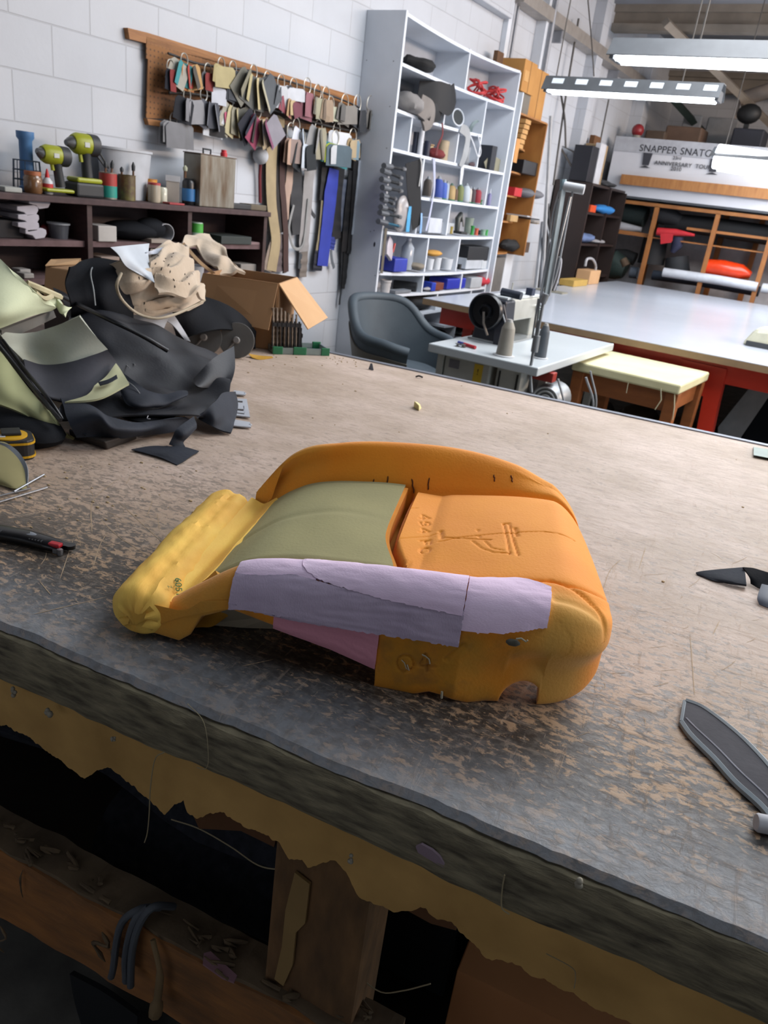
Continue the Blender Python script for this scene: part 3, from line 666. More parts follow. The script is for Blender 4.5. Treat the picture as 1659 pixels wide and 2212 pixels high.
# ---- rear roll
ROLL = mat('yellow_roll_foam', '#f6cf62', .75, col2='#eab04a', scale=9, stretch=(3, 1, 1), bump=.2, bscale=120, amt=.5)
RG = []; nr = 90
for i in range(nr+1):
    a = i/nr; t = -.01+.405*a; s0 = ip(t, [-.01, .03, .2, .39], [-.318, -.325, -.335, -.340])
    r = .036*(1+.10*noise.noise(Vector((0, t*12, 1))))*(1 if .07 < a < .95 else (.30+.70*sqrt(max(0, 1-(1-a/.07)**2)) if a <= .07 else .5+.5*sqrt(max(0, 1-((a-.95)/.05)**2))))
    row = []
    for k in range(40):
        q = 2*pi*k/40
        rx, rzv = r*1.15, r*.98
        x = s0+rx*cos(q); z = .036+rzv*sin(q)
        z -= .005*math.exp(-((q-1.35)/.13)**2)*(1+.5*noise.noise(Vector((t*60, q*3, 0))))
        x += .002*noise.noise(Vector((t*40, q*4, 5))); z += .002*noise.noise(Vector((t*40, q*4, 9)))
        tt = t
        if i == 0: tt += .010*noise.noise(Vector((q*2.2, 3, 3)))
        row.append((x, tt, max(z, 0.0)))
    RG.append(row)
mbr = MB(); fl_ = [p for r in RG for p in r]; k40 = 40
ff = [(i*k40+j, i*k40+(j+1) % k40, (i+1)*k40+(j+1) % k40, (i+1)*k40+j) for i in range(nr) for j in range(k40)]
ff += [tuple(range(k40-1, -1, -1)), tuple(nr*k40+j for j in range(k40))]
obj('rear_roll', mbr.add(fl_, ff), ROLL, cush, True, local=True, label='pale yellow foam roll along the rear edge')
web = MB().sheet(clothgrid([[(-.305, .02+.125*k, .052) for k in range(4)], [(-.280, .02+.125*k, .044) for k in range(4)], [(-.255, .02+.125*k, .060) for k in range(4)]], 12, 24, wr=.002, ws=30), .012)
obj('roll_joint', web, ROLL, cush, True, local=True, label='thin yellow foam web joining the roll')
tn_ = MB().sheet(clothgrid([[tuple(lc(*p)) for p in r] for r in (((300, 1300, .02), (330, 1345, .004), (352, 1350, .001), (375, 1335, .008)), ((330, 1270, .05), (360, 1310, .03), (385, 1315, .02), (402, 1305, .02)), ((398, 1286, .028), (406, 1292, .030), (418, 1292, .034), (436, 1282, .038)))], 20, 24, wr=.003, ws=40), .010)
obj('torn_flap', tn_, mat('torn_flap_foam', '#d39a34', .8, col2='#b97f2a', scale=12, amt=.5), cush, True, local=True, label='ragged torn foam end of the roll')
tn2 = MB().sheet(clothgrid([[tuple(lc(*p)) for p in r] for r in (((402, 1318, .012), (405, 1345, .003), (440, 1348, .006), (500, 1322, .03)), ((430, 1272, .05), (445, 1300, .045), (470, 1300, .05), (510, 1290, .066)), ((470, 1235, .085), (480, 1250, .09), (495, 1262, .09), (512, 1255, .105)))], 22, 26, wr=.005, ws=34, seed=4), .010)
obj('torn_flap', tn2, mat('torn_flap_foam', '#d39a34'), cush, True, local=True, label='ragged torn foam corner under the near side')
obj('burn_mark', MB().ball(lc(345, 1328, .008), (.012, .004, .008), 12), C('#9a5a2c', .9), cush, True, local=True, label='brown burnt spot')
obj('inner_liner', MB().prism([lc(430, 1348, .002), lc(520, 1356, .002), lc(605, 1359, .0), lc(605, 1330, .03), lc(500, 1310, .05)], (.0, .03, .0)), C('#a89c84', .9), cush, local=True, label='beige liner showing under the side')
# ---- patches following the surface
def surf(s, u):
    e = 1e-2; a = section(s, [u-e, u, u+e]); d = a[2]-a[0]; n = np.array([-d[1], d[0]]); n /= (np.linalg.norm(n)+1e-9)
    ph = 0
    return a[1], n
def u_at_z(s, z):
    us = np.linspace(1, 6, 120); q = section(s, us)[:, 1]; k = int(np.argmax(q >= z)) if (q >= z).any() else 119; return us[k]
def patch(name, m, ss, lo, hi, t, label, ragged=.001, nk=26):
    top, bot = [], []
    for i, s in enumerate(ss):
        a, b = lo(s), hi(s); rt, rb = [], []
        for k in range(nk):
            u = a+(b-a)*k/(nk-1); p, n = surf(s, u); s2 = s+(ragged*noise.noise(Vector((u*30, 1, s))) if i in (0, len(ss)-1) else 0)
            w2 = t*(1+.15*noise.noise(Vector((s*40, u*6, 1))))
            rt.append((s2, p[0]+n[0]*w2, p[1]+n[1]*w2)); rb.append((s2, p[0]-n[0]*.002, p[1]-n[1]*.002))
        top.append(rt); bot.append(rb)
    nu, nv = len(ss), nk; mb = MB(); I = lambda i, j, k=0: k*nu*nv+i*nv+j; ff = []
    for i in range(nu-1):
        for j in range(nv-1): ff += [(I(i, j), I(i+1, j), I(i+1, j+1), I(i, j+1)), (I(i, j, 1), I(i, j+1, 1), I(i+1, j+1, 1), I(i+1, j, 1))]
        ff += [(I(i, 0), I(i, 0, 1), I(i+1, 0, 1), I(i+1, 0)), (I(i, nv-1), I(i+1, nv-1), I(i+1, nv-1, 1), I(i, nv-1, 1))]
    for j in range(nv-1): ff += [(I(0, j), I(0, j+1), I(0, j+1, 1), I(0, j, 1)), (I(nu-1, j), I(nu-1, j, 1), I(nu-1, j+1, 1), I(nu-1, j+1))]
    obj(name, mb.add([p for r in top for p in r]+[p for r in bot for p in r], ff), m, cush, True, local=True, label=label)
LIL = mat('lilac_foam_lit', '#efd9f0', .95, col2='#e6cbe6', scale=7, bump=.2, bscale=300, stretch=(1, 1, 3))  # the lilac foam, lightened for the glare on its top edges
LIL_SHADE = mat('lilac_foam_shaded', '#c8b8ce', .95, col2='#baaac1', scale=7, bump=.35, bscale=260, stretch=(3, 1, 1))  # same lilac foam with the side face's shade put into its colour
PNK = mat('pink_foam', '#dc98a8', .95, col2='#cf8a9b', scale=7, bump=.25, bscale=240)
jag = lambda s: .0018*noise.noise(Vector((s*160, 0, 0)))
patch('pink_patch', PNK, np.linspace(-.137, -.002, 60), lambda s: 1.0, lambda s: u_at_z(s, ip(s, [-.14, 0], [.086, .088])), .004, 'salmon pink lower foam patch')
patch('lilac_side_patch', LIL_SHADE, np.linspace(-.196, .096, 110), lambda s: u_at_z(s, ip(s, [-.2, -.14, 0, .1], [.078, .0765, .081, .085])+jag(s)), lambda s: u_at_z(s, ip(s, [-.2, -.12, 0, .1], [.112, .128, .130, .132])), .0055, 'lilac side foam patch, greyed as in shade')
patch('lilac_top_patch', LIL, np.linspace(-.196, -.09, 44), lambda s: u_at_z(s, ip(s, [-.2, -.12, -.09], [.103, .120, .122])), lambda s: ip(s, [-.2, -.185, -.15], [6.2, 6.9, 7.3]), .005, 'pale lilac end of the top foam strip')
patch('lilac_top_patch', LIL, np.linspace(-.115, .094, 90), lambda s: u_at_z(s, ip(s, [-.12, -.09, 0, .1], [.136, .130, .127, .126])+jag(s)*.6), lambda s: 7.4, .0062, 'pinkish lilac top foam strip')
patch('lilac_top_patch', LIL, np.linspace(.095, .196, 44), lambda s: u_at_z(s, ip(s, [.095, .11, .15, .2], [.108, .107, .111, .124])+jag(s)*.7), lambda s: ip(s, [.09, .15, .2], [7.4, 7.0, 6.2]), .0055, 'pinkish lilac end foam piece')
# ---- slits, strings, stamp
AW = A.reshape(-1, 3); R3 = np.array(CF.to_3x3()); T3 = np.array(CF.translation)
PWd = AW @ R3.T+T3-np.array(CAM); dz_ = PWd @ np.array(FW); UX = CX+FPX*(PWd @ np.array(RT))/dz_; UY = CY-FPX*(PWd @ np.array(UP))/dz_
bol = (AW[:, 1] > .385) & (AW[:, 2] > .07) & (AW[:, 1] < .475)
def nearest(x, y):
    d = (UX-x)**2+(UY-y)**2+np.where(bol, 0, 1e9); k = np.argsort(d)[:4]; return Vector(AW[k].mean(axis=0))
cdir = (CI.to_3x3() @ (CAM-FO)).normalized()
for x0, y0, x1, y1 in ((640, 1028, 640, 1048), (808, 1034, 806, 1058), (838, 1030, 836, 1057), (890, 1034, 893, 1066), (927, 1033, 925, 1058), (1067, 1026, 1069, 1040), (1104, 1027, 1107, 1042), (742, 970, 742, 982), (652, 984, 648, 996)):
    P = [nearest(x0+(x1-x0)*k/4, y0+(y1-y0)*k/4)+cdir*.0006 for k in range(5)]
    obj('slit_mark', MB().tube(cr([tuple(p) for p in P], 12), [.0004]+[.0012]*10+[.0004], 6), C('#5d3008', .9), cush, True, local=True, label='small dark slit cut in the far bolster')
GRN = C('#2c6a3c', .8)
def onroll(x, y, k=1.07):
    d = CI.to_3x3() @ ray(x, y); o = CI @ CAM
    for q in range(1500):
        p = o+d*(.6+q*.0006); s0 = ip(p.y, [-.01, .03, .2, .39], [-.318, -.325, -.335, -.340])
        if ((p.x-s0)/(.0414*k))**2+((p.z-.036)/(.0353*k))**2 <= 1 or p.z < .05 and p.x > s0+.03 and p.z < .056: return p
    return p
cdr = (CI.to_3x3() @ (CAM-FO)).normalized()
def stamp(txt, x0, y0, L_, H_, label, nm):
    mb_ = text_mb(txt, Matrix.Identity(4), 1.0, .0); us = [p.x for p in mb_.v]; vs_ = [p.y for p in mb_.v]; du, dv = max(us)-min(us), max(vs_)-min(vs_)
    mb_.v = [onroll(x0+(p.y-min(vs_))/dv*H_+(p.x-min(us))/du*3, y0+(p.x-min(us))/du*L_)+cdr*.0012 for p in mb_.v]
    obj(nm, mb_, GRN, cush, local=True, label=label)
stamp('6051', 378, 1249, 36, 14, 'green stamped number', 'stamp_number')
stamp('Z', 362, 1265, 6, 8, 'small green stamped letter', 'stamp_letter')
STR = C('#b9b29a', .8)
def onside(x, y, dy=-.004): s, z = side(x, y); return (s, dy, z)
obj('loose_threads', MB().tube([onside(868, 1424), onside(874, 1430), onside(878, 1442), onside(884, 1446), onside(880, 1434)], .0007, 5).tube([onside(912, 1412), onside(920, 1416), onside(927, 1422), onside(929, 1432)], .0009, 5).tube([onside(955, 1492), onside(954, 1506)], .0016, 5).tube([onside(1115, 1378), onside(1126, 1377), onside(1136, 1384), onside(1140, 1381)], .0012, 5), STR, cush, True, local=True, label='bits of white thread stuck in the foam')
obj('glue_lump', MB().ball(onside(1108, 1389, -.001), (.009, .003, .005), 10).ball(onside(1006, 1348, 0), (.008, .003, .008), 8), C('#5c5a50', .9), cush, True, local=True, label='grey glue lumps')
# ================================================================ loose things on the bench
VIN = mat('charcoal_vinyl', '#1b1e27', .6, spec=.45, col2='#15171d', scale=6, bump=.25, bscale=150)
VIN2 = mat('slate_vinyl', '#2a2f3a', .75, spec=.3, col2='#20242c', scale=7, bump=.3, bscale=120)
BLK = mat('black_cloth', '#12151b', .85, spec=.2, col2='#0f1116', scale=9, bump=.3, bscale=150)
PALE = mat('pale_foam_backing', '#ccd3b2', .85, col2='#bfc6a6', scale=5, bump=.2, bscale=160)
GREY = mat('grey_backing', '#a9ac9f', .85, col2='#9a9e92', scale=5, bump=.2, bscale=160)
TOW = None
def heap(name, label, cat, rows, m, t=.004, wr=.0, ws=14, seed=0, nu=34, nv=34, group=None, parent=None):
    return obj(name, cloth(pb3(*rows), t, nu=nu, nv=nv, wr=wr, ws=ws, seed=seed), m, parent, True, label=label, cat=cat, group=group)
# big hide: the charcoal seat cover spread over the pile
cov = thing('stripped_seat_cover', 'heap of charcoal vinyl seat cover with piping lying left on the workbench', 'seat cover', PB(330, 900))
heap('cover_panel', None, None, (((120, 625, .20), (210, 655, .20), (310, 690, .17), (400, 735, .12), (470, 770, .06)),
     ((150, 690, .17), (230, 720, .16), (330, 760, .12), (420, 785, .09), (490, 800, .07)),
     ((170, 760, .12), (260, 790, .10), (340, 830, .06), (430, 835, .06), (500, 850, .06)),
     ((150, 850, .08), (240, 850, .06), (330, 850, .055), (420, 870, .05), (505, 880, .03)),
     ((120, 905, .05), (230, 905, .04), (330, 905, .035), (420, 905, .04), (500, 905, .012))), VIN, wr=.015, ws=12, parent=cov, nu=60, nv=60)
heap('skirt_panel', None, None, (((130, 860, .075), (200, 880, .065), (240, 905, .05), (300, 915, .04), (390, 900, .045)),
     ((150, 915, .05), (210, 900, .07), (250, 925, .05), (320, 928, .03), (405, 905, .035)),
     ((165, 945, .02), (215, 942, .022), (258, 945, .02), (330, 938, .012), (405, 925, .02))), VIN2, wr=.006, ws=16, parent=cov, seed=3)
heap('foam_backing', None, None, (((250, 925, .045), (310, 922, .03), (360, 912, .03), (400, 890, .045)), ((255, 938, .028), (310, 934, .018), (350, 928, .015), (395, 905, .02))), mat('tan_backing', '#8f7c55', .9), t=.006, parent=cov)
heap('side_flap', None, None, (((425, 905, .04), (455, 880, .06), (480, 850, .075), (508, 848, .06)), ((430, 900, .035), (462, 905, .04), (490, 890, .04), (512, 880, .03)), ((430, 905, .03), (455, 920, .025), (480, 930, .012), (498, 935, .006))), VIN2, wr=.005, ws=18, parent=cov)
heap('pointed_flap', None, None, (((418, 820, .075), (460, 775, .12), (505, 748, .13)), ((425, 835, .07), (470, 815, .08), (507, 800, .09)), ((450, 838, .06), (475, 840, .05), (490, 846, .055))), VIN, t=.003, parent=cov, nu=12, nv=14)
# stitched tunnel with wire
heap('torn_tunnel', None, None, (((250, 790, .10), (290, 825, .09), (340, 850, .075), (405, 845, .07)), ((255, 830, .085), (295, 868, .07), (350, 872, .06), (402, 856, .066)), ((262, 858, .07), (285, 878, .06), (340, 880, .05), (370, 865, .055))), VIN2, wr=.006, ws=20, seed=8, parent=cov)
heap('lining_fold', None, None, (((255, 860, .06), (300, 885, .045), (340, 895, .04), (380, 880, .045)), ((262, 900, .03), (290, 910, .03), (340, 915, .03), (380, 905, .03))), BLK, wr=.004, parent=cov)
RODM = C('#15171b', .35)
obj('piping_rod', MB().tube(cr([tuple(PB(*p)) for p in ((132, 640, .215), (220, 683, .205), (300, 722, .17), (362, 758, .13))], 20), .006, 8), RODM, cov, True, label='black plastic fixing strip across the top')
obj('piping_rod', MB().tube(cr([tuple(PB(*p)) for p in ((-10, 738, .17), (40, 800, .12), (90, 860, .085), (130, 908, .06))], 20), .005, 8).tube(cr([tuple(PB(*p)) for p in ((6, 735, .17), (55, 800, .12), (105, 862, .085), (136, 908, .05))], 20), .004, 8), RODM, cov, True, label='black plastic fixing strip down the left')
obj('listing_tab', MB().sheet([[PB(150, 928, .03), PB(186, 938, .03)], [PB(152, 938, .012), PB(186, 946, .012)]], .003), VIN2, cov, label='grey stitched tab')
obj('frayed_threads', MB().tube(cr([tuple(PB(*p)) for p in ((235, 762, .11), (265, 768, .11), (292, 788, .10))], 10), .0012, 5).tube(cr([tuple(PB(*p)) for p in ((250, 784, .10), (268, 785, .10), (280, 795, .10))], 10), .0012, 5).tube(cr([tuple(PB(*p)) for p in ((268, 818, .10), (290, 835, .09), (302, 850, .08))], 10), .0012, 5).tube(cr([tuple(PB(*p)) for p in ((320, 898, .05), (318, 904, .05), (325, 905, .05))], 8), .001, 5), C('#a7a9ae', .8), cov, True)
# laminated panel on top
lam = thing('laminated_panel', 'curved foam-backed trim panel with pale inside lying on the charcoal cover', 'trim panel', PB(120, 860))
heap('pale_inside', None, None, (((-6, 716, .19), (55, 720, .175), (110, 708, .19), (172, 682, .23)), ((20, 750, .15), (75, 760, .13), (135, 750, .15), (200, 718, .19)), ((50, 780, .12), (95, 793, .105), (155, 786, .12), (232, 755, .15))), GREY, t=.006, parent=lam)
heap('dark_facing', None, None, (((50, 778, .125), (95, 790, .11), (155, 783, .125), (232, 756, .155)), ((62, 830, .10), (110, 850, .08), (180, 838, .085), (258, 795, .11)), ((85, 845, .085), (130, 868, .065), (190, 866, .065), (262, 818, .095))), mat('lilac_charcoal', '#34353f', .75, col2='#2a2c34', scale=5, bump=.2), t=.006, parent=lam)
heap('pale_edge', None, None, (((205, 832, .098), (230, 814, .106), (250, 786, .125)), ((190, 852, .086), (232, 838, .094), (264, 806, .110)), ((140, 870, .072), (215, 862, .080), (279, 830, .098))), mat('sage_edge', '#b4b693', .85), t=.005, parent=lam)
heap('glue_spot', None, None, (((212, 826, .106), (234, 820, .112), (252, 810, .118)), ((216, 833, .104), (236, 827, .11), (254, 817, .116))), VIN2, t=.002, parent=lam, nu=6, nv=8)
# foam backed cover corner top left
cor = thing('foam_backed_offcut', 'pale yellow-green foam backed cover folded over at the left edge of the pile', 'foam offcut', PB(40, 760))
heap('foam_face', None, None, (((-120, 480, .36), (-40, 530, .34), (10, 570, .32), (40, 600, .30), (70, 632, .27)), ((-120, 560, .31), (-40, 590, .30), (10, 610, .29), (60, 632, .27), (95, 650, .245)), ((-120, 640, .26), (-60, 660, .25), (10, 670, .245), (60, 662, .24), (118, 660, .22)), ((-120, 720, .20), (-60, 725, .19), (0, 705, .205), (60, 682, .215), (108, 668, .21))), PALE, t=.010, parent=cor)
heap('corner_tab', None, None, (((100, 650, .235), (118, 640, .24), (138, 660, .22), (152, 665, .21)), ((112, 662, .215), (124, 662, .215), (133, 678, .20), (140, 682, .20))), PALE, t=.009, parent=cor)
heap('grey_underside', None, None, (((0, 712, .195), (60, 690, .20), (112, 670, .20)), ((0, 732, .17), (60, 712, .175), (118, 685, .18))), mat('grey_under', '#6d6a64', .9), t=.008, parent=cor)
obj('fringe', MB().tube(cr([tuple(PB(*p)) for p in ((58, 612, .285), (90, 625, .27), (130, 642, .235))], 12), .008, 6).tube(cr([tuple(PB(*p)) for p in ((75, 630, .27), (95, 645, .25), (112, 640, .25))], 12), .006, 6), mat('cream_fringe', '#c9bf9c', .95, bump=1, bscale=60), cor, True)
heap('foam_offcut', 'greenish foam-backed fabric edge curving down the far left of the pile', 'foam offcut', (((-60, 700, .19), (-10, 750, .16), (30, 800, .125), (80, 860, .085), (120, 905, .05)), ((-60, 780, .13), (-10, 820, .115), (40, 860, .085), (90, 905, .05), (135, 930, .025)), ((-60, 860, .08), (-10, 872, .075), (50, 895, .055), (110, 930, .02), (160, 948, .008))), mat('mossy_foam', '#a3a67c', .85, col2='#8b8f68', scale=6), t=.008)
heap('foam_offcut', 'yellow-green foam strip tucked low at the left frame edge', 'foam offcut', (((-80, 850, .06), (-20, 856, .058), (40, 882, .04)), ((-80, 892, .03), (-20, 888, .03), (45, 892, .02))), mat('lime_foam', '#8e9a55', .85), t=.008)
obj('black_bundle', MB().ball(PB(20, 915, .02), (.16, .08, .035), 20), BLK, None, True, label='black fabric roll behind the tape measure', cat='fabric')
# wedge of dark wood under the heap
obj('wooden_block', MB().hexa([PB(150, 945), PB(232, 972), PB(296, 948), PB(230, 925), PB(150, 928, .018), PB(226, 955, .022), PB(296, 934, .02), PB(230, 915, .02)]), mat('dirty_block', '#3d3733', .8, col2='#2c2825', scale=12), None, bev=.003, label='dark dirty wooden block under the front of the seat cover heap', cat='block')
# support so nothing floats: the hidden core of the pile
obj('rolled_headlining', MB().tube([PB(-60, 800, .06), PB(100, 780, .07), PB(250, 770, .065), PB(380, 790, .05)], [.07, .085, .08, .05], 18, flat=.9), BLK, None, True, label='rolled black cloth inside the heap of seat covers', cat='fabric')
# black arched trim with plastic discs
heap('arched_trim', 'black felt-covered wheel arch shaped panel beside the cardboard box', 'trim panel', (((365, 670, .15), (390, 640, .19), (430, 640, .19), (480, 655, .17), (520, 680, .13), (553, 715, .07)), ((370, 690, .13), (400, 668, .16), (440, 668, .155), (480, 685, .13), (515, 705, .10), (550, 732, .04)), ((385, 742, .04), (408, 728, .075), (450, 716, .095), (488, 712, .095), (524, 722, .07), (550, 754, .006))), BLK, t=.008)
DISC = mat('grey_plastic_disc', '#5d5c5a', .5, trans=.0, col2='#4a4a49')
def disc(px, py, r, label):
    p = PB(px, py); d = Vector((.55, -.8, .25)).normalized(); c = Vector((p.x, p.y, ZB+r*.97))
    t = thing('plastic_disc', label, 'disc', (c.x, c.y, ZB))
    obj('disc_plate', MB().lathe([(r*.98, -.004), (r, 0), (r*.98, .004)], c, d, 36), DISC, t, True)
    obj('hub', MB().lathe([(.012, 0), (.012, .018), (.009, .021)], c, d, 16), C('#7a7876', .5), t, True)
    obj('spoke', MB().tube([c+d*.012, c+d*.012+Vector((-.035, -.02, -.05))], .003, 6), C('#7a7876', .5), t)
disc(510, 772, .060, 'smoky grey plastic disc under the black arched panel, right one')
disc(440, 766, .060, 'smoky grey plastic disc under the black arched panel, left one')
obj('white_pin', MB().tube([PB(405, 732, .05), PB(422, 722, .055)], .0035, 8), C('#b9bcc0', .5), None, True, label='short white pin poking out by the left grey disc', cat='pin')
# grey cards
cardm = mat('pale_grey_card', '#b3b4b8', .8, col2='#a5a7ac', scale=3)
heap('grey_card', 'pale grey card strip curving down between towel and black arch', 'card', (((345, 690, .14), (368, 670, .16)), ((370, 700, .13), (385, 695, .13)), ((400, 735, .09), (412, 738, .09))), cardm, t=.002, nu=12, nv=6)
heap('grey_card', 'pale grey card piece under the front of the towel', 'card', (((262, 678, .17), (300, 672, .17), (340, 680, .16), (372, 672, .16)), ((300, 715, .14), (330, 718, .13), (350, 715, .13), (358, 700, .14))), cardm, t=.002, nu=12, nv=12)
heap('grey_card', 'lower pale grey card corner beside the black fixing strip', 'card', (((318, 722, .125), (345, 716, .13)), ((335, 733, .115), (352, 728, .12))), cardm, t=.002, nu=6, nv=6)
heap('beige_trim_offcut', 'tan foam strip under the upper black fixing strip', 'foam offcut', (((236, 680, .18), (265, 700, .165), (305, 716, .145)), ((250, 694, .17), (280, 712, .15), (308, 722, .135))), C('#c2b48a', .9), t=.006, nu=8, nv=16)
# cloths behind
heap('black_cloth', 'black cloth draped behind the towel on the left of the pile', 'cloth', (((150, 575, .30), (200, 560, .31), (250, 562, .31), (300, 572, .30)), ((142, 610, .26), (190, 600, .27), (240, 590, .285), (300, 600, .27)), ((150, 650, .22), (195, 640, .23), (230, 650, .22), (290, 660, .2)), ((155, 690, .16), (205, 680, .18), (250, 695, .16), (290, 700, .15))), BLK, t=.005, wr=.006)
obj('cloth_piping', MB().tube(cr([tuple(PB(*p)) for p in ((235, 572, .30), (205, 574, .295), (196, 590, .285), (202, 625, .25), (206, 660, .21))], 18), .002, 6), C('#9aa0a2', .6), None, True, label='thin pale piping line on the black cloth left of the towel', cat='piping')
# towel
TOW = mat('stained_beige_towel', '#c4b6a3', .95, col2='#ad9a84', scale=5, bump=.8, bscale=70, amt=.5, sheen=.2)
tw = thing('beige_towel', 'crumpled stained beige towel lying on the pile of covers', 'towel', PB(330, 700))
def folds(rows, k, amp, ph=0, **kw):
    G = clothgrid([[tuple(PB(*p)) for p in r] for r in rows], kw.get('nu', 80), kw.get('nv', 80))
    for i in range(len(G)):
        for j in range(len(G[0])):
            a = i/len(G); b = j/len(G[0]); n0 = noise.noise(Vector((a*2.0, b*2.0, ph))); n1 = noise.noise(Vector((a*5, b*3, ph+9)))
            w_ = 1-abs(((k*(a+.26*n0+.16*sin(b*3+ph)+.03*n1)) % 1)*2-1)
            G[i, j, 2] += amp*(w_**1.5*1.8-.7+.4*n1); G[i, j, 1] += amp*.8*(w_-.5); G[i, j, 0] += amp*.5*n0
    return G
TG = folds((((203, 612, .25), (232, 580, .29), (270, 572, .31), (320, 580, .30), (360, 578, .29), (405, 575, .28)), ((206, 630, .235), (255, 612, .26), (300, 612, .265), (350, 610, .26), (390, 605, .255), (425, 602, .25)), ((222, 652, .21), (270, 640, .225), (310, 645, .22), (360, 640, .215), (400, 632, .22), (436, 628, .21)), ((248, 668, .185), (295, 676, .18), (335, 684, .17), (375, 676, .175), (412, 662, .18), (442, 648, .185))), 4, .014); obj('towel_body', MB().sheet(TG, .008), TOW, tw, True)
TG2 = folds((((326, 545, .33), (350, 530, .34), (380, 526, .34), (400, 532, .335)), ((322, 575, .305), (355, 560, .32), (390, 555, .32), (412, 566, .30)), ((328, 602, .275), (360, 595, .285), (400, 592, .28), (430, 605, .255)), ((345, 628, .25), (385, 632, .245), (418, 640, .23), (442, 645, .215))), 3.5, .014, 4); obj('towel_fold', MB().sheet(TG2, .008), TOW, tw, True)
obj('towel_hem', MB().tube(cr([tuple(PB(*p)) for p in ((262, 590, .315), (252, 618, .285), (264, 648, .235), (295, 676, .195), (335, 688, .18), (375, 680, .185), (412, 664, .195), (442, 648, .205))], 30), .004, 8), C('#b0a48f', .95), tw, True, label='stitched hem of the towel')
spots = MB()
for k in range(46):
    g_ = random.choice((TG, TG2)); i, j = random.randint(8, 72), random.randint(8, 72); c = Vector(g_[i, j]); e1 = (Vector(g_[i, j+3])-c).normalized(); e2 = (Vector(g_[i+3, j])-c).normalized(); nn = e1.cross(e2).normalized(); nn = nn if nn.z > 0 else -nn
    a = random.random()*3; dd = e1*cos(a)+e2*sin(a); spots.tube([c+nn*.0045-dd*random.uniform(.003, .007), c+nn*.005, c+nn*.0045+dd*random.uniform(.003, .007)], [.0006, .0018, .0006], 5)
obj('dark_stains', spots, C('#3b332e', .95), tw, label='dark flecks of dirt on the towel', kind='stuff')
t2 = thing('beige_towel', 'beige towel folded over the rim of the open cardboard box', 'towel', PB(470, 690))
obj('towel_body', MB().sheet(folds((((392, 530, .30), (400, 512, .32), (425, 505, .33), (452, 505, .33)), ((425, 540, .28), (440, 528, .30), (465, 530, .30), (478, 535, .29)), ((455, 570, .25), (470, 558, .27), (488, 560, .26), (500, 565, .26)), ((475, 596, .22), (492, 590, .23), (510, 592, .23), (528, 598, .22))), 1.6, .012, 7, nu=40, nv=30), .010), TOW, t2, True)
obj('kraft_liner', cloth(pb3(((393, 527, .31), (398, 524, .315)), ((425, 565, .27), (432, 562, .275)), ((458, 592, .235), (466, 590, .24))), .002, nu=10, nv=4), C('#bd9a72', .8), t2, label='tan paper strip along the towel edge')
heap('paper_sheet', 'bluish white vinyl sheet draped over the black cloth behind the towel', 'sheet', (((238, 534, .36), (280, 530, .36), (322, 526, .36)), ((255, 550, .34), (288, 548, .34), (320, 552, .33)), ((272, 575, .31), (300, 575, .31), (325, 580, .30)), ((300, 592, .29), (315, 600, .28), (334, 611, .27))), mat('bluish_white_vinyl', '#b9c2cc', .45), t=.002)
heap('paper_sheet', 'small white paper corner between vinyl sheet and towel', 'sheet', (((316, 545, .34), (345, 536, .34), (370, 532, .34)), ((318, 550, .33), (345, 548, .33), (352, 545, .33))), C('#c3c9d6', .6), t=.002, nu=8, nv=12)
# white bucket behind towel
obj('white_bucket', MB().lathe([(.045, 0), (.055, .16), (.058, .165), (.054, .165), (.045, .02)], (PB(420, 650).x, PB(420, 650).y-.02, ZB), seg=24), C('#a9a9ad', .5), None, True, label='grey white bucket behind the towel on the bench', cat='bucket')
# ---- cardboard boxes
CARD = mat('cardboard', '#a07c58', .85, col2='#94704d', scale=3)
CARD_L = mat('cardboard_light', '#c09a72', .85, col2='#b58f66', scale=3)
bx = thing('open_cardboard_box', 'open brown cardboard box with flaps out at the back of the workbench', 'box', PB(590, 735))
p0 = PB(445, 590, .24); p1 = PB(601, 612, .24)        # front rim
u_ = (p1-p0); u_.z = 0; Lb = u_.length; u_.normalize(); v_ = Vector((-u_.y, u_.x, 0))
base = Vector((p0.x, p0.y, ZB))
def bp(a, b, h): return base+u_*a+v_*b+Vector((0, 0, h))
Wb = .27; hb = .24
ta = .004
for nm, (a0, b0, a1, b1) in dict(front=(0, 0, Lb, ta), back=(0, Wb, Lb, Wb+ta), left=(0, 0, ta, Wb), right=(Lb-ta, 0, Lb, Wb)).items():
    h0 = 0
    obj('box_wall', MB().hexa([bp(a0, b0, h0), bp(a1, b0, h0), bp(a1, b1, h0), bp(a0, b1, h0), bp(a0, b0, hb*.58 if nm == 'frontx' else hb*.6), bp(a1, b0, hb*.6), bp(a1, b1, hb*.6), bp(a0, b1, hb*.6)]), CARD, bx)
obj('box_bottom', MB().hexa([bp(0, 0, 0), bp(Lb, 0, 0), bp(Lb, Wb, 0), bp(0, Wb, 0), bp(0, 0, ta), bp(Lb, 0, ta), bp(Lb, Wb, ta), bp(0, Wb, ta)]), CARD, bx)
def panel(nm, pts, m, label=None):
    n = (Vector(pts[1])-Vector(pts[0])).cross(Vector(pts[2])-Vector(pts[0])).normalized()
    obj(nm, MB().prism(pts, n*.004), m, bx, label=label)
panel('front_flap', [bp(-.01, -.003, hb), bp(Lb, -.003, hb), bp(Lb-.005, -.075, hb-.155), bp(-.03, -.05, hb-.14)], CARD)
panel('box_wall', [bp(0, 0, hb*.6), bp(Lb, 0, hb*.6), bp(Lb, 0, hb), bp(0, 0, hb)], CARD)
panel('box_wall', [bp(0, Wb, hb*.6), bp(Lb, Wb, hb*.6), bp(Lb, Wb, hb), bp(0, Wb, hb)], CARD)
panel('box_wall', [bp(Lb, 0, hb*.6), bp(Lb, Wb, hb*.6), bp(Lb, Wb, hb), bp(Lb, 0, hb)], CARD)
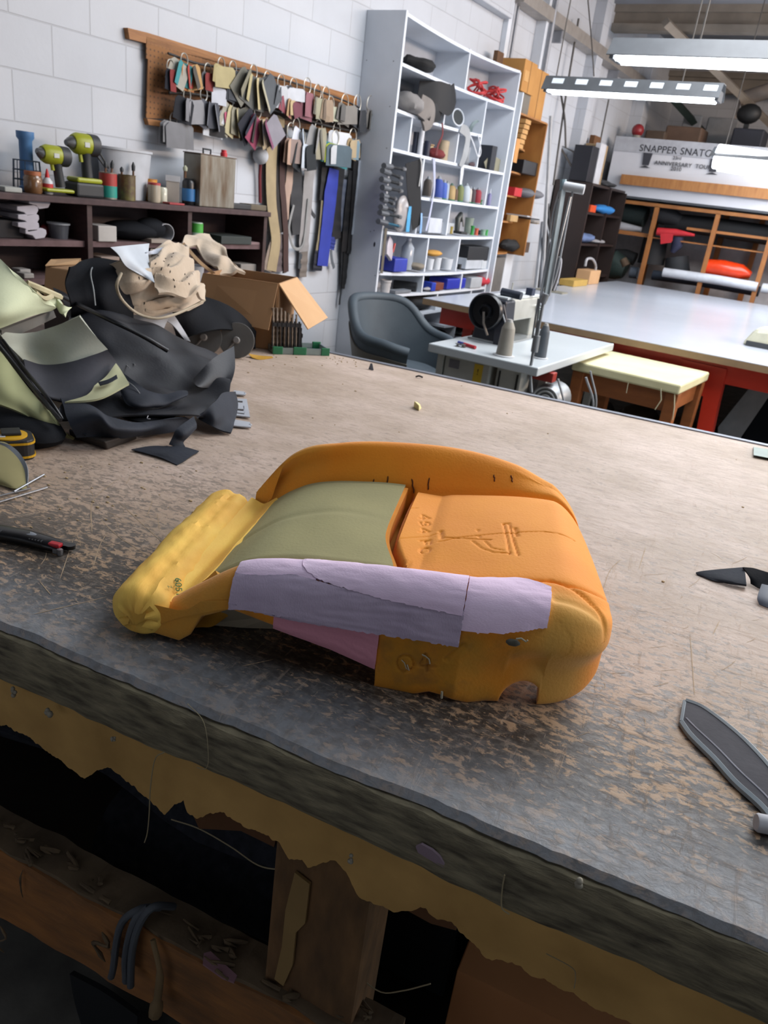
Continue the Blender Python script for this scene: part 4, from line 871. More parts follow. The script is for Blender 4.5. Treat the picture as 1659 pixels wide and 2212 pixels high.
panel('box_wall', [bp(0, 0, hb*.6), bp(0, Wb, hb*.6), bp(0, Wb, hb), bp(0, 0, hb)], CARD)
panel('side_flap', [bp(Lb+.003, .0, hb), bp(Lb+.003, Wb, hb), bp(Lb+.14, Wb-.01, hb-.135), bp(Lb+.115, .03, hb-.15)], CARD_L, 'pale inside of the folded-out side flap')
b2 = thing('cardboard_box', 'small brown cardboard carton behind the black cloth at the left of the pile', 'box', PB(150, 700))
q0 = PB(98, 640, .20); 
obj('carton_body', MB().hexa([PB(92, 660, .13), PB(160, 672, .13), PB(215, 640, .13), PB(150, 625, .13), PB(98, 575, .24), PB(162, 585, .24), PB(210, 562, .25), PB(112, 562, .25)]), CARD, b2, bev=.004)
obj('carton_flap', MB().prism([PB(110, 562, .25), PB(175, 560, .26), PB(172, 572, .245), PB(98, 575, .243)], (0, 0, .003)), CARD_L, b2)
obj('tilted_base', MB().hexa([PB(100, 745, .0), PB(170, 760, 0), PB(215, 720, 0), PB(150, 700, 0), PB(92, 661, .128), PB(160, 673, .128), PB(215, 641, .128), PB(150, 626, .128)]), C('#3a3230', .8), None, label='dark carton at the bottom of the pile under the small brown carton', cat='box')
# ---- drill bit stand
ds = thing('drill_bit_set', 'black drill bit stand full of twist drills in a green and clear case', 'drill bit set', PB(640, 770))
c = PB(640, 768); dx_ = (PB(716, 768)-PB(590, 764)); dx_.z = 0; dx_.normalize(); dy_ = Vector((-dx_.y, dx_.x, 0))
def dp(a, b, h): return c+dx_*a+dy_*b+Vector((0, 0, h))
GRNP = C('#1d6b45', .4); CLR = mat('clear_plastic', '#aebdb9', .15, trans=.55)
lp = PB(590, 765); La = (PB(716, 775)-lp).length
def tp(a, b, h): return lp+dx_*a+dy_*b+Vector((0, 0, h))
D_ = .10
tray = MB(); 
for (a0, b0, a1, b1) in ((0, 0, La, .004), (0, D_, La, D_+.004), (0, 0, .004, D_), (La-.004, 0, La, D_)): tray.hexa([tp(a0, b0, 0), tp(a1, b0, 0), tp(a1, b1, 0), tp(a0, b1, 0), tp(a0, b0, .024), tp(a1, b0, .024), tp(a1, b1, .024), tp(a0, b1, .024)])
tray.hexa([tp(0, 0, 0), tp(La, 0, 0), tp(La, D_, 0), tp(0, D_, 0), tp(0, 0, .003), tp(La, 0, .003), tp(La, D_, .003), tp(0, D_, .003)])
obj('case_tray', tray, CLR, ds, label='clear plastic case tray')
for a0, a1 in ((-.003, .035), (.075, .125), (La-.03, La+.003)):
    obj('green_band', MB().hexa([tp(a0, -.003, 0), tp(a1, -.003, 0), tp(a1, .003, 0), tp(a0, .003, 0), tp(a0, -.003, .028), tp(a1, -.003, .028), tp(a1, .003, .028), tp(a0, .003, .028)]), GRNP, ds, bev=.002, label='green edge of the case')
    obj('green_band', MB().hexa([tp(a0, D_-.002, 0), tp(a1, D_-.002, 0), tp(a1, D_+.007, 0), tp(a0, D_+.007, 0), tp(a0, D_-.002, .03), tp(a1, D_-.002, .03), tp(a1, D_+.007, .03), tp(a0, D_+.007, .03)]), GRNP, ds, bev=.002, label='green edge of the case')
BK = C('#17181b', .45)
def lean(a, b, h): return tp(a, b+h*.0, .01+h)
fr = MB()
for r, (bb, hh) in enumerate(((.02, .105), (.045, .085), (.065, .06))):
    for hz in (.0, hh-.02):
        fr.hexa([lean(.0+r*.02, bb, hz), lean(.105+r*.012, bb, hz), lean(.105+r*.012, bb+.012, hz), lean(.0+r*.02, bb+.012, hz), lean(-.004+r*.02, bb, hz+.014), lean(.105+r*.012, bb, hz+.014), lean(.105+r*.012, bb+.012, hz+.014), lean(-.004+r*.02, bb+.012, hz+.014)])
    for k in range(7):
        a = .0+r*.02+k*(.105-.008*r)/6.3
        fr.hexa([lean(a, bb, 0), lean(a+.004, bb, 0), lean(a+.004, bb+.010, 0), lean(a, bb+.010, 0), lean(a-.004, bb, hh), lean(a, bb, hh), lean(a, bb+.010, hh), lean(a-.004, bb+.010, hh)])
obj('stand_frame', fr, BK, ds, label='black plastic bit holder')
STL = mat('bronze_steel', '#9b8c7c', .35, metal=.6, col2='#6a5c50', scale=60)
k_ = 0
for r, (bb, hh) in enumerate(((.026, .155), (.050, .140), (.070, .120))):
    for k in range(7 if r == 0 else (6 if r == 1 else 5)):
        a = .006+r*.02+k*.0145; h1 = hh-k*.004+random.uniform(-.008, .008); rr = .0064-.0004*k-.0006*r
        mb = MB(); pts = [lean(a-.0006*z, bb, z/100) for z in range(0, int(h1*100)+1)]
        mb.tube(pts, [rr*(1 if i % 2 else .78) for i in range(len(pts))], 7)
        obj('drill_bit', mb, STL, ds, True)
obj('yellow_packet', cloth(pb3(((536, 764, .012), (560, 768, .003), (588, 770, .004)), ((545, 773, .003), (562, 777, .001), (590, 773, .002))), .001, nu=6, nv=10), C('#b98c2c', .6), None, label='yellow torn packet on the bench beside the drill bit case', cat='packet')
# white plastic connector clips
cl = C('#b5bac3', .5)
for (a, b, c_, d, lb) in (((505, 845), (528, 848), (530, 855), (505, 853), 'narrow white plastic clip at the back of three beside the seat cover'), ((500, 862), (533, 864), (540, 903), (500, 898), 'widest white slotted plastic clip beside the seat cover'), ((498, 907), (540, 914), (542, 925), (500, 921), 'long white plastic clip at the front beside the seat cover')):
    mb = MB(); P = [PB(*p, .004) for p in (a, b, c_, d)]
    if 'widest' in lb:
        def lp2(s, t): return P[0].lerp(P[1], s).lerp(P[3].lerp(P[2], s), t)
        for t0, t1, s0 in ((0, .14, 0), (.24, .62, 0), (.72, .84, 0), (.9, 1, 0)): mb.prism([lp2(s0, t0), lp2(.75, t0), lp2(.75, t1), lp2(s0, t1)], (0, 0, .003))
        mb.prism([lp2(.7, 0), lp2(1, 0), lp2(1, 1), lp2(.7, 1)], (0, 0, .003))
    else:
        mb.prism(P, (0, 0, .003)); mb.ball(P[2].lerp(P[1], .5)+Vector((0, 0, .002)), (.004, .004, .003), 8)
    obj('plastic_clip', mb, cl, None, label=lb, cat='clip')
# cut scrap lying free
sc_ = thing('vinyl_scrap', 'charcoal vinyl offcut shaped like a whale tail lying alone on the bench', 'scrap', PB(360, 975))
heap('flat_piece', None, None, (((284, 972, .003), (320, 965, .006), (360, 962, .012)), ((330, 984, .003), (360, 980, .008), (398, 965, .010)), ((382, 1003, .003), (400, 993, .004), (430, 975, .004))), VIN2, t=.002, parent=sc_, nu=16, nv=16, wr=.003, ws=20)
heap('raised_tail', None, None, (((365, 960, .012), (372, 945, .025), (384, 925, .045), (418, 900, .055)), ((378, 964, .010), (384, 950, .02), (398, 938, .035), (424, 915, .045)), ((400, 966, .008), (396, 955, .012), (408, 942, .025), (424, 925, .035))), VIN2, t=.002, parent=sc_, nu=12, nv=16)
# tape measure
tp_ = thing('tape_measure', 'black and yellow tape measure with a clip beside the pile', 'tape measure', PB(40, 990))
c0 = PB(28, 985); TY = C('#c99a10', .45); TB = C('#1c1d20', .5)
ax_ = (PB(92, 985)-PB(0, 990)); ax_.z = 0; an = math.atan2(ax_.y, ax_.x); TF = frame((c0.x, c0.y, ZB), an)
def tl(mb): mb.v = [TF @ p for p in mb.v]; return mb
def rr_(x0, y0, x1, y1, r, z):
    out = []
    for cx_, cy_, a0 in ((x1-r, y1-r, 0), (x0+r, y1-r, 90), (x0+r, y0+r, 180), (x1-r, y0+r, 270)):
        for k in range(6): a = radians(a0+18*k); out.append(Vector((cx_+r*cos(a), cy_+r*sin(a), z)))
    return out
obj('case', tl(MB().prism(rr_(-.055, -.033, .04, .045, .022, 0), (0, 0, .042))), TB, tp_, bev=.003)
for z in (.005, .033): obj('yellow_band', tl(MB().prism(rr_(-.057, -.035, .042, .047, .024, z), (0, 0, .004))), TY, tp_)
obj('yellow_face', tl(MB().lathe([(.035, .0), (.035, .0025), (.033, .003)], (-.005, .006, .042), seg=28)), TY, tp_, True)
obj('belt_clip', tl(MB().box((-.018, -.008, .045), (.018, .03, .051))), TB, tp_, bev=.002, label='black belt clip')
obj('price_sticker', tl(MB().box((-.035, -.014, .0452), (-.012, .002, .0458))), C('#c6c8cc', .5), tp_)
# foam backed scrap standing at the left edge
heap('foam_offcut', 'curved olive foam offcut standing at the left frame edge in front of the tape measure', 'foam offcut', (((-60, 960, .05), (0, 955, .05), (25, 965, .045), (45, 985, .035), (58, 1012, .022)), ((-60, 1010, .02), (-20, 1020, .02), (10, 1032, .015), (35, 1045, .008), (58, 1050, .003)), ((-60, 1030, .006), (-20, 1040, .006), (10, 1050, .004), (30, 1056, .003), (52, 1058, .002))), mat('olive_offcut', '#979065', .85, col2='#857f58', scale=8), t=.003, nu=16, nv=26)
obj('grey_edge_cloth', cloth(pb3(((0, 955, .052), (25, 964, .047), (46, 984, .037), (60, 1012, .024), (60, 1050, .004)), ((0, 962, .046), (18, 970, .043), (38, 992, .032), (52, 1016, .020), (56, 1048, .004))), .002, nu=6, nv=24), C('#7b8188', .7), None, True, label='grey cloth edging on the olive offcut at the left', cat='cloth')
for k, (a, b) in enumerate((((-20, 1076, .004), (66, 1055, .004)), ((-20, 1090, .003), (102, 1053, .004)), ((30, 1062, .006), (95, 1025, .006)))):
    obj('metal_rod', MB().tube([PB(*a), PB(*b)], .0018, 8), C('#8d8f93', .3, metal=.7), None, True, label=('thin steel rod nearest the olive offcut', 'longest steel rod on the bench by the left edge', 'short steel rod sticking out behind the olive offcut')[k], cat='rod')
# utility knife
kn = thing('utility_knife', 'black safety cutter with red button lying left of the cushion', 'knife', PB(90, 1180))
a, b = PB(-30, 1155), PB(150, 1195); d = (b-a); d.z = 0; Lk = d.length; an = math.atan2(d.y, d.x); KF = frame((a.x, a.y, ZB), an)
def kl(mb): mb.v = [KF @ p for p in mb.v]; return mb
secs = []
for s, wy, wz, oy in ((0, .014, .015, 0), (.02, .017, .018, 0), (.07, .016, .019, .001), (.11, .0155, .0165, 0), (Lk-.035, .016, .016, 0), (Lk-.02, .0145, .013, .001), (Lk-.012, .012, .010, .001)):
    secs.append([(s, oy+wy*cos(q)*(abs(cos(q))**-.25 if abs(cos(q)) > .02 else 1), .001+wz*.5+wz*.5*sin(q)*(abs(sin(q))**-.25 if abs(sin(q)) > .02 else 1)) for q in np.linspace(0, 2*pi, 25)[:-1]])
mbk = MB(); n = 24; vv = [p for r in secs for p in r]
ff = [(i*n+j, i*n+(j+1) % n, (i+1)*n+(j+1) % n, (i+1)*n+j) for i in range(len(secs)-1) for j in range(n)]+[tuple(range(n-1, -1, -1)), tuple((len(secs)-1)*n+j for j in range(n))]
obj('handle', kl(mbk.add(vv, ff)), mat('glossy_black', '#101114', .28), kn, True)
obj('grip_ribs', kl(sum([[MB()]], [])[0].box((0, 0, 0), (.0001, .0001, .0001)) if 0 else (lambda m_: [m_.box((Lk-.062+.005*k, -.013, .0145), (Lk-.060+.005*k, -.002, .0172)) for k in range(5)] and m_)(MB())), C('#2a2c31', .5), kn)
obj('grip_ribs', kl((lambda m_: [m_.box((.02+.005*k, -.013, .0165), (.022+.005*k, -.003, .0192)) for k in range(4)] and m_)(MB())), C('#2a2c31', .5), kn)
obj('logo_oval', kl(MB().lathe([(.012, 0), (.011, .0006)], (.075, .001, .0188), seg=24, sc=(1.3, .5))), C('#7f858d', .4), kn, True, label='silver oval emblem')
obj('red_button', kl(MB().box((Lk-.03, -.012, .010), (Lk-.010, .000, .0165))), C('#b01828', .4), kn, bev=.002, label='red blade slider')
obj('blade_guard', kl(MB().lathe([(.008, 0), (.008, .006)], (Lk-.002, .006, .006), seg=18).box((Lk-.018, .0, .004), (Lk-.002, .013, .011))), mat('glossy_black', '#101114'), kn, True)
obj('blade_holder', kl(MB().box((Lk-.02, -.014, .002), (Lk-.006, -.007, .009)).lathe([(.004, 0), (.004, .010)], (Lk-.008, -.013, .001), seg=12)), C('#8e9094', .3, metal=.6), kn, True, label='grey metal blade holder')
# right hand scraps
sb = thing('leather_scrap', 'black leather strap offcut lying at the right edge of the bench', 'scrap', PB(1580, 1245))
heap('strip', None, None, (((1503, 1237, .003), (1520, 1234, .007), (1560, 1230, .014), (1608, 1226, .022)), ((1505, 1241, .001), (1535, 1248, .004), (1575, 1256, .008), (1612, 1262, .010)), ((1510, 1244, .0), (1545, 1256, .002), (1580, 1261, .003), (1612, 1264, .004))), VIN2, t=.0025, parent=sb, nu=12, nv=20)
heap('twisted_end', None, None, (((1605, 1226, .024), (1640, 1232, .022), (1690, 1250, .02)), ((1618, 1245, .015), (1645, 1255, .012), (1700, 1275, .01)), ((1622, 1262, .004), (1650, 1275, .004), (1700, 1295, .004))), BLK, t=.0025, parent=sb, nu=12, nv=16, wr=.002, ws=40)
heap('folded_tip', None, None, (((1645, 1262, .022), (1670, 1268, .02)), ((1636, 1290, .010), (1670, 1300, .01)), ((1640, 1306, .002), (1670, 1318, .002))), mat('slate_light', '#4a5160', .5), t=.0025, parent=sb, nu=8, nv=8)
gs = thing('trim_strip', 'dark grey curved trim offcut with pale edges at the lower right of the bench', 'scrap', PB(1580, 1620))
cpts = [((1480, 1516), (1473, 1560)), ((1515, 1530), (1495, 1590)), ((1560, 1562), (1545, 1640)), ((1610, 1605), (1590, 1690)), ((1665, 1665), (1650, 1745)), ((1720, 1740), (1700, 1810))]
G = clothgrid([[tuple(PB(*a, .006)), tuple(PB((a[0]*.4+b[0]*.6), (a[1]*.4+b[1]*.6), .006)), tuple(PB(*b, .005))] for a, b in cpts], 40, 10)
obj('strip_face', MB().sheet(G, .006), mat('dark_grey_felt', '#45454b', .85, col2='#3a3a40', scale=20, bump=.4), gs, True)
obj('pale_edge', MB().tube([Vector(G[i, 0])+Vector((0, 0, .002)) for i in range(40)], .0038, 6), C('#a3adb2', .8), gs, True)
obj('pale_edge', MB().tube([Vector(G[i, 9])*1.0+Vector((0, 0, -.001)) for i in range(40)], .0048, 6).tube([Vector(G[0, k]) for k in range(10)], .0035, 6), C('#98a4ab', .8), gs, True)
obj('raised_seam', MB().tube([Vector(G[i, 6])+Vector((0, 0, .003)) for i in range(2, 40)], .0013, 6), C('#a4a6b2', .6), gs, True)
obj('chalk_stick', MB().lathe([(.0085, 0), (.010, .002), (.010, .06), (.0095, .062)], PB(1633, 1776, .0105), (PB(1700, 1790)-PB(1633, 1776)).normalized(), 18), C('#c9cacf', .6), None, True, label='white chalk stick at the lower right edge of the bench', cat='chalk')
obj('metal_offcut', MB().hexa([PB(1628, 965), PB(1628, 983), PB(1690, 995), PB(1690, 975), PB(1628, 965, .008), PB(1628, 983, .008), PB(1690, 995, .008), PB(1690, 975, .008)]), C('#7f9088', .4), None, label='pale green-grey bar at the far right corner of the bench', cat='bar')
cr_ = MB().hexa([PB(893, 880), PB(905, 888), PB(911, 882), PB(900, 876), PB(895, 866, .02), PB(905, 876, .016), PB(908, 874, .012), PB(901, 868, .016)])
obj('foam_crumb', cr_, C('#dccf94', .8), None, bev=.002, label='pale yellow foam crumb standing on the bench behind the cushion', cat='crumb')
obj('foam_crumb', MB().prism([PB(796, 797), PB(803, 800), PB(800, 785, .02)], (.008, 0, .002)), C('#6f7480', .6), None, label='grey triangular chip near the back edge of the bench', cat='crumb')
obj('black_shred', MB().tube(cr([tuple(PB(*p)) for p in ((898, 814, .004), (905, 812, .008), (913, 815, .004))], 8), .003, 6), C('#111', .8) if 0 else C('#121212', .8), None, True, label='tiny black shred near the back edge of the bench', cat='shred')
db = MB()
for k in range(170):
    x, y = random.choice([(random.gauss(560, 60), random.gauss(770, 12)), (random.uniform(560, 1640), random.uniform(800, 1300)), (random.gauss(730, 25), random.gauss(775, 8)), (random.uniform(30, 500), random.uniform(1000, 1150))])
    p = PB(x, y); q = BI @ p
    if q.y > DEP-.03 or (430 < x < 1330 and y > 950): continue
    r = random.uniform(.001, .0028); db.ball(p+Vector((0, 0, r*.4)), (r*random.uniform(1, 2), r, r*.6), 6)
obj('foam_dust', db, C('#b9a27c', .9), None, label='scattered tan foam dust and crumbs on the bench', cat='dust', kind='stuff')
# pale knife scratches in the fibreboard
scm = MB()
def scr(pts, w_=.0022):
    P = cr([tuple(PB(*p)) for p in pts], 24); 
    for i in range(23):
        a, b = Vector(P[i]), Vector(P[i+1]); d = (b-a); n = Vector((-d.y, d.x, 0)).normalized()*w_*.5*(.5+.8*abs(noise.noise(Vector((i*.7, pts[0][0], 0)))))*min(1, i/3, (23-i)/3+.2)
        z = Vector((0, 0, .0004)); scm.add([a-n+z, b-n+z, b+n+z, a+n+z], [(0, 1, 2, 3)])
for s in (((213, 1115), (245, 1150), (290, 1182), (347, 1216)), ((250, 1078), (300, 1125), (350, 1170), (372, 1183)), ((200, 1168), (197, 1100), (210, 1070), (255, 1035)), ((200, 1230), (215, 1180), (232, 1150)), ((160, 1160), (130, 1250)), ((85, 1255), (110, 1285)), ((345, 1148), (340, 1110)), ((330, 1080), (318, 1115)), ((1344, 1206), (1318, 1232), (1302, 1275)), ((1395, 1180), (1380, 1230)), ((1555, 1340), (1540, 1370)), ((1490, 1365), (1500, 1500)), ((60, 1330), (230, 1290)), ((700, 1410), (760, 1390)), ((520, 1440), (590, 1425))): scr(s, .0020)
for k in range(70):
    x, y = (random.uniform(20, 480), random.uniform(1000, 1250)) if k < 35 else (random.uniform(1250, 1640), random.uniform(1150, 1620))
    a = random.uniform(0, pi); L_ = random.uniform(12, 60); scr(((x, y), (x+L_*.5*cos(a)+3, y+L_*.25*sin(a)), (x+L_*cos(a), y+L_*.5*sin(a))), random.uniform(.0006, .0014))
bench_sc = obj('scratches', scm, C('#b39c80', .9), bench, label='pale scratches in the fibreboard', kind='stuff')
# ================================================================ dark cabinet against the left wall
DKW = mat('dark_stained_wood', '#3b2423', .6, col2='#2a1918', scale=6, stretch=(3, 1, 12))
CB = thing('dark_cabinet', 'long dark stained wooden shelf cabinet against the left wall behind the pile', 'cabinet', (-3.15, 2.4, 0))
zt_ = 1.322
XF, XB = -3.0, -3.295
obj('cabinet_top', MB().box((XB, 1.1, zt_-.025), (XF+.015, 3.60, zt_)), mat('dusty_dark_wood', '#4d3a3a', .75, col2='#38282a', scale=20), CB, bev=.003)
for y in (1.1, 2.37, 2.975, 3.56): obj('upright', MB().box((XB, y, 0), (XF, y+.028, zt_-.025)), DKW, CB, bev=.002)
for z, nm in ((1.118, 'shelf'), (.96, 'shelf'), (.55, 'shelf')):
    for a, b in ((1.128, 2.37), (2.398, 2.975), (3.003, 3.56)):
        obj(nm, MB().box((XB, a, z), (XF-.02, b, z+.025)), mat('dusty_shelf', '#6a5355', .8, col2='#4a3738', scale=14), CB)
obj('back_panel', MB().box((WX+.001, 1.1, 0), (XB+.004, 3.59, zt_-.025)), DKW, CB)
def zof(px, py, X): return PX(px, py, X).z
def at(px, py, X, z0):
    p = PX(px, py, X); return Vector((X, p.y, z0))
def wid(px, py, w, X):
    return abs(PX(px+w/2, py, X).y-PX(px-w/2, py, X).y)
def rad(px, py, w, X):
    return w/FPX*(PX(px, py, X)-CAM).dot(FW)/2
def vessel(name, label, cat, px, yt, yb, w, X, z0, parts, group=None, seg=20, sc=(1, 1)):
    """parts: (part, material, [(r fraction, h fraction)...]) ; size read from the wall plane"""
    c = at(px, yb, X, z0); h = PX(px, yt, X).z-PX(px, yb, X).z; r = rad(px, (yt+yb)/2, w, X)
    if len(parts) == 1:
        return obj(name, MB().lathe([(a*r, b*h) for a, b in parts[0][2]], c, seg=seg, sc=sc), parts[0][1], None, True, label=label, cat=cat, group=group)
    t = thing(name, label, cat, c, 0, group)
    for q in parts:
        obj(q[0], MB().lathe([(a*r, b*h) for a, b in q[2]], c, seg=seg, sc=sc), q[1], t, True, label=q[3] if len(q) > 3 else None)
    return t
def boxon(name, label, cat, px, yt, yb, w, X, z0, d, m, a=0, bev=.004, group=None):
    c = at(px, yb, X, z0); h = PX(px, yt, X).z-PX(px, yb, X).z; ww = wid(px, (yt+yb)/2, w, X)
    mb = MB().box((-d/2, -ww/2, 0), (d/2, ww/2, h), frame(c, a))
    return obj(name, mb, m, None, bev=bev, label=label, cat=cat, group=group)
CAN = [(1, 0), (1, .97), (1.04, .98), (1.04, 1), (.93, 1), (.93, .1), (0, .1)]
ZC = zt_+.001
XC = -3.09
# blue tool with wire cage
t = thing('blue_dispenser', 'blue plastic tube standing in a wire cage at the far left of the cabinet top', 'dispenser', at(58, 400, -3.16, ZC))
BL = C('#4f7bab', .5); r_ = rad(60, 330, 30, -3.16); c = at(60, 400, -3.16, ZC); H_ = PX(60, 270, -3.16).z-PX(60, 400, -3.16).z
obj('tube', MB().lathe([(r_*1.15, 0), (r_*1.15, H_*.08), (r_*.9, H_*.1), (r_*.9, H_*.85), (r_*1.2, H_*.9), (r_*1.2, H_), (r_*.8, H_)], c), BL, t, True)
cg = MB(); 
for k in range(10):
    a = 2*pi*k/10; cg.tube([c+Vector((.052*cos(a), .062*sin(a), 0)), c+Vector((.045*cos(a), .055*sin(a), H_*.52))], .002, 5)
for hh in (.01, .2, .36, .52):
    cg.tube([c+Vector(((.052-.014*hh)*cos(2*pi*k/20), (.062-.014*hh)*sin(2*pi*k/20), H_*hh)) for k in range(21)], .0025, 5)
obj('wire_cage', cg, C('#2c3f52', .5), t)
AMB = mat('amber_jar', '#7c5a3a', .25, col2='#5f4026', scale=20, coat=.5)
vessel('glass_jar', 'brown glass jar with orange lid on the cabinet beside the blue tube', 'jar', 72, 363, 410, 38, XC, ZC, [('jar_body', AMB, [(.9, 0), (1, .1), (1, .7), (.85, .82)]), ('lid', C('#a5603a', .5), [(.9, .82), (.9, 1), (0, 1)], 'orange lid')])
vessel('glue_bottle', 'white glue bottle with red nozzle cap next to the amber jar', 'bottle', 103, 350, 405, 22, XC, ZC, [('bottle_body', C('#c7c9cd', .4), [(.9, 0), (1, .05), (1, .5), (.4, .66)]), ('label_band', C('#b53030', .5), [(1.02, .15), (1.02, .42)], 'red label'), ('nozzle', C('#c21f28', .4), [(.45, .66), (.35, .8), (.12, 1)], 'red nozzle')])
# cordless drills
YG = C('#9aa01f', .45); DG = C('#2b2e31', .55)
def drill(label, X, chuck, b0, b1, bh, hand, foot, batt):
    c = at(hand[0], batt[3], X, ZC); t = thing('cordless_drill', label, 'drill', c)
    P = lambda x, y: Vector((X, PX(x, y, X).y, PX(x, y, X).z))
    def ell(a, b, ra, rb, seg=14, ylen=None): return MB().tube([a, b], [ra, rb], seg)
    A, B_ = P(*b0), P(*b1); r = bh
    mbody = obj('motor_body', MB().tube([A, A.lerp(B_, .15), A.lerp(B_, .7), A.lerp(B_, .93), B_], [r*.75, r, r*1.02, r, r*.75], 16), YG, t, True, label='lime green housing')
    obj('rear_cap', MB().tube([A.lerp(B_, .62), A.lerp(B_, .95), B_+(B_-A)*.03], [r*1.06, r*1.06, r*.7], 16), DG, t, True)
    obj('chuck', MB().tube([P(*chuck), A.lerp(P(*chuck), .45), A], [r*.28, r*.52, r*.62], 14), C('#6f7070', .35, metal=.6), t, True)
    h0, h1 = P(*hand[:2]), P(*hand[2:])
    obj('handle', MB().tube([h0, h0.lerp(h1, .3), h1], [r*.62, r*.5, r*.55], 12), DG, t, True)
    obj('trigger', MB().tube([h0+Vector((0, -r*.6, -r*.2)), h0+Vector((0, -r*.5, -r*.9))], r*.22, 8), YG, t, True)
    f0, f1 = P(foot[0], foot[1]), P(foot[2], foot[3]); 
    obj('battery_foot', MB().box((X-.04, f0.y, f1.z), (X+.04, f1.y, f0.z)), YG, t, bev=.008, label='lime green foot')
    q0, q1 = P(batt[0], batt[1]), P(batt[2], batt[3])
    if batt[1] < batt[3]-3: obj('battery', MB().box((X-.045, q0.y, ZC), (X+.045, q1.y, f1.z)), DG, t, bev=.01, label='black battery pack')
    obj('rating_label', MB().box((X+r*.92, A.lerp(B_, .25).y, A.lerp(B_, .3).z-r*.25), (X+r*1.04, A.lerp(B_, .45).y, A.lerp(B_, .3).z+r*.2)), C('#b9bdb8', .5), mbody)
    return t
drill('lime and black cordless drill without a battery, left and smaller of the two', -3.08, (79, 325), (90, 331), (146, 340), .038, (122, 350, 131, 404), (88, 404, 150, 417), (90, 415, 150, 417))
drill('lime and black cordless drill standing tallest on its battery', -3.09, (142, 308), (156, 308), (208, 316), .043, (184, 330, 189, 383), (155, 381, 210, 397), (152, 396, 212, 422))
obj('pliers_handles', MB().tube([PX(232, 368, -3.16), PX(205, 330, -3.16), PX(212, 325, -3.16), PX(238, 368, -3.16)], .005, 6), DG, None, label='two thin black prongs leaning behind the taller drill', cat='tool')
# brushes in cans
def brush(px, y0, y1, X, m1, label, tilt=0, w=.006):
    a = PX(px, y1, X); b = PX(px+tilt, y0, X); t = thing('paint_brush', label, 'brush', a)
    obj('brush_handle', MB().tube([a, a.lerp(b, .55)], w*.8, 8), C('#6b4b33', .6), t, True)
    obj('bristles', MB().tube([a.lerp(b, .55), a.lerp(b, .8), b], [w*1.3, w*1.5, w*.4], 8), m1, t, True)
RC = C('#a4342f', .5); TC = C('#1f8d7f', .5)
vessel('paint_can', 'red over teal tin can holding brushes on the cabinet', 'can', 234, 370, 427, 36, XC, ZC, [('can_body', C('#8f8a80', .4, metal=.4), CAN), ('red_band', RC, [(1.02, .5), (1.02, .96)]), ('teal_band', TC, [(1.02, .06), (1.02, .5)])])
brush(228, 348, 380, XC, DG, 'dark brush standing left in the red and teal can'); brush(240, 346, 385, XC+.01, DG, 'dark pointed brush standing right in the red and teal can', 3)
vessel('paint_can', 'rusty brown paint-splashed tin can with two brushes', 'can', 275, 372, 427, 35, XC, ZC, [('can_body', mat('rusty_can', '#4a2f25', .5, col2='#6c6636', scale=45), CAN)])
brush(263, 360, 385, XC, DG, 'short dark brush in the rusty can'); brush(288, 350, 392, XC, DG, 'tall dark brush in the rusty can')
vessel('orange_tin', 'orange and yellow tin behind the clear jar', 'tin', 323, 380, 428, 32, XC-.07, ZC, [('tin_body', mat('orange_tin', '#b8682a', .45, col2='#c09030', scale=30), CAN)])
vessel('plastic_jar', 'clear jar of pale fittings with white lid', 'jar', 333, 380, 432, 27, XC, ZC, [('jar_body', mat('milky_jar', '#b3a894', .3, coat=.4), [(.95, 0), (1, .08), (1, .72)]), ('lid', C('#a83c3c', .5), [(1, .72), (1, .8), (.9, .82)])])
vessel('plastic_jar', 'pale translucent jar of pins right of the red-lidded jar', 'jar', 350, 398, 432, 22, XC, ZC, [('jar_body', C('#c0c0ae', .3, coat=.4), [(.95, 0), (1, .1), (1, .9), (.8, 1)])])
vessel('white_tub', 'white square tub with lid beside the clear jars', 'tub', 373, 376, 436, 38, XC-.02, ZC, [('tub_body', C('#b1aca4', .5), [(.9, 0), (1, .05), (1, .8)]), ('tub_lid', C('#c9ccd0', .4), [(1.1, .8), (1.1, 1), (0, 1)])], seg=4)
boxon('red_tray', 'flat red lid in front of the white tub', 'tray', 375, 432, 436, 32, XC+.06, ZC, .05, C('#9c2f35', .5), bev=.001)
obj('white_bucket', MB().lathe([(.07, 0), (.085, .21), (.09, .212), (.09, .222), (.083, .222), (.068, .01)], at(270, 410, -3.19, ZC), seg=24, sc=(1, 1.7)), C('#b8bcc2', .45), None, True, label='white rectangular bucket behind the brush cans', cat='bucket')
vessel('black_bottle', 'black plastic bottle with blue label', 'bottle', 407, 380, 437, 28, XC, ZC, [('bottle_body', C('#17191d', .35), [(.9, 0), (1, .04), (1, .85), (.8, .95), (.55, 1)]), ('bottle_label', C('#2f6fa8', .5), [(1.03, .15), (1.03, .62)], 'blue label')])
brush(400, 357, 384, XC, C('#a9ad95', .6), 'pale spatula standing in the black bottle', 0, .008)
t = thing('metal_tin', 'tall stained rectangular metal tin with carry handle', 'tin', at(450, 442, XC, ZC))
P0 = at(413, 438, XC, ZC); P1 = at(488, 442, XC, ZC); Ht = PX(450, 330, XC).z-PX(450, 440, XC).z
TINM = mat('stained_tin', '#8f9088', .4, metal=.45, col2='#5b4a38', scale=7, amt=.5, stretch=(1, 3, .7))
obj('tin_body', MB().box((XC-.06, P0.y, ZC), (XC+.06, P1.y, ZC+Ht)), TINM, t, bev=.004)
obj('tin_rim', MB().box((XC-.062, P0.y-.003, ZC+Ht), (XC+.062, P1.y+.003, ZC+Ht+.005)), C('#5e4b3c', .5), t)
yc = (P0.y*.6+P1.y*.4)
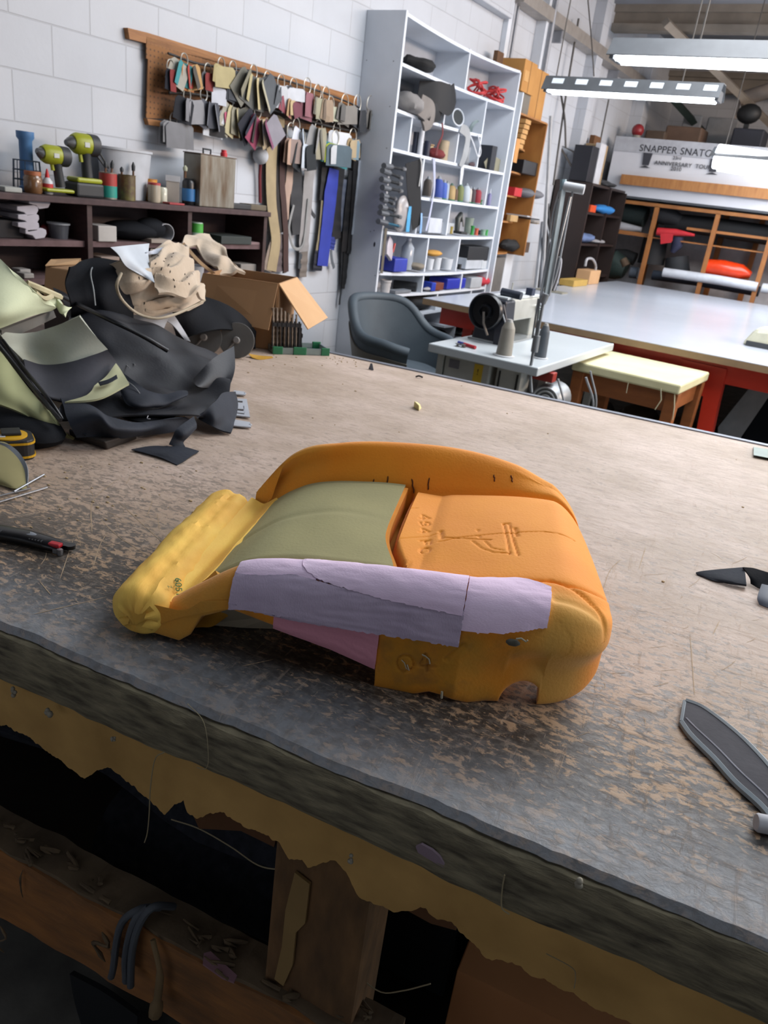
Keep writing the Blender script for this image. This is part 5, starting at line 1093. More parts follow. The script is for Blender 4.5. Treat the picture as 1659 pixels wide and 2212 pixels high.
obj('carry_handle', MB().tube([(XC, yc-.025, ZC+Ht), (XC, yc-.028, ZC+Ht+.028), (XC, yc+.028, ZC+Ht+.028), (XC, yc+.025, ZC+Ht)], .005, 8), DG, t)
obj('red_cap', MB().lathe([(.018, 0), (.018, .02), (.014, .022), (.014, .035), (0, .035)], (XC, P1.y-.03, ZC+Ht+.003)), C('#c4303a', .4), t, True, label='red screw cap')
boxon('black_case', 'long low black case at the right end of the cabinet top', 'case', 508, 432, 443, 44, XC, ZC, .09, DG)
boxon('small_box', 'small dark box with a brass coloured label at the cabinet corner', 'box', 546, 437, 449, 34, XC, ZC, .09, C('#5c5240', .6))
boxon('chalk_box', 'low pale grey tray at the left end of the cabinet top', 'tray', 15, 400, 411, 38, XC+.02, ZC, .09, C('#a3a5a0', .7))
# inside the cabinet
ZS = 1.143; XS = -3.10
ML = ['topmost', 'second', 'third', 'fourth', 'lowest']
for k, (x, y) in enumerate(((96, 440), (70, 455), (72, 473), (72, 490), (88, 505))):
    p = PX(x, y, -3.02); y0 = 2.00
    P = [PX(x+dx*1.1, y+dy, -3.02) for dx, dy in ((-30, -9), (4, -12), (11, -8), (12, 0), (8, 9), (-10, 12), (-16, 4), (-30, 0))]
    obj('sample_swatch', MB().prism(P, (-.16, 0, 0)), C('#b3afb8', .8), None, bev=.003, label='%s grey fabric sample with a drooping end in the left cabinet bay' % ML[k], cat='fabric sample', group='drooping fabric samples')
obj('sample_stack', MB().box((-3.25, 1.2, ZS), (-3.06, 2.10, ZS+.07)), C('#232124', .8), None, bev=.004, label='stack of dark sample books in the left cabinet bay', cat='book')
vessel('plastic_container', 'clear round plastic container on the cabinet shelf', 'container', 127, 474, 508, 46, XS, ZS, [('container_body', mat('smoky_clear', '#5c6068', .2, trans=.3), [(.8, 0), (.95, .9)]), ('container_lid', C('#84898f', .4), [(1.05, .9), (1.05, 1), (0, 1)])])
vessel('round_tub_lid', 'dark red round lid leaning behind the clear container', 'lid', 97, 478, 505, 22, XS-.05, ZS, [('x', C('#6c2327', .5), [(.3, 0), (.9, .3), (1, .5), (.9, .75), (.3, 1)])])
boxon('white_box', 'white carton box on the middle cabinet shelf', 'box', 214, 478, 512, 40, XS+.03, ZS, .12, C('#b0aca8', .7))
obj('black_cloth_heap', MB().ball((XS-.02, 2.72, ZS+.045), (.11, .16, .045), 20).ball((XS+.02, 2.80, ZS+.06), (.06, .09, .05), 16), BLK, None, True, label='black bag crumpled on the middle cabinet shelf', cat='bag')
obj('paper_roll', MB().sheet(clothgrid([[(XS+a, 2.86+.05*cos(q), ZS+.045+.042*sin(q)) for q in np.linspace(-2.2, 2.6, 8)] for a in (-.1, .07)], 4, 30), .003), C('#a3a3a8', .6), None, True, label='curled white paper roll on the middle cabinet shelf', cat='paper')
boxon('small_book', 'small white-edged booklet lying under the curled paper', 'book', 335, 507, 515, 40, XS+.06, ZS, .08, C('#958a80', .7), bev=.001)
vessel('spray_can', 'green and white can standing in the right cabinet bay', 'can', 424, 461, 505, 28, XS+.03, ZS, [('can_body', C('#a9bfae', .4), [(1, 0), (1, .95), (.9, 1), (0, 1)]), ('green_label', C('#45a03c', .5), [(1.03, .5), (1.03, .95)])])
boxon('folder_pile', 'dark green folders lying in the right cabinet bay', 'folder', 485, 498, 515, 66, XS, ZS, .18, C('#2d3432', .7), bev=.003)
boxon('pink_packet', 'flat pinkish packet in front of the dark green folders', 'packet', 530, 519, 524, 34, XS+.03, ZS, .1, C('#7d6668', .7), bev=.001)
boxon('small_white_box', 'white printed box on the lower left cabinet shelf', 'box', 46, 572, 588, 24, XS, .987, .06, C('#a19c98', .7))
boxon('small_white_box', 'flat white matchbox-like box in front on the lower left cabinet shelf', 'box', 54, 588, 599, 22, XS+.05, .987, .06, C('#99948f', .7))
boxon('pale_parcel', 'pale wrapped parcel on the lower middle cabinet shelf', 'parcel', 216, 528, 570, 40, XS, .987, .15, C('#8e7c72', .7))
boxon('grey_book', 'grey book on the lower right cabinet shelf behind the open carton', 'book', 520, 562, 580, 34, XS, .987, .12, C('#88827d', .7))
# ================================================================ pegboard with swatch rings and straps
PEG = mat('pegboard', '#96642f', .7, col2='#6d4522', scale=4, amt=.5)
def peg_mat():
    m = PEG; N, L = m.node_tree.nodes, m.node_tree.links; b = N['Principled BSDF']; src = b.inputs['Base Color'].links[0].from_socket
    tc = N.new('ShaderNodeTexCoord'); mp = N.new('ShaderNodeMapping'); mp.inputs['Scale'].default_value = (1, 40, 40); L.new(tc.outputs['Object'], mp.inputs[0])
    v = N.new('ShaderNodeTexVoronoi'); v.inputs['Randomness'].default_value = 0; v.inputs['Scale'].default_value = 1; v.voronoi_dimensions = '3D'; L.new(mp.outputs[0], v.inputs['Vector'])
    r = N.new('ShaderNodeMapRange'); r.inputs[1].default_value = .16; r.inputs[2].default_value = .22; r.inputs[3].default_value = .75; r.inputs[4].default_value = 0; L.new(v.outputs['Distance'], r.inputs[0])
    mx = N.new('ShaderNodeMix'); mx.data_type = 'RGBA'; L.new(r.outputs[0], mx.inputs[0]); L.new(src, mx.inputs[6]); mx.inputs[7].default_value = lin('#3a2412')
    n = N.new('ShaderNodeTexNoise'); n.inputs['Scale'].default_value = 5; L.new(tc.outputs['Object'], n.inputs['Vector'])
    r2 = N.new('ShaderNodeMapRange'); r2.inputs[1].default_value = .55; r2.inputs[2].default_value = .68; r2.inputs[4].default_value = .8; L.new(n.outputs[0], r2.inputs[0])
    m2 = N.new('ShaderNodeMix'); m2.data_type = 'RGBA'; L.new(r2.outputs[0], m2.inputs[0]); L.new(mx.outputs[2], m2.inputs[6]); m2.inputs[7].default_value = lin('#3b2415'); L.new(m2.outputs[2], b.inputs['Base Color'])
peg_mat()
pg = thing('pegboard', 'brown pegboard with timber battens on the left wall above the cabinet', 'pegboard', (WX+.02, 3.9, 1.7))
def wp(x, y, d=.04): p = PX(x, y, WX+d); return p
q = lambda x, y: PX(x, y, WX+.03)
obj('board', MB().prism([q(316, 78), q(771, 219), q(771, 300), q(600, 268), q(316, 255), q(320, 128), q(316, 126)], (-.006, 0, 0)), PEG, pg)
obj('batten', MB().prism([q(276, 60), q(280, 84), q(318, 94), q(771, 231), q(771, 209), q(320, 71)], (-.03, 0, 0)), WOOD, pg, label='pale timber batten along the top')
obj('batten', MB().prism([q(318, 256), q(322, 270), q(520, 300), q(520, 286)], (-.03, 0, 0)), WOOD, pg, label='short timber batten along the bottom')
obj('dark_shelf_strip', MB().prism([q(500, 222), q(770, 268), q(770, 285), q(500, 240)], (.012, 0, 0)), C('#2b1a12', .8), pg)
WIRE = C('#3d3b3a', .5)
obj('hanging_rail', MB().tube(cr([tuple(wp(x, y, .07)) for x, y in ((363, 115), (430, 138), (520, 150), (560, 158), (660, 187), (745, 218), (775, 232))], 30), .006, 8), WIRE, None, True, label='long bent dark rod holding the upper row of sample rings', cat='rod')
obj('hanging_rail', MB().tube(cr([tuple(wp(x, y, .07)) for x, y in ((365, 200), (420, 203), (500, 218), (600, 240), (700, 270), (770, 285))], 30), .006, 8), WIRE, None, True, label='lower dark rod holding the second row of sample rings', cat='rod')
RINGM = C('#b9b5ab', .35, metal=.6)
def swatch(px, py, top, bot, x0, x1, cols, label, fan=.5, rr=15, d=.08, n=None, off=0):
    """ring at pixel (px,py); cards from y=top to bot between x0..x1 on the wall"""
    c = wp(px, py, d); t = thing('sample_ring', label, 'sample ring', c, 0, 'fabric sample rings on the pegboard')
    R = wid(px, py, rr, WX+d)*.5
    obj('ring', MB().tube([c+Vector((.0, R*cos(a), R*sin(a)*1.3)) for a in np.linspace(0, 2*pi, 25)], .0032, 6), RINGM, t, True)
    n = n or len(cols); H = wp(px, top, d).z-wp(px, bot, d).z; yl = wp(x0, (top+bot)/2, d).y; yr = wp(x1, (top+bot)/2, d).y; W = yr-yl
    piv = Vector((c.x, c.y, wp(px, top, d).z))
    for k in range(n):
        f_ = (k+.5)/n-.5; cw = W*(.60 if fan > .3 else 1.15)*random.uniform(.8, 1.05); ch = H*random.uniform(.9, 1.12)
        cc = (yl+yr)/2-piv.y; ang = f_*fan*1.6; xo = .004*((k % 3)-1)+(k*.0035 if fan < .3 else .003*abs(n/2-k))
        M = Matrix.Translation(piv+Vector((.012+xo, f_*W*(.55 if fan > .3 else .15)+cc*.7, 0))) @ Matrix.Rotation(ang, 4, 'X') @ Matrix.Rotation(random.uniform(-.25, .25)+(.9 if fan > .3 and k % 2 else 0)*(.5), 4, 'Z')
        P = [Vector((0, -cw*.38, 0)), Vector((0, cw*.38, 0)), Vector((0, cw*.5, -ch*.15)), Vector((0, cw*.5, -ch)), Vector((0, -cw*.5, -ch*random.uniform(.93, 1))), Vector((0, -cw*.5, -ch*.15))]
        obj('swatch', MB().prism([M @ p for p in P], (.0022, 0, 0)), C(cols[k % len(cols)], .85, bump=.3), t)
    return t
g1, g2, g3, g4 = '#6d6d70', '#8a8883', '#4c4e52', '#a9a69d'
SW = [
 (398, 130, 138, 192, 370, 428, ['#aaa79c', '#3f8a90', '#2f7477', '#c6b27c', '#b77b4a', '#a33d33', '#b59160', '#4e4a44'], 'patterned samples in grey teal orange and red, first on the upper row', .6),
 (368, 143, 150, 197, 358, 374, ['#1c1f2b', '#7c2b2b'], 'narrow ring of navy and red samples at the top left corner of the pegboard', .2),
 (449, 152, 158, 202, 431, 462, ['#5a5c60', '#7c2e2c'], 'small grey checked sample set left of the khaki card', .15),
 (478, 140, 143, 190, 458, 500, ['#a79a70', '#b0a47b'], 'large khaki sample card on the upper rod', .25),
 (470, 188, 190, 226, 458, 484, ['#c5c9d2'], 'white paper sheet hanging below the khaki card', .15),
 (503, 148, 152, 218, 487, 510, ['#3a3e44', '#45494f'], 'tall dark grey sample card right of the khaki card', .15),
 (548, 156, 166, 232, 513, 582, ['#77756b', '#8b8774', '#5e5f5c', '#b3a981', '#6f6f6a', '#c2b48b', '#4b4f54', '#a9a48e', '#54585d'], 'wide fanned ring of beige and grey samples in the middle of the upper row', 1.0),
 (578, 170, 175, 222, 570, 592, [g3, g2, g1], 'slate sample set tucked right of the wide beige fan', .3),
 (607, 178, 186, 240, 578, 622, ['#8b8e92', '#55595f', '#c3c6ca', '#6f7378', '#3c4046'], 'large ring of grey and white samples right of the centre of the upper row', .7),
 (634, 186, 190, 218, 618, 650, ['#bfc3cb', '#c7cad0'], 'white tags hanging above the rose and beige samples', .2),
 (625, 212, 215, 252, 605, 650, ['#8c4a55', '#a98a66', '#b7a27c', '#6d3c47'], 'ring of rose and beige samples below the white tags', .6),
 (664, 186, 200, 256, 650, 675, ['#7c525a', '#8a5c64'], 'dusty rose sample block in the upper row', .1),
 (686, 200, 212, 256, 675, 697, ['#8f8c80', '#a29e90', '#98957f'], 'cream grey sample block right of the rose one', .15),
 (704, 205, 215, 262, 696, 712, ['#8c7a66', '#6d5f52', '#9a8672'], 'brown and tan narrow samples in the upper row', .3),
 (714, 226, 230, 262, 705, 724, ['#c4c6cc', '#b5b6a2'], 'small white and cream cards under the brown samples', .3),
 (745, 222, 228, 268, 726, 758, ['#6c6965', '#5d5b59', '#7f7b76'], 'grey-brown sample block near the right end of the upper row', .3),
 (772, 224, 236, 282, 762, 786, ['#3f4045', '#54504f', '#2f3238'], 'charcoal samples near the shelf side', .4),
 (800, 226, 238, 280, 786, 812, ['#77736f', '#6a6763', '#8a8782'], 'grey samples on the ring hooked at the edge of the white shelving', .4),
 (404, 206, 213, 262, 378, 436, ['#191c25', '#7a7b80', '#8a8b90'], 'dark and grey fabric samples folded at the left of the lower row', .35),
 (440, 204, 218, 276, 432, 480, ['#53565f', '#666971', '#494c55', '#75777d'], 'slate grey fabric samples with a white label in the lower row', .5),
 (480, 240, 240, 266, 470, 496, ['#c3c5cb', '#b45a74'], 'pink edged white price label in the lower row', .5),
 (456, 262, 268, 298, 442, 478, ['#c4c8ce', '#2c2b2d'], 'white card under the slate grey samples', .05),
 (496, 219, 230, 294, 482, 532, ['#9c998c', '#b1a886', '#8b8878', '#c0b48d', '#77756c'], 'fanned ring of cream samples in the lower row', .7),
 (557, 240, 256, 318, 526, 586, ['#22242f', '#2f3140', '#8e3f58', '#3a3634', '#b7a58a', '#5a5a60', '#a9997c', '#7a4560', '#8a8790'], 'wide fanned ring of dark plum and cream samples in the lower row', 1.1),
 (375, 258, 264, 316, 352, 405, ['#7f8083', '#86878a', '#77787c'], 'big grey sample cards with a printed price at the lower left', .12),
 (628, 282, 300, 352, 616, 640, ['#a88a7a', '#b0927f', '#8b7a74'], 'peach coloured samples right of the brown straps', .12),
 (640, 272, 276, 330, 628, 664, ['#c6cad4', '#b9c4d3'], 'tilted white paper sheet with pale blue card in the lower row', .6),
 (652, 300, 310, 366, 630, 682, ['#23282d', '#b9c2cc', '#1c2125'], 'black and pale blue samples below the tilted white sheet', .4),
 (688, 276, 276, 340, 664, 702, ['#8b8b8c', '#7b786c', '#918c79', '#6b6960'], 'grey and olive samples on a large ring in the lower row', .5),
 (727, 282, 284, 322, 710, 748, ['#c5c9cf', '#cdd0d5'], 'two stacked white printed papers in the lower row', .08),
 (725, 300, 312, 356, 706, 746, ['#2f7a80', '#9aa83c', '#50606a', '#b9bcc0'], 'teal and lime samples under the white papers', .2),
 (762, 296, 302, 345, 748, 770, ['#8f7c5c', '#6f8896', '#a8977a'], 'tan and blue samples left of the black straps', .3),
]
for s_ in SW: swatch(s_[0], s_[1], s_[2], s_[3], s_[4], s_[5], s_[6], s_[7], fan=s_[8], d=.07+.03*random.random())
t = thing('string_ball', 'white ball of string hanging from the pegboard beside the straps', 'ball', wp(563, 337, .05))
obj('ball', MB().ball(wp(563, 337, .05), rad(563, 337, 34, WX+.05), 20), C('#b5b8bd', .8, bump=.6), t, True)
obj('red_cord', MB().tube([wp(563, 350, .04), wp(561, 380, .03), wp(562, 438, .03)], .009, 8), C('#6b1a22', .7), t, True, label='dark red cord')
# hanging straps
def z3(x, y, d=.03): return wp(520+x*380/1659, 200+y*460/2008, d)
def strap(label, pts, w, col, d=.03, name='hanging_strap', rough=.7, cat='strap'):
    P = cr([tuple(z3(x, y, d)) for x, y in pts], 26); ws = w if isinstance(w, (list, tuple)) else [w]*2; A_, B2 = [], []
    for i in range(26):
        t_ = Vector(P[min(i+1, 25)])-Vector(P[max(i-1, 0)]); n = Vector((0, -t_.z, t_.y)).normalized(); ww = float(np.interp(i/25, np.linspace(0, 1, len(ws)), ws))*.0022*.5*.97
        o = Vector((.004*noise.noise(Vector((i*.3, w if not isinstance(w, (list, tuple)) else w[0], 0))), 0, 0))
        A_.append(Vector(P[i])+n*ww+o); B2.append(Vector(P[i])-n*ww+o)
    return obj(name, MB().sheet([A_, [a.lerp(b, .5)+Vector((.003, 0, 0)) for a, b in zip(A_, B2)], B2], .003), C(col, rough, bump=.2), None, True, label=label, cat=cat, group='straps and zips hanging on the left wall')
strap('tan strap, leftmost of the hanging straps', [(410, 290), (340, 290), (300, 420), (285, 900), (310, 1200), (330, 1400), (290, 1680)], [20, 45, 45, 40, 40, 45], '#a08f6e', .05)
strap('wide black-brown strap bundle next to the tan strap', [(380, 290), (350, 600), (365, 1000), (375, 1320)], [50, 80, 85, 60], '#221d1d', .04)
strap('brown strap crossing in front of the black-brown bundle', [(400, 400), (390, 800), (410, 1100), (425, 1350), (425, 1690)], 24, '#3f2622', .05)
strap('peach strap right of the brown one', [(468, 680), (455, 850), (430, 1000), (425, 1200)], [28, 34, 26], '#a88f80', .045)
strap('lower tan strap tail at the left of the straps', [(330, 1390), (290, 1500), (250, 1680)], 38, '#8b7c70', .045)
strap('mottled grey strap ends below the black-brown bundle', [(370, 1330), (350, 1500), (345, 1690)], [30, 50, 60], '#5b5052', .04)
strap('thin dark strap end right below the bundle', [(385, 1480), (410, 1600), (415, 1700)], 20, '#332a2b', .04)
strap('narrow tan strap edge at the far left below the black strap', [(280, 600), (272, 850), (268, 950)], 20, '#2b2522', .035)
strap('tapered charcoal strap hanging alone', [(520, 700), (525, 1000), (520, 1340)], [52, 56, 34], '#2c2d31', .035)
strap('thin pale cord looping between two straps', [(500, 1060), (455, 1280), (500, 1460), (590, 1420), (640, 1000)], 9, '#8a8b8b', .045)
strap('light grey strap right of the cord loop', [(645, 730), (630, 1000), (600, 1350), (595, 1500)], 48, '#8f8c8c', .035)
strap('grey-brown strap continuing below the light grey one', [(605, 1400), (595, 1600), (585, 1740)], 36, '#6f6761', .032)
strap('dark short strap edge behind the grey-brown strap', [(580, 1430), (560, 1660)], 22, '#3a4047', .03)
strap('curved thin dark strip poking from the grey strap', [(648, 1040), (665, 1120), (700, 1175)], 12, '#33363a', .03)
strap('short black strap at the left of the blue webbing', [(830, 650), (815, 850), (800, 1020)], 66, '#131417', .035)
strap('khaki webbing strap beside the blue one', [(795, 1020), (770, 1300), (740, 1500)], 40, '#857b62', .04)
strap('navy tip below the khaki webbing', [(742, 1490), (722, 1680)], 48, '#171b2b', .04)
strap('bright blue wide webbing strap', [(880, 720), (850, 950), (810, 1300), (770, 1635)], [50, 66, 60, 58], '#26379b', .05)
strap('darker blue strap piece right of the bright blue one', [(870, 1360), (850, 1480)], 36, '#22327e', .04)
strap('thin grey strip hanging under the darker blue strap', [(850, 1480), (860, 1580), (880, 1655)], 12, '#5b626a', .04)
strap('black zip strap right of the blue webbing', [(930, 700), (900, 1000), (905, 1380)], [64, 60, 46], '#14151a', .04)
strap('slate grey strap between the black straps', [(990, 820), (965, 1050), (945, 1310)], 56, '#585f70', .03)
strap('black strap with white edge left of the big black bundle', [(1060, 740), (1020, 1100), (985, 1500)], 46, '#121216', .045)
strap('ragged black strap hanging lowest on the left of the black bundle', [(1000, 1470), (985, 1700), (965, 1850)], [30, 34, 16], '#0f1013', .04)
strap('second ragged black strap tail beside the lowest one', [(1050, 1450), (1030, 1650), (1020, 1830)], [34, 30, 12], '#101114', .042)
strap('left black strap of the folded black bundle', [(1180, 575), (1120, 600), (1080, 1000), (1045, 1400), (1030, 1520)], [60, 50, 40, 40], '#0f1014', .055)
strap('thick black strap bundle at the right of the wall', [(1170, 570), (1160, 1000), (1130, 1400), (1105, 1640)], [110, 100, 90, 70], '#0c0d11', .05)
strap('thin black strap with white edge at the right of the black bundle', [(1190, 565), (1245, 620), (1225, 900), (1195, 1200), (1160, 1600), (1145, 1860)], 14, '#101116', .05)
strap('narrow white strip between the black straps', [(1130, 640), (1095, 1000), (1060, 1340)], 20, '#a6adb8', .06)
strap('black cloth strip behind the chair at the right bottom of the straps', [(1110, 1660), (1092, 1900)], 74, '#0b0c0f', .03)
strap('thin dark cord at the right side of the wall reaching lowest', [(955, 1500), (948, 1800), (930, 2000)], 9, '#23262b', .03)
# ================================================================ white pigeonhole shelving
SH = thing('white_shelving', 'tall white pigeonhole shelving unit full of thread and supplies against the left wall', 'shelving', (-3.15, 5.77, 0))
F0, Bk = -3.0, -3.285
WH = mat('white_shelf_board', '#cdd2da', .45, col2='#bcc2cb', scale=3)
Y0, Y1 = 4.82, 6.73
sag = lambda y, a, b, s: -s*4*(y-a)*(b-y)/((b-a)**2)
def shelf(a, b, z, s=.012, th=.02):
    ys = np.linspace(a, b, 14); mb = MB(); A_ = [(F0, y, z+sag(y, a, b, s)) for y in ys]; n = 14
    v = [(x, y, zz) for x in (Bk, F0) for zt__ in (-th/2, th/2) for y, zz in ((y, z+zt__+sag(y, a, b, s)) for y in ys)]
    I = lambda x, t, k: (x*2+t)*n+k; ff = []
    for k in range(n-1):
        ff += [(I(0, 0, k), I(0, 0, k+1), I(1, 0, k+1), I(1, 0, k)), (I(0, 1, k), I(1, 1, k), I(1, 1, k+1), I(0, 1, k+1)), (I(1, 0, k), I(1, 0, k+1), I(1, 1, k+1), I(1, 1, k)), (I(0, 0, k), I(0, 1, k), I(0, 1, k+1), I(0, 0, k+1))]
    ff += [(I(0, 0, 0), I(1, 0, 0), I(1, 1, 0), I(0, 1, 0)), (I(0, 0, n-1), I(0, 1, n-1), I(1, 1, n-1), I(1, 0, n-1))]
    return obj('shelf', mb.add(v, ff), WH, SH, True)
sp_ = MB().box((Bk-.012, Y0, 0), (F0, Y0+.022, 2.575)); obj('side_panel', sp_, WH, SH)
obj('side_panel', MB().box((Bk-.012, Y1-.022, 0), (F0, Y1, 2.555)), WH, SH)
obj('back_board', MB().box((Bk-.012, Y0+.02, 0), (Bk, Y1-.02, 2.54)), mat('shelf_back', '#b9bdc5', .6, col2='#a9aeb6', scale=4), SH)
LV = dict(t=2.555, a=2.278, b=2.010, c=1.773, d=1.495, e=1.245, f=.965, g=.808, h=.652, i=.505, j=.36)
shelf(Y0+.02, Y1-.02, LV['t'], .030); shelf(Y0+.02, Y1-.02, LV['a'], .012); shelf(Y0+.02, 6.16, LV['b'], .012); shelf(Y0+.02, Y1-.02, LV['c'], .006)
shelf(5.29, Y1-.02, LV['d'], .003); shelf(Y0+.02, Y1-.02, LV['e'], .016); shelf(Y0+.02, Y1-.02, LV['f'], .018)
shelf(Y0+.02, Y1-.02, LV['g'], .010); shelf(Y0+.02, 6.06, LV['h'], .010); shelf(6.0, Y1-.02, LV['i'], .006); shelf(Y0+.02, Y1-.02, LV['j'], .003); shelf(Y0+.02, Y1-.02, .08, 0)
for y, a, b in ((5.77, 'a', 't'), (5.51, 'b', 'a'), (6.17, 'c', 'a'), (5.055, 'c', 'b'), (5.775, 'c', 'b'), (5.293, 'd', 'c'), (6.43, 'd', 'c'), (5.80, 'e', 'd'), (5.303, 'e', 'd'), (5.52, 'f', 'e'), (6.065, 'f', 'e'), (5.52, 'g', 'f'), (6.205, 'g', 'f'), (5.80, 'h', 'g'), (6.44, 'i', 'g'), (6.06, 'i', 'h'), (6.225, 'j', 'i'), (5.6, 'j', 'h')):
    obj('divider', MB().box((Bk, y-.009, LV[a]+.002), (F0-.003, y+.009, LV[b]-.012)), WH, SH)
scw = MB()
for x, y in ((792, 130), (850, 132), (842, 230), (835, 320), (808, 498), (810, 595), (800, 500)):
    p = PY(x, y, Y0); scw.lathe([(.004, 0), (.003, .001)], p, (0, -1, 0), 8)
obj('screw_heads', scw, C('#5d6067', .5), SH, label='small dark screw heads on the side panel')
obj('key_mark', MB().ball(PY(809, 528, Y0)+Vector((0, -.001, 0)), (.008, .002, .018), 8), C('#15181b', .5), SH, label='dark stain drip on the side panel')
XI = -3.10
zl = lambda k: LV[k]+.001
def z5p(x, y): return 780+x*350/1659, 330+y*350/1659
def z4p(x, y): return 780+x*350/1659, y*350/1659
def drape(name, label, cat, pts, w, col, rough=.8, d=-3.0, group=None, t=.003, k=18):
    P = cr([tuple(PX(x, y, d)+Vector((dx, 0, 0))) for x, y, dx in pts], k); A_, B2 = [], []
    ws = w if isinstance(w, (list, tuple)) else [w, w]
    for i in range(k):
        tt = Vector(P[min(i+1, k-1)])-Vector(P[max(i-1, 0)]); n = Vector((0, -tt.z, tt.y)); n = n.normalized() if n.length > 1e-6 else Vector((0, 1, 0)); ww = float(np.interp(i/(k-1), np.linspace(0, 1, len(ws)), ws))*.0021*.5*2.1
        A_.append(Vector(P[i])+n*ww); B2.append(Vector(P[i])-n*ww)
    return obj(name, MB().sheet([A_, [a.lerp(b, .5)+Vector((.004, 0, 0)) for a, b in zip(A_, B2)], B2], t), C(col, rough), None, True, label=label, cat=cat, group=group)
# row a: top cubbies
def lump(name, label, cat, px, yb, w, h_, X, z0, dep, col, seed=0, wr=.25, group=None, m=None):
    c = at(px, yb, X, z0); W_ = wid(px, yb, w, X)/2; H__ = PX(px, yb-h_, X).z-PX(px, yb, X).z
    mb = MB().ball((0, 0, 0), (dep/2, W_, H__/2), 24); 
    for p in mb.v:
        n = noise.noise(p*14+Vector((seed, 0, 0)))+.5*noise.noise(p*34+Vector((seed, 5, 0))); p *= 1+wr*n
    zz = min(p.z for p in mb.v); mb.v = [p+c-Vector((0, 0, zz)) for p in mb.v]
    return obj(name, mb, m or C(col, .85, bump=.4), None, True, label=label, cat=cat, group=group)
lump('black_fur_bundle', 'black fluffy bundle in the top left pigeonhole', 'bundle', 897, 155, 56, 34, XI, zl('a')+.006, .22, '#08090c', 1)
rb = thing('red_rope_coil', 'tangle of bright red rope in the top right pigeonhole', 'rope', at(1060, 225, XI, zl('a')+.006))
for s_, (cx_, cy_, ww) in enumerate(((1030, 188, .07), (1068, 205, .085))):
    c0_ = PX(cx_, cy_+6, XI+.03); c0_.z = zl('a')+.06
    rnd = random.Random(s_); P = []
    for k in range(60):
        a = k*.62; P.append((c0_.x+ww*.7*sin(a*1.3+s_), c0_.y+ww*cos(a), max(zl('a')+.015, c0_.z+.045*sin(a*.77+1)+.01*rnd.random())))
    obj('rope', MB().tube(cr(P, 220), .007, 6), C('#c23a3c', .7), rb, True)
lump('dark_bag', 'dark flat bag under the red rope', 'bag', 1040, 212, 74, 12, XI-.08, zl('a')+.004, .14, '#23242b', 4, .1)
boxon('brown_board', 'brown timber offcut standing on top of the white shelving at its right', 'board', 1076, 88, 128, 14, -3.2, 2.566, .04, C('#5f4128', .7))
# row b: bags
lump('black_jacket', 'black bundled fabric filling the second-row left pigeonhole', 'fabric', 903, 222, 62, 44, XI, zl('b'), .24, '#0c0e14', 2, .2)
drape('black_vinyl_piece', 'black vinyl piece folding out of the second-row left pigeonhole', 'vinyl', ((925, 195, -.08), (940, 205, .02), (958, 215, .05), (975, 200, .03)), [26, 40, 46, 30], '#090b11', .7)
drape('black_vinyl_flap', 'black vinyl flap hanging below the folded vinyl piece', 'vinyl', ((938, 222, .02), (938, 240, .03), (938, 262, .02)), [20, 26, 22], '#080a0f', .7)
lump('grey_plush', 'grey plush bundle hanging over the second shelf at the far left', 'fabric', 880, 243, 40, 48, XI+.07, zl('b'), .2, '#7e7b7a', 6, .22)
drape('grey_plush_sleeve', 'grey plush sleeve hanging down over the third row', 'fabric', ((900, 225, .02), (912, 240, .05), (914, 258, .04), (905, 272, .03)), [30, 34, 30, 16], '#77716d', .9, t=.02)
tp2 = thing('tape_roll', 'large white roll of tape with hollow dark core lying on the second shelf', 'tape roll', at(978, 280, XI, zl('b')))
c_ = at(976, 272, -3.06, zl('b')+.062)
obj('roll', MB().lathe([(.058, -.06), (.062, .06), (.054, .062), (.052, .06), (.048, -.06)], c_, Vector((1, -.35, .25)), 26), C('#b7bec6', .4), tp2, True)
obj('core', MB().lathe([(.052, .03), (.052, .055), (.0, .056)], c_, Vector((1, -.35, .25)), 24), C('#1a2226', .7), tp2, True)
drape('grey_ribbon', 'wide grey ribbon falling from the tape roll down past the third row', 'ribbon', ((992, 275, .01), (1003, 290, .03), (998, 330, .03), (990, 360, .02)), [14, 18, 20, 14], '#8d9093', .5)
drape('white_ribbon', 'white tape tail hanging below the grey ribbon into the thread row', 'ribbon', ((995, 345, .02), (993, 372, .02), (990, 398, .02)), [10, 12, 8], '#babdc2', .5)
cl_ = thing('clear_hose_coil', 'coil of clear tubing on the second shelf right part', 'hose', at(1025, 285, XI, zl('b')))
cc = at(1022, 282, XI+.03, zl('b')+.06)
obj('hose', MB().tube([cc+Vector((.03*sin(k*.33)*.8, .062*cos(k*.33)+.004*k*.2, .045*sin(k*.33))) for k in range(70)], .0055, 6), mat('clear_hose', '#9fb0b2', .15, trans=.4), cl_, True)
drape('white_cord_loop', 'thin white cord loop hanging from the clear tubing', 'cord', ((1010, 285, .01), (1018, 310, .02), (1028, 338, .02), (1034, 325, .02), (1030, 290, .01)), [3, 3, 3], '#bcc0c6')
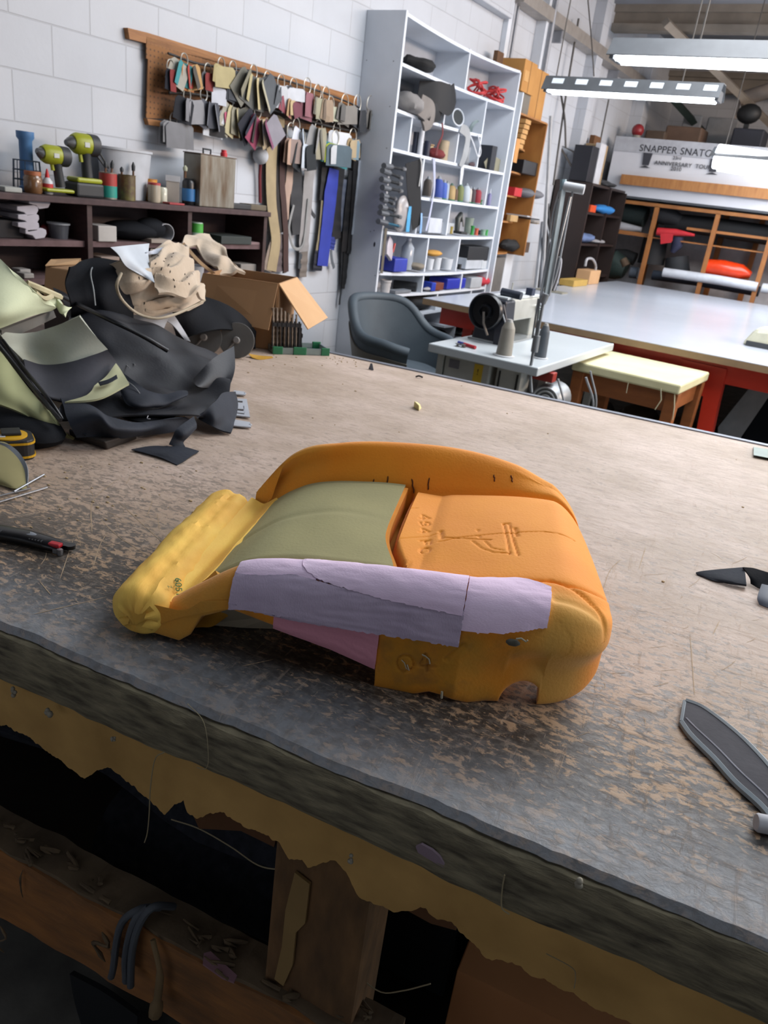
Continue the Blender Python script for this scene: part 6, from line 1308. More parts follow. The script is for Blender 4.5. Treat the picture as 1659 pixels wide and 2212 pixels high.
# row c: rolls
def roll(name, label, cat, px, yt, yb, w, col, z0, X=XI, rough=.5, group=None):
    return vessel(name, label, cat, px, yt, yb, w, X, z0, [('x', C(col, rough), [(.9, 0), (1, .02), (1, .98), (.6, 1), (.5, .97), (0, .97)])], group)
Z3 = zl('c')
roll('vinyl_roll', 'dark navy roll standing left in the third row', 'roll', 894, 280, 333, 12, '#1e2536', Z3)
roll('vinyl_roll', 'white ragged roll standing beside the navy one in the third row', 'roll', 905, 274, 338, 12, '#c6c8cd', Z3, XI+.04)
roll('vinyl_roll', 'dark roll with pale top in the third row', 'roll', 920, 300, 338, 15, '#20243a', Z3, XI+.02)
sp1 = vessel('twine_spool', 'cream twine spool, upper one in the third row', 'spool', 927, 278, 312, 24, XI-.05, Z3, [('core', C('#a0835f', .8), [(1, 0), (1, .08), (.5, .1), (.5, .9), (1, .92), (1, 1)]), ('twine', C('#b3a17e', .9), [(.85, .1), (.92, .5), (.85, .9)])])
vessel('cream_roll', 'tall cream coloured roll leaning at the right of the red cord', 'roll', 955, 294, 342, 24, XI, Z3, [('x', C('#a8987f', .85), [(.9, 0), (1, .1), (.95, .5), (1, .95), (.7, 1)])])
drape('dark_red_cord', 'dark red cord hanging over the cream spools', 'cord', ((950, 265, .02), (948, 290, .03), (938, 315, .03), (935, 335, .03)), [4, 5, 8], '#5c1f22')
lump('red_zip_heap', 'dark red zip tape heaped in the third row', 'zip', 942, 345, 30, 22, XI+.05, Z3, .12, '#6a1f22', 9, .3)
roll('white_roll', 'white roll standing right of the grey ribbon in the third row', 'roll', 1006, 318, 362, 11, '#b0b2b5', Z3)
lump('purple_scrap', 'small dark purple-brown object at the front of the third row', 'object', 1020, 362, 16, 12, XI+.06, Z3, .04, '#4b3a40', 11, .1)
boxon('black_book', 'tall dark book standing in the right pigeonhole of rows two and three', 'book', 1044, 308, 365, 11, XI, Z3, .16, C('#20242e', .6))
cb_ = thing('card_template', 'olive card template shaped like a house gable in the right pigeonhole', 'template', at(1070, 370, XI, Z3))
obj('card', MB().prism([PX(x, y, -3.05) for x, y in ((1050, 366), (1046, 350), (1061, 333), (1095, 353), (1088, 374))], (-.004, 0, 0)), C('#84826f', .7), cb_)
# row d left: black & grey drop, clamps
drape('black_vinyl_drop', 'black vinyl length hanging through the fourth and fifth rows', 'vinyl', ((893, 348, 0), (893, 400, .005), (897, 450, .005), (900, 490, .003)), [48, 44, 34, 30], '#0b0c10', .8)
drape('thin_white_cord', 'thin white cord hanging in front of the black vinyl length', 'cord', ((905, 338, .01), (906, 360, .02), (900, 402, .02)), [3, 3], '#b5b5b5')
drape('blue_white_ribbon', 'white and blue ribbon hanging over the divider to the blue thread cones', 'ribbon', ((935, 342, .01), (933, 370, .02), (933, 405, .02), (930, 435, .015), (922, 470, .02), (915, 498, .02)), [8, 6, 5, 6], '#a9aec4')
lump('plastic_bag', 'clear crumpled plastic bag clipped beside the clamps', 'bag', 864, 495, 30, 78, -3.02, zl('e'), .07, '#a7a3a3', 13, .2, m=mat('crumpled_clear_bag', '#b3aeae', .2, trans=.3))
# spring clamps along the front edge
for k, (x0, y0, x1, y1, lb) in enumerate(((829, 358, 875, 366, 'topmost'), (826, 368, 868, 385, 'second'), (824, 387, 866, 398, 'third'), (826, 405, 868, 413, 'fourth'), (825, 422, 855, 430, 'fifth'), (825, 430, 850, 440, 'sixth'), (822, 447, 853, 454, 'seventh'), (820, 459, 866, 469, 'eighth'), (817, 478, 866, 490, 'lowest'))):
    a = PX(x0, y0, -2.975); b = PX(x1, y1, -2.975); t = thing('spring_clamp', '%s of the grey clips fixed to the left front edge of the white shelving' % lb, 'clip', a, 0, 'clips on the shelving edge')
    blue = k == 8
    obj('clip_body', MB().tube([a, a.lerp(b, .35)], .021, 8, flat=.9), C('#5b5e63', .4), t, True)
    obj('clip_arm', MB().tube([a.lerp(b, .3), a.lerp(b, .8), b], [.016, .016, .011], 8, flat=.6), C('#1f5a72' if blue else '#2b2c2e', .5), t, True, label='blue clip arm' if blue else None)
    obj('clip_tip', MB().tube([a.lerp(b, .85), b], .014, 6), C('#7b7d80', .35, metal=.5), t, True)
# thread cones in row d
cones = [(920, 430, 384, 15, '#4a443f', 'brown-black'), (943, 430, 380, 17, '#2c4390', 'deep blue'), (955, 430, 387, 13, '#3a56a6', 'mid blue'), (962, 430, 388, 9, '#93a0b4', 'pale blue'), (972, 431, 393, 15, '#a98f62', 'tan'), (982, 431, 400, 9, '#5c4634', 'dark tan'), (991, 434, 394, 13, '#6b7346', 'olive green'), (1003, 437, 395, 15, '#a9b2ba', 'pale grey'), (1012, 436, 400, 8, '#b9b3ac', 'cream'), (1019, 438, 402, 10, '#42353a', 'plum'), (1029, 438, 402, 13, '#8a2230', 'crimson')]
CPROTO = {}
for px, yb, yt, w, col, nm in cones:
    t = vessel('thread_cone', '%s thread cone in the row of sewing thread on the white shelving' % nm, 'thread cone', px, yt, yb, w*1.4, XI+.04, LV['d']+.012, [('thread', C(col, .7, bump=.3), [(.92, .06), (1, .1), (.88, .72), (.55, .86)]), ('cone_base', C('#1f6a4a' if nm in ('tan', 'olive green', 'plum', 'mid blue', 'cream') else '#8d9296', .5), [(1, 0), (1, .06), (.2, .07)]), ('cone_tip', C('#5c7a6a' if nm in ('tan', 'olive green') else '#7f858c', .5), [(.45, .86), (.2, 1), (0, 1)])], group='thread cones on the white shelving')
vessel('green_spool', 'small green spool at the right end of the thread row', 'spool', 1037, 430, 440, 9, XI+.06, LV['d']+.012, [('x', C('#1d6b3c', .5), [(1, 0), (1, .2), (.6, .25), (.6, .75), (1, .8), (1, 1)])])
vessel('lilac_bottle', 'slim lilac bottle with pointed cap in the narrow pigeonhole', 'bottle', 1055, 405, 441, 9, XI+.04, LV['d']+.012, [('bottle_body', C('#6c6a94', .4), [(1, 0), (1, .65), (.5, .75)]), ('cap', C('#b4b8c4', .4), [(.4, .75), (.2, 1)])])
# row e (fifth row)
Z5 = LV['e']+.012
drape('blue_label_pack', 'blue and white blister pack hanging beside the black vinyl length', 'packet', ((881, 445, .02), (878, 470, .02), (875, 500, .02)), [8, 11, 11], '#4a9ac8', .4)
drape('blue_white_tube', 'slim blue and white striped tube right of the black vinyl length', 'tube', ((908, 460, .01), (905, 480, .02), (903, 503, .02)), [5, 6, 6], '#7ba3cf', .4)
boxon('white_carton', 'white printed carton in the fifth row', 'carton', 924, 472, 504, 28, XI+.03, Z5, .12, C('#b8bdc6', .6))
boxon('clear_box', 'translucent pale box right of the white carton', 'box', 950, 483, 506, 30, XI, Z5, .12, C('#a2a6ab', .4))
mc = thing('metal_puncher', 'small dark metal eyelet press machine in the fifth row', 'press', at(989, 502, XI, Z5))
obj('base', MB().box((XI-.05, at(989, 502, XI, 0).y-.05, Z5), (XI+.06, at(989, 502, XI, 0).y+.06, Z5+.02)), C('#3a3c3c', .4, metal=.4), mc, bev=.003)
yy = at(989, 502, XI, 0).y
obj('column', MB().tube([(XI, yy-.02, Z5+.02), (XI, yy-.035, Z5+.12), (XI, yy+.0, Z5+.15), (XI, yy+.03, Z5+.1)], [.02, .025, .024, .014], 10), C('#4c4f4d', .4, metal=.5), mc, True)
obj('lever', MB().tube([(XI+.02, yy, Z5+.14), (XI+.03, yy+.03, Z5+.06)], .008, 8), C('#8f8c86', .3, metal=.7), mc, True)
vessel('green_jar', 'pale green translucent tub behind the press', 'tub', 1010, 468, 503, 20, XI-.04, Z5, [('x', C('#7f8b80', .4), [(.8, 0), (1, 1), (.9, 1), (.8, .05)])])
vessel('yellow_spool', 'dull yellow spool at the foot of the press', 'spool', 974, 484, 500, 9, XI+.06, Z5, [('x', C('#8f7c33', .5), [(1, 0), (.8, .5), (1, 1)])])
for px, yt, yb, w, col, lb in ((1019, 486, 506, 9, '#2b8a3a', 'bright green spool left of the red and green ones in the fifth row'), (1028, 492, 507, 10, '#b8543c', 'red and green little spool in the fifth row'), (1043, 495, 508, 12, '#7fa08c', 'white and green spool in the fifth row'), (1050, 494, 507, 8, '#3a9a4a', 'rightmost green spool in the fifth row'), (1036, 490, 500, 8, '#2a2f35', 'small black spool behind the green ones in the fifth row')):
    vessel('small_spool', lb, 'spool', px, yt, yb, w, XI+.06 if 'behind' not in lb else XI, Z5, [('x', C(col, .5), [(1, 0), (1, .12), (.8, .15), (.8, .8), (1, .85), (1, 1), (0, 1)])], 'small spools')
# row f (sixth)
Z6 = LV['f']+.010
obj('measuring_stick', MB().tube([PX(834, 493, -2.985), PX(824, 590, -2.985)], .012, 4), C('#7c7466', .6), None, label='worn metal clamp bar hanging on the front edge of the shelving', cat='clamp')
boxon('blue_basket', 'blue plastic basket in the sixth row left', 'basket', 845, 556, 585, 28, XI+.04, Z6, .16, C('#26349a', .45), bev=.008)
drape('plastic_spray_bag', 'crumpled clear bag with red trigger nozzle above the blue basket', 'bag', ((855, 518, -.05), (845, 540, -.02), (838, 556, .0)), [14, 24, 20], '#aba3aa', .3, t=.02)
obj('red_trigger', MB().tube([PX(853, 526, -3.03), PX(848, 545, -3.03)], .009, 6), C('#b3302c', .5), None, label='red spray trigger above the blue basket', cat='trigger')
vessel('plastic_bottle', 'large empty translucent bottle in the sixth row', 'bottle', 875, 518, 586, 28, XI, Z6, [('bottle_body', mat('milky_bottle', '#a5adb8', .2, trans=.3), [(.95, 0), (1, .05), (1, .7), (.4, .88), (.35, .92)]), ('cap', C('#b3bac4', .4), [(.4, .92), (.4, 1), (0, 1)])])
lump('rag', 'crumpled dirty beige glove on the sixth row beside the bottle', 'glove', 899, 588, 24, 15, XI+.05, Z6, .1, '#7b7468', 21, .35)
vessel('white_cup', 'white plastic tub with tan contents in the sixth row, left of two', 'tub', 926, 560, 584, 18, XI+.05, Z6, [('x', C('#c3c7cc', .4), [(.85, 0), (1, 1), (.9, 1), (.8, .08)])])
vessel('white_cup', 'white plastic tub in the sixth row, left edge', 'tub', 941, 558, 584, 20, XI+.04, Z6, [('x', C('#c3c7cc', .4), [(.85, 0), (1, 1), (.9, 1), (.8, .08)])])
lump('tan_foam_pad', 'tan foam pad sitting on top of the white tubs', 'foam', 934, 558, 30, 14, XI+.03, Z6+.10, .12, '#b98a3e', 22, .1)
vessel('white_cup', 'short white plastic tub right of the tan foam pad', 'tub', 963, 561, 584, 26, XI+.04, Z6, [('x', C('#bfc4ca', .4), [(.85, 0), (1, 1), (.9, 1), (.8, .08)])])
boxon('black_case_box', 'black box lying on pale tubs in the sixth row right', 'box', 1016, 525, 554, 46, XI, Z6+.075, .16, C('#14171c', .6), bev=.006)
boxon('grey_tub_lidded', 'pale lidded plastic tub under the black box', 'tub', 1008, 555, 578, 38, XI, Z6, .15, C('#b2b8c0', .4))
boxon('grey_tub_lidded', 'smaller pale tub right of the lidded tub', 'tub', 1035, 560, 577, 16, XI+.02, Z6, .12, C('#bcc2c8', .4))
vessel('bottle_cap', 'round black cap at the left of the pale lidded tub', 'cap', 991, 573, 584, 9, XI+.07, Z6, [('x', C('#17191c', .4), [(1, 0), (1, 1), (0, 1)])])
# row g (seventh)
Z7 = LV['g']+.008
vessel('white_pail', 'white round pail at the left of the seventh row', 'pail', 831, 605, 633, 24, XI+.05, Z7, [('x', C('#b3b0b0', .45), [(.8, 0), (.95, .85), (1.05, .87), (1.05, 1), (.95, 1), (.78, .05)])])
obj('black_tube_roll', MB().tube([PX(850, 617, -3.2)+Vector((0, 0, .01)), PX(900, 620, -3.03)], .036, 16), C('#111317', .5), None, True, label='rolled black vinyl lying in the seventh row left', cat='roll')
boxon('grey_tool', 'flat grey packet with a tool on it in front of the black roll', 'packet', 862, 629, 635, 34, XI+.07, Z7, .07, C('#70757c', .6), bev=.002)
boxon('blue_bin', 'large blue plastic bin in the seventh row centre', 'bin', 965, 600, 622, 40, XI, Z7, .18, C('#2330a0', .45), bev=.008)
boxon('blue_bin', 'narrow blue bin at the left of the seventh row centre', 'bin', 921, 598, 616, 9, XI+.04, Z7, .14, C('#1f3aa5', .45))
boxon('brown_box', 'small red-brown lidded box beside the large blue bin', 'box', 936, 609, 625, 25, XI+.06, Z7, .08, C('#6f3a2c', .5))
lump('grey_rag', 'grey rag in front of the small brown box', 'rag', 925, 627, 20, 8, XI+.08, Z7, .05, '#9b9aa0', 30, .2)
boxon('white_crate', 'pale grey bin in the seventh row right', 'bin', 1010, 600, 622, 24, XI+.03, Z7, .16, C('#a9aeb4', .45))
lump('red_bag', 'shiny red packed bag in the seventh row right', 'bag', 1036, 617, 32, 21, XI+.03, Z7, .16, '#b22a3a', 31, .1)
# lower rows
lump('dark_bag', 'dark bag in the lower left of the shelving behind the chair', 'bag', 900, 668, 60, 28, XI, LV['h']+.008, .2, '#131417', 32, .15)
boxon('brown_bottle_box', 'small tan box in the lower shelf behind the chair', 'box', 915, 706, 722, 18, XI+.05, LV['i']+.01-.0, .1, C('#a68a63', .7)) if False else None
lump('black_bundle', 'black bundle on the lower shelf beside the divider', 'bundle', 945, 692, 34, 22, XI, LV['i']+.008 if False else LV['j']+.01, .2, '#121316', 33, .1)
lump('grey_fabric_stack', 'flattened grey fabric on the lowest visible shelf right', 'fabric', 1005, 724, 40, 14, XI, LV['j']+.01, .2, '#5f6061', 34, .12)
# ================================================================ timber corner shelf and cartons right of it
TS = thing('corner_shelf', 'tall honey-brown open corner shelf right of the white shelving', 'shelf', (-3.15, 7.2, 1.09))
OAK = mat('honey_wood', '#a3713a', .5, col2='#8a5a2b', scale=5, stretch=(2, 6, 1))
obj('back_panel', MB().box((WX+.002, 6.86, 1.09), (WX+.015, 7.52, 2.27)), OAK, TS)
obj('side_panel', MB().box((WX+.015, 7.50, 1.09), (-3.0, 7.52, 2.27)), OAK, TS)
obj('white_end_panel', MB().box((WX+.004, 6.80, .6), (-2.985, 6.82, 2.42)), WHITE, TS, label='white end panel')
obj('carton_note', MB().box((-2.988, 6.822, 1.88), (-2.98, 6.90, 2.07)), C('#c08a50', .8), TS, label='tan card stuck at the edge')
for z in (1.10, 1.38, 1.60, 1.80, 2.0, 2.26):
    P = [(WX+.015, 6.825, z)]+[(WX+.015+.30*cos(a)*1.0, 6.86+.62*sin(a)*1.0, z) for a in np.linspace(0, pi/2, 12)]+[(WX+.015, 7.50, z)]
    P = [(WX+.015, 6.825, z), (-3.02, 6.825, z)]+[(-3.02+.0*k-.26*(1-cos(k/10*pi/2)), 6.86+.64*sin(k/10*pi/2), z) for k in range(11)] if z < 2.2 else [(WX+.015, 6.825, z), (-3.0, 6.825, z), (-3.0, 7.50, z), (WX+.015, 7.50, z)]
    obj('shelf', MB().prism(P, (0, 0, .014)), OAK, TS)
obj('leg_post', MB().box((-3.05, 6.83, .0), (-3.03, 6.85, 1.09)), C('#5a3f2b', .7), TS)
for k, (y, z, w_, h_, lb) in enumerate(((6.74, 2.435, .28, .34, 'brown carton standing on top of the corner shelf, left one with a printed label'), (7.04, 2.435, .34, .33, 'brown carton on top of the corner shelf, right one'))):
    t = thing('cardboard_carton', lb, 'box', (-3.15, y, z)); 
    obj('carton', MB().box((-3.28, y+.08, z-(.0 if k == 0 else .15)), (-3.02-.03*k, y+.08+w_, z+h_-.1)), mat('carton_tan', '#b28246', .8, col2='#a3743c', scale=4), t, bev=.003)
    obj('carton_tape', MB().box((-3.021-.03*k, y+.08+w_*.48, z-(.0 if k == 0 else .15)), (-3.018-.03*k, y+.08+w_*.52, z+h_-.1)), C('#8e6634', .6), t)
    if k == 0: obj('label', MB().box((-3.021, y+.10, z+.08), (-3.017, y+.2, z+.16)), C('#c1945a', .7), t)
obj('card_support', MB().box((-3.28, 6.80, 2.275), (-3.04, 7.1, 2.433)), C('#6f6a62', .8), None, label='dark grey carton between the corner shelf and the brown cartons', cat='box')
for i in range(6): boxon('alphabet_box', ['topmost', 'second', 'third', 'fourth', 'fifth', 'lowest'][i]+' little tan drawer box in the column at the left of the corner shelf', 'box', 1134-i*3.4, 258+i*10.5, 268+i*10.5, 12, -3.02, PX(1134-i*3.4, 268+i*10.5, -3.02).z, .06, C('#b98d55', .7), bev=.002, group='tan drawer boxes')
boxon('black_radio', 'black radio cassette box on the second tier of the corner shelf', 'radio', 1127, 352, 382, 36, -3.1, 1.815, .16, C('#14161b', .4))
boxon('red_box', 'bright red box on the middle tier of the corner shelf', 'box', 1107, 408, 427, 16, -3.08, 1.615, .1, C('#b8242c', .5))
lump('paper_reel', 'grey disc-shaped reel with papers on the middle tier', 'reel', 1138, 440, 52, 22, -3.1, 1.615, .22, '#6b6c72', 40, .06)
for i, (px, yt, w, lb) in enumerate(((1135, 468, 44, 'top'), (1140, 478, 50, 'second'), (1143, 487, 54, 'third'), (1145, 493, 56, 'lowest'))):
    z0 = 1.395+.018*(3-i); c = at(px-6, yt, -3.1, z0); obj('magazine', MB().box((-.12, -.13-.01*i, 0), (.10, .15+.01*i, .012), frame(c, .1*i)), C(('#b3b4b8', '#26272b', '#9a948c', '#8a7c68')[i], .6), None, label='%s magazine of the pile on the lower tier of the corner shelf' % lb, cat='magazine', group='magazines on the corner shelf')
boxon('wooden_offcut', 'pale wooden block at the front of the magazine pile', 'block', 1102, 486, 500, 16, -3.03, 1.395, .04, C('#b2905f', .6))
lump('black_tools', 'dark cluster of tools on the bottom tier of the corner shelf', 'tool', 1098, 550, 36, 24, -3.12, 1.115, .14, '#191b1e', 41, .3)
boxon('brown_small_box', 'small dark brown box on the bottom tier of the corner shelf', 'box', 1125, 528, 550, 16, -3.1, 1.115, .08, C('#4a382c', .7))
for i, (x0, y0, x1, y1, r, col, lb) in enumerate(((1172, 480, 1158, 612, .02, '#8f949b', 'pale grey length of channel leaning between the corner shelf and dark bookcase, leftmost'), (1182, 400, 1168, 612, .016, '#7f858d', 'grey tube leaning right of the leftmost channel'), (1190, 250, 1172, 612, .018, '#a1a3a6', 'tall pale batten leaning against the wall beside the corner shelf'), (1184, 440, 1196, 612, .012, '#1b1d22', 'black pole leaning in front of the dark bookcase'), (1180, 480, 1196, 560, .008, '#9aa0a8', 'thin white pole crossing the black one'))):
    a = PX(x0, y0, -3.12); b = PX(x1, y1, -2.98); d = b-a; b = a+d*((a.z-.02)/(a.z-b.z)) if a.z-b.z > 0 else b
    obj('leaning_pole', MB().tube([a, b], r, 6), C(col, .5), None, label=lb, cat='pole')
obj('grey_boards', MB().box((-3.28, 6.95, .5), (-3.12, 7.35, 1.06)), C('#6b6865', .7), None, label='grey boards standing under the corner shelf', cat='board', bev=.004)
# ================================================================ white cutting table
WT = thing('cutting_table', 'huge white laminate cutting table on a red steel frame in the middle of the workshop', 'table', (-.5, 7.4, 0))
TZ = .83
a = PZ(914, 643, TZ); yn = a.y; xl = a.x
obj('table_top', MB().box((xl, yn, TZ-.004), (1.6, 10.15, TZ)), mat('white_laminate', '#b9bfca', .2, col2='#b1b8c3', scale=1.5), WT)
obj('table_board', MB().box((xl, yn, TZ-.045), (1.6, 10.15, TZ-.004)), mat('mdf_edge', '#8e7558', .7), WT, label='brown board edge of the table')
RED = mat('red_steel', '#c5301a', .4, col2='#b32814', scale=5)
obj('apron', MB().box((xl+.10, yn+.12, TZ-.175), (1.5, yn+.16, TZ-.045)), RED, WT, label='red steel apron')
obj('apron', MB().box((xl+.10, yn+.16, TZ-.145), (xl+.14, 10.0, TZ-.045)), RED, WT)
LQ = lambda x, y: PY(x, y, yn+.10)
lx2 = LQ(1540, 930).x
obj('leg', MB().prism([LQ(1470, 775), LQ(1570, 798), LQ(1552, 870), LQ(1538, 935), Vector((lx2-.02, yn+.10, 0)), Vector((lx2-.14, yn+.10, 0)), LQ(1503, 935), LQ(1519, 856), LQ(1485, 850)], (0, .10, 0)), RED, WT, label='red steel leg with gusset')
for x, y in ((xl+.12, yn+.5), (xl+.12, 9.8), (1.4, yn+.15), (1.4, 9.8)): obj('leg', MB().box((x, y, 0), (x+.08, y+.08, TZ-.14)), RED, WT)
obj('bolt', MB().lathe([(.014, 0), (.014, .01)], PY(1322, 741, yn+.115), (0, -1, 0), 6), C('#2a1c1c', .4), WT, label='dark bolt head on the apron')
obj('black_fabric_rolls', MB().box((lx2+.10, yn+.6, .0), (1.4, yn+1.6, .62)), BLK, None, bev=.05, label='black mass of fabric stored under the cutting table at the right', cat='fabric')
obj('grey_board', MB().prism([(lx2+.06, yn+.5, 0), (lx2+.25, yn+.5, .66), (lx2+.12, yn+.5, .66), (lx2-.02, yn+.5, .3)], (0, .02, 0)), C('#8a8b8d', .7), None, label='grey panel leaning under the cutting table by the red leg', cat='board')
for i in range(5): obj('fabric_offcut', MB().ball((-1.6+.34*i, yn+1.0+.1*(i % 2), .10), (.16, .22, .10), 14), C(('#2a2623', '#4a3c2a', '#6a5128', '#24211f', '#5a4323')[i], .9), None, True, label=('dark', 'brown', 'mustard', 'black', 'olive')[i]+' offcut bundle on the floor under the cutting table', cat='fabric')
ms = thing('table_machine', 'cream machine head standing on the right of the cutting table', 'machine', PZ(1640, 730, TZ))
c = PZ(1672, 752, TZ)
obj('machine_cover', MB().hexa([c+Vector(v) for v in ((-.20, -.16, 0), (.3, -.16, 0), (.3, .2, 0), (-.20, .2, 0), (-.14, -.12, .12), (.3, -.12, .15), (.3, .16, .15), (-.14, .16, .12))]), C('#b9b7a2', .4), ms, bev=.03, smooth=False)
obj('handle_knob', MB().tube([c+Vector((-.06, 0, .12)), c+Vector((.02, 0, .19)), c+Vector((.1, 0, .2))], .02, 8), C('#b07a66', .5), ms, True)
obj('dark_foot', MB().box((c.x-.17, c.y-.165, TZ), (c.x+.3, c.y-.14, TZ+.035)), C('#3b3d40', .5), ms)
# ================================================================ sewing table and machine
SZ = .80
l = PZ(930, 740, SZ); fr = PZ(1163, 795, SZ); rr = PZ(1305, 738, SZ)
sx0, sx1, sy0, sy1 = l.x, fr.x, fr.y, rr.y
ST = thing('sewing_table', 'white industrial sewing table with motor and switch box underneath', 'table', ((sx0+sx1)/2, (sy0+sy1)/2, 0))
obj('table_top', MB().box((sx0, sy0, SZ-.045), (sx1, sy1, SZ)), mat('sewing_top', '#b9c0c4', .28, col2='#afb6ba', scale=2), ST, bev=.006)
CRM = C('#a9aba6', .45)
obj('switch_box', MB().box((sx0+.06, sy0+.10, SZ-.26), (sx0+.33, sy0+.25, SZ-.05)), CRM, ST, bev=.008, label='pale grey switch box')
obj('warning_sticker', MB().box((sx0+.24, sy0+.0975, SZ-.17), (sx0+.29, sy0+.1005, SZ-.07)), C('#c9a92c', .5), ST, label='yellow warning sticker')
Mx = Matrix.Translation((sx0+.258, sy0+.0972, SZ-.125)) @ Matrix.Rotation(pi/2, 4, 'X')
obj('warning_mark', text_mb('!', Mx, .045, .0004), C('#3a2e10', .6), ST, label='black exclamation mark')
obj('rating_plate', MB().box((sx0+.09, sy0+.0975, SZ-.12), (sx0+.15, sy0+.1005, SZ-.075)), C('#6f6f78', .5), ST)
obj('side_bracket', MB().box((sx0+.02, sy0+.09, SZ-.30), (sx0+.055, sy0+.4, SZ-.045)), CRM, ST)
obj('control_panel', MB().box((sx0+.36, sy0+.12, SZ-.30), (sx0+.50, sy0+.25, SZ-.05)), CRM, ST, bev=.006)
for q_ in (.375, .475): obj('slot', MB().box((sx0+q_, sy0+.117, SZ-.20), (sx0+q_+.01, sy0+.121, SZ-.08)), C('#1a1b1c', .5), ST)
mo = Vector((sx0+.62, sy0+.22, SZ-.2))
obj('motor', MB().lathe([(.07, 0), (.085, .02), (.085, .16), (.06, .18)], mo, (0, 1, 0), 22), C('#8b8f92', .4, metal=.4), ST, True)
for k in range(3): obj('fan_ring', MB().tube([mo+Vector(((.03+.02*k)*cos(a), -.008, (.03+.02*k)*sin(a))) for a in np.linspace(0, 2*pi, 25)], .0045, 6), C('#b5b8ba', .4), ST, True)
obj('red_motor_cap', MB().box((mo.x-.09, mo.y-.02, mo.z+.10), (mo.x+.02, mo.y+.04, mo.z+.15)), C('#8e2a22', .5), ST, bev=.004)
for x, y in ((sx0+.05, sy0+.3), (sx1-.09, sy0+.3), (sx0+.05, sy1-.1), (sx1-.09, sy1-.1)): obj('leg', MB().box((x, y, 0), (x+.04, y+.04, SZ-.045)), CRM, ST)
for k, pts in enumerate((((.70, .1, -.05), (.76, .12, -.2), (.72, .15, -.35), (.74, .2, -.6)), ((.78, .3, -.05), (.84, .34, -.2), (.78, .4, -.4)), ((.74, .5, -.05), (.80, .55, -.25), (.72, .6, -.5)))):
    obj('cable', MB().tube(cr([(sx0+x, sy0+y, SZ+z) for x, y, z in pts], 16), .006, 6), C('#8b8f94', .5), ST, True)
# the machine itself, its arm running away from the camera
mx = PZ(1095, 742, SZ).x-.02; my0 = PZ(1045, 740, SZ).y; 
hw = PY(1055, 672, my0+.02)
SM = thing('sewing_machine', 'industrial sewing machine with big black handwheel on the white sewing table', 'sewing machine', (hw.x, my0+.3, SZ))
BKM = mat('machine_black', '#1c202a', .35); SIL = mat('machine_silver', '#b9b9b0', .3, metal=.35)
top_ = hw.z+.065
obj('bed', MB().box((hw.x-.10, my0+.02, SZ), (hw.x+.12, my0+.62, SZ+.012)), C('#a3a7a8', .3, metal=.5), SM, bev=.003)
obj('pillar', MB().hexa([(hw.x-.085, my0+.03, SZ), (hw.x+.10, my0+.03, SZ), (hw.x+.10, my0+.20, SZ), (hw.x-.085, my0+.20, SZ), (hw.x-.07, my0+.06, top_), (hw.x+.08, my0+.06, top_), (hw.x+.08, my0+.20, top_), (hw.x-.07, my0+.20, top_)]), BKM, SM, bev=.012)
obj('arm', MB().box((hw.x-.06, my0+.18, top_-.12), (hw.x+.075, my0+.52, top_)), SIL, SM, bev=.008)
obj('head', MB().box((hw.x-.06, my0+.50, top_-.23), (hw.x+.075, my0+.60, top_-.0)), SIL, SM, bev=.010)
obj('arm_cover', MB().box((hw.x-.05, my0+.10, top_), (hw.x+.07, my0+.58, top_+.015)), C('#c3c9cc', .4), SM, bev=.004)
obj('cushion_pad', MB().tube([(hw.x+.0, my0+.16, top_+.035), (hw.x+.12, my0+.16, top_+.03)], .022, 12), C('#232b38', .5), SM, True, label='dark oval cap on top')
hwc = Vector((hw.x, my0+.01, hw.z)); Rw = wid(1055, 672, 74, -2.0)*.5; Rw = (PY(1090, 672, my0)-PY(1018, 672, my0)).length/2
obj('handwheel', MB().lathe([(Rw*.95, .0), (Rw, .01), (Rw, .035), (Rw*.92, .045), (Rw*.84, .03), (Rw*.80, .022), (Rw*.42, .020), (Rw*.36, .05), (Rw*.28, .05), (Rw*.26, .03), (0, .03)], hwc, (0, -1, 0), 44), mat('wheel_black', '#121419', .3), SM, True, label='large glossy black handwheel')
obj('belt_guard', MB().prism([(hw.x+.06, my0+.03, SZ), (hw.x+.18, my0+.03, SZ), (hw.x+.085, my0+.03, hw.z+.05), (hw.x+.05, my0+.03, hw.z+.05)], (0, -.015, 0)), BKM, SM, bev=.003)
obj('bright_lever', MB().tube([(hw.x+.095, my0+.0, hw.z+.0), (hw.x+.185, my0-.0, SZ+.01)], .006, 8), C('#b7bbc0', .25, metal=.8), SM, True)
obj('crank_rod', MB().tube([hwc+Vector((.0, -.05, 0)), hwc+Vector((.012, -.055, -.06)), hwc+Vector((.045, -.05, -.12))], .007, 8), C('#8c857e', .3, metal=.8), SM, True)
for k, (dx, dy) in enumerate(((.02, .53), (.05, .56))): obj('presser_bar', MB().tube([(hw.x+dx, my0+dy, top_-.2), (hw.x+dx, my0+dy, SZ+.03)], .006, 8), C('#777', .3, metal=.8) if 0 else C('#777777', .3, metal=.8), SM, True)
obj('presser_foot', MB().box((hw.x+.0, my0+.51, SZ+.013), (hw.x+.07, my0+.58, SZ+.03)), C('#777777', .3, metal=.8), SM)
obj('tension_discs', MB().lathe([(.02, 0), (.02, .01), (.012, .014), (.006, .04)], (hw.x+.076, my0+.55, top_-.06), (1, 0, 0), 16), C('#c6c8ca', .2, metal=.8), SM, True)
obj('front_plate', MB().lathe([(.075, 0), (.07, .012)], (hw.x+.02, my0+.601, top_-.09), (0, 1, 0), 24), C('#9aa39f', .3), SM, True)
for dz in (0,): obj('thread_post', MB().tube([(hw.x+.0, my0+.3, top_+.01), (hw.x+.0, my0+.3, top_+.08)], .004, 6), SIL, SM, True)
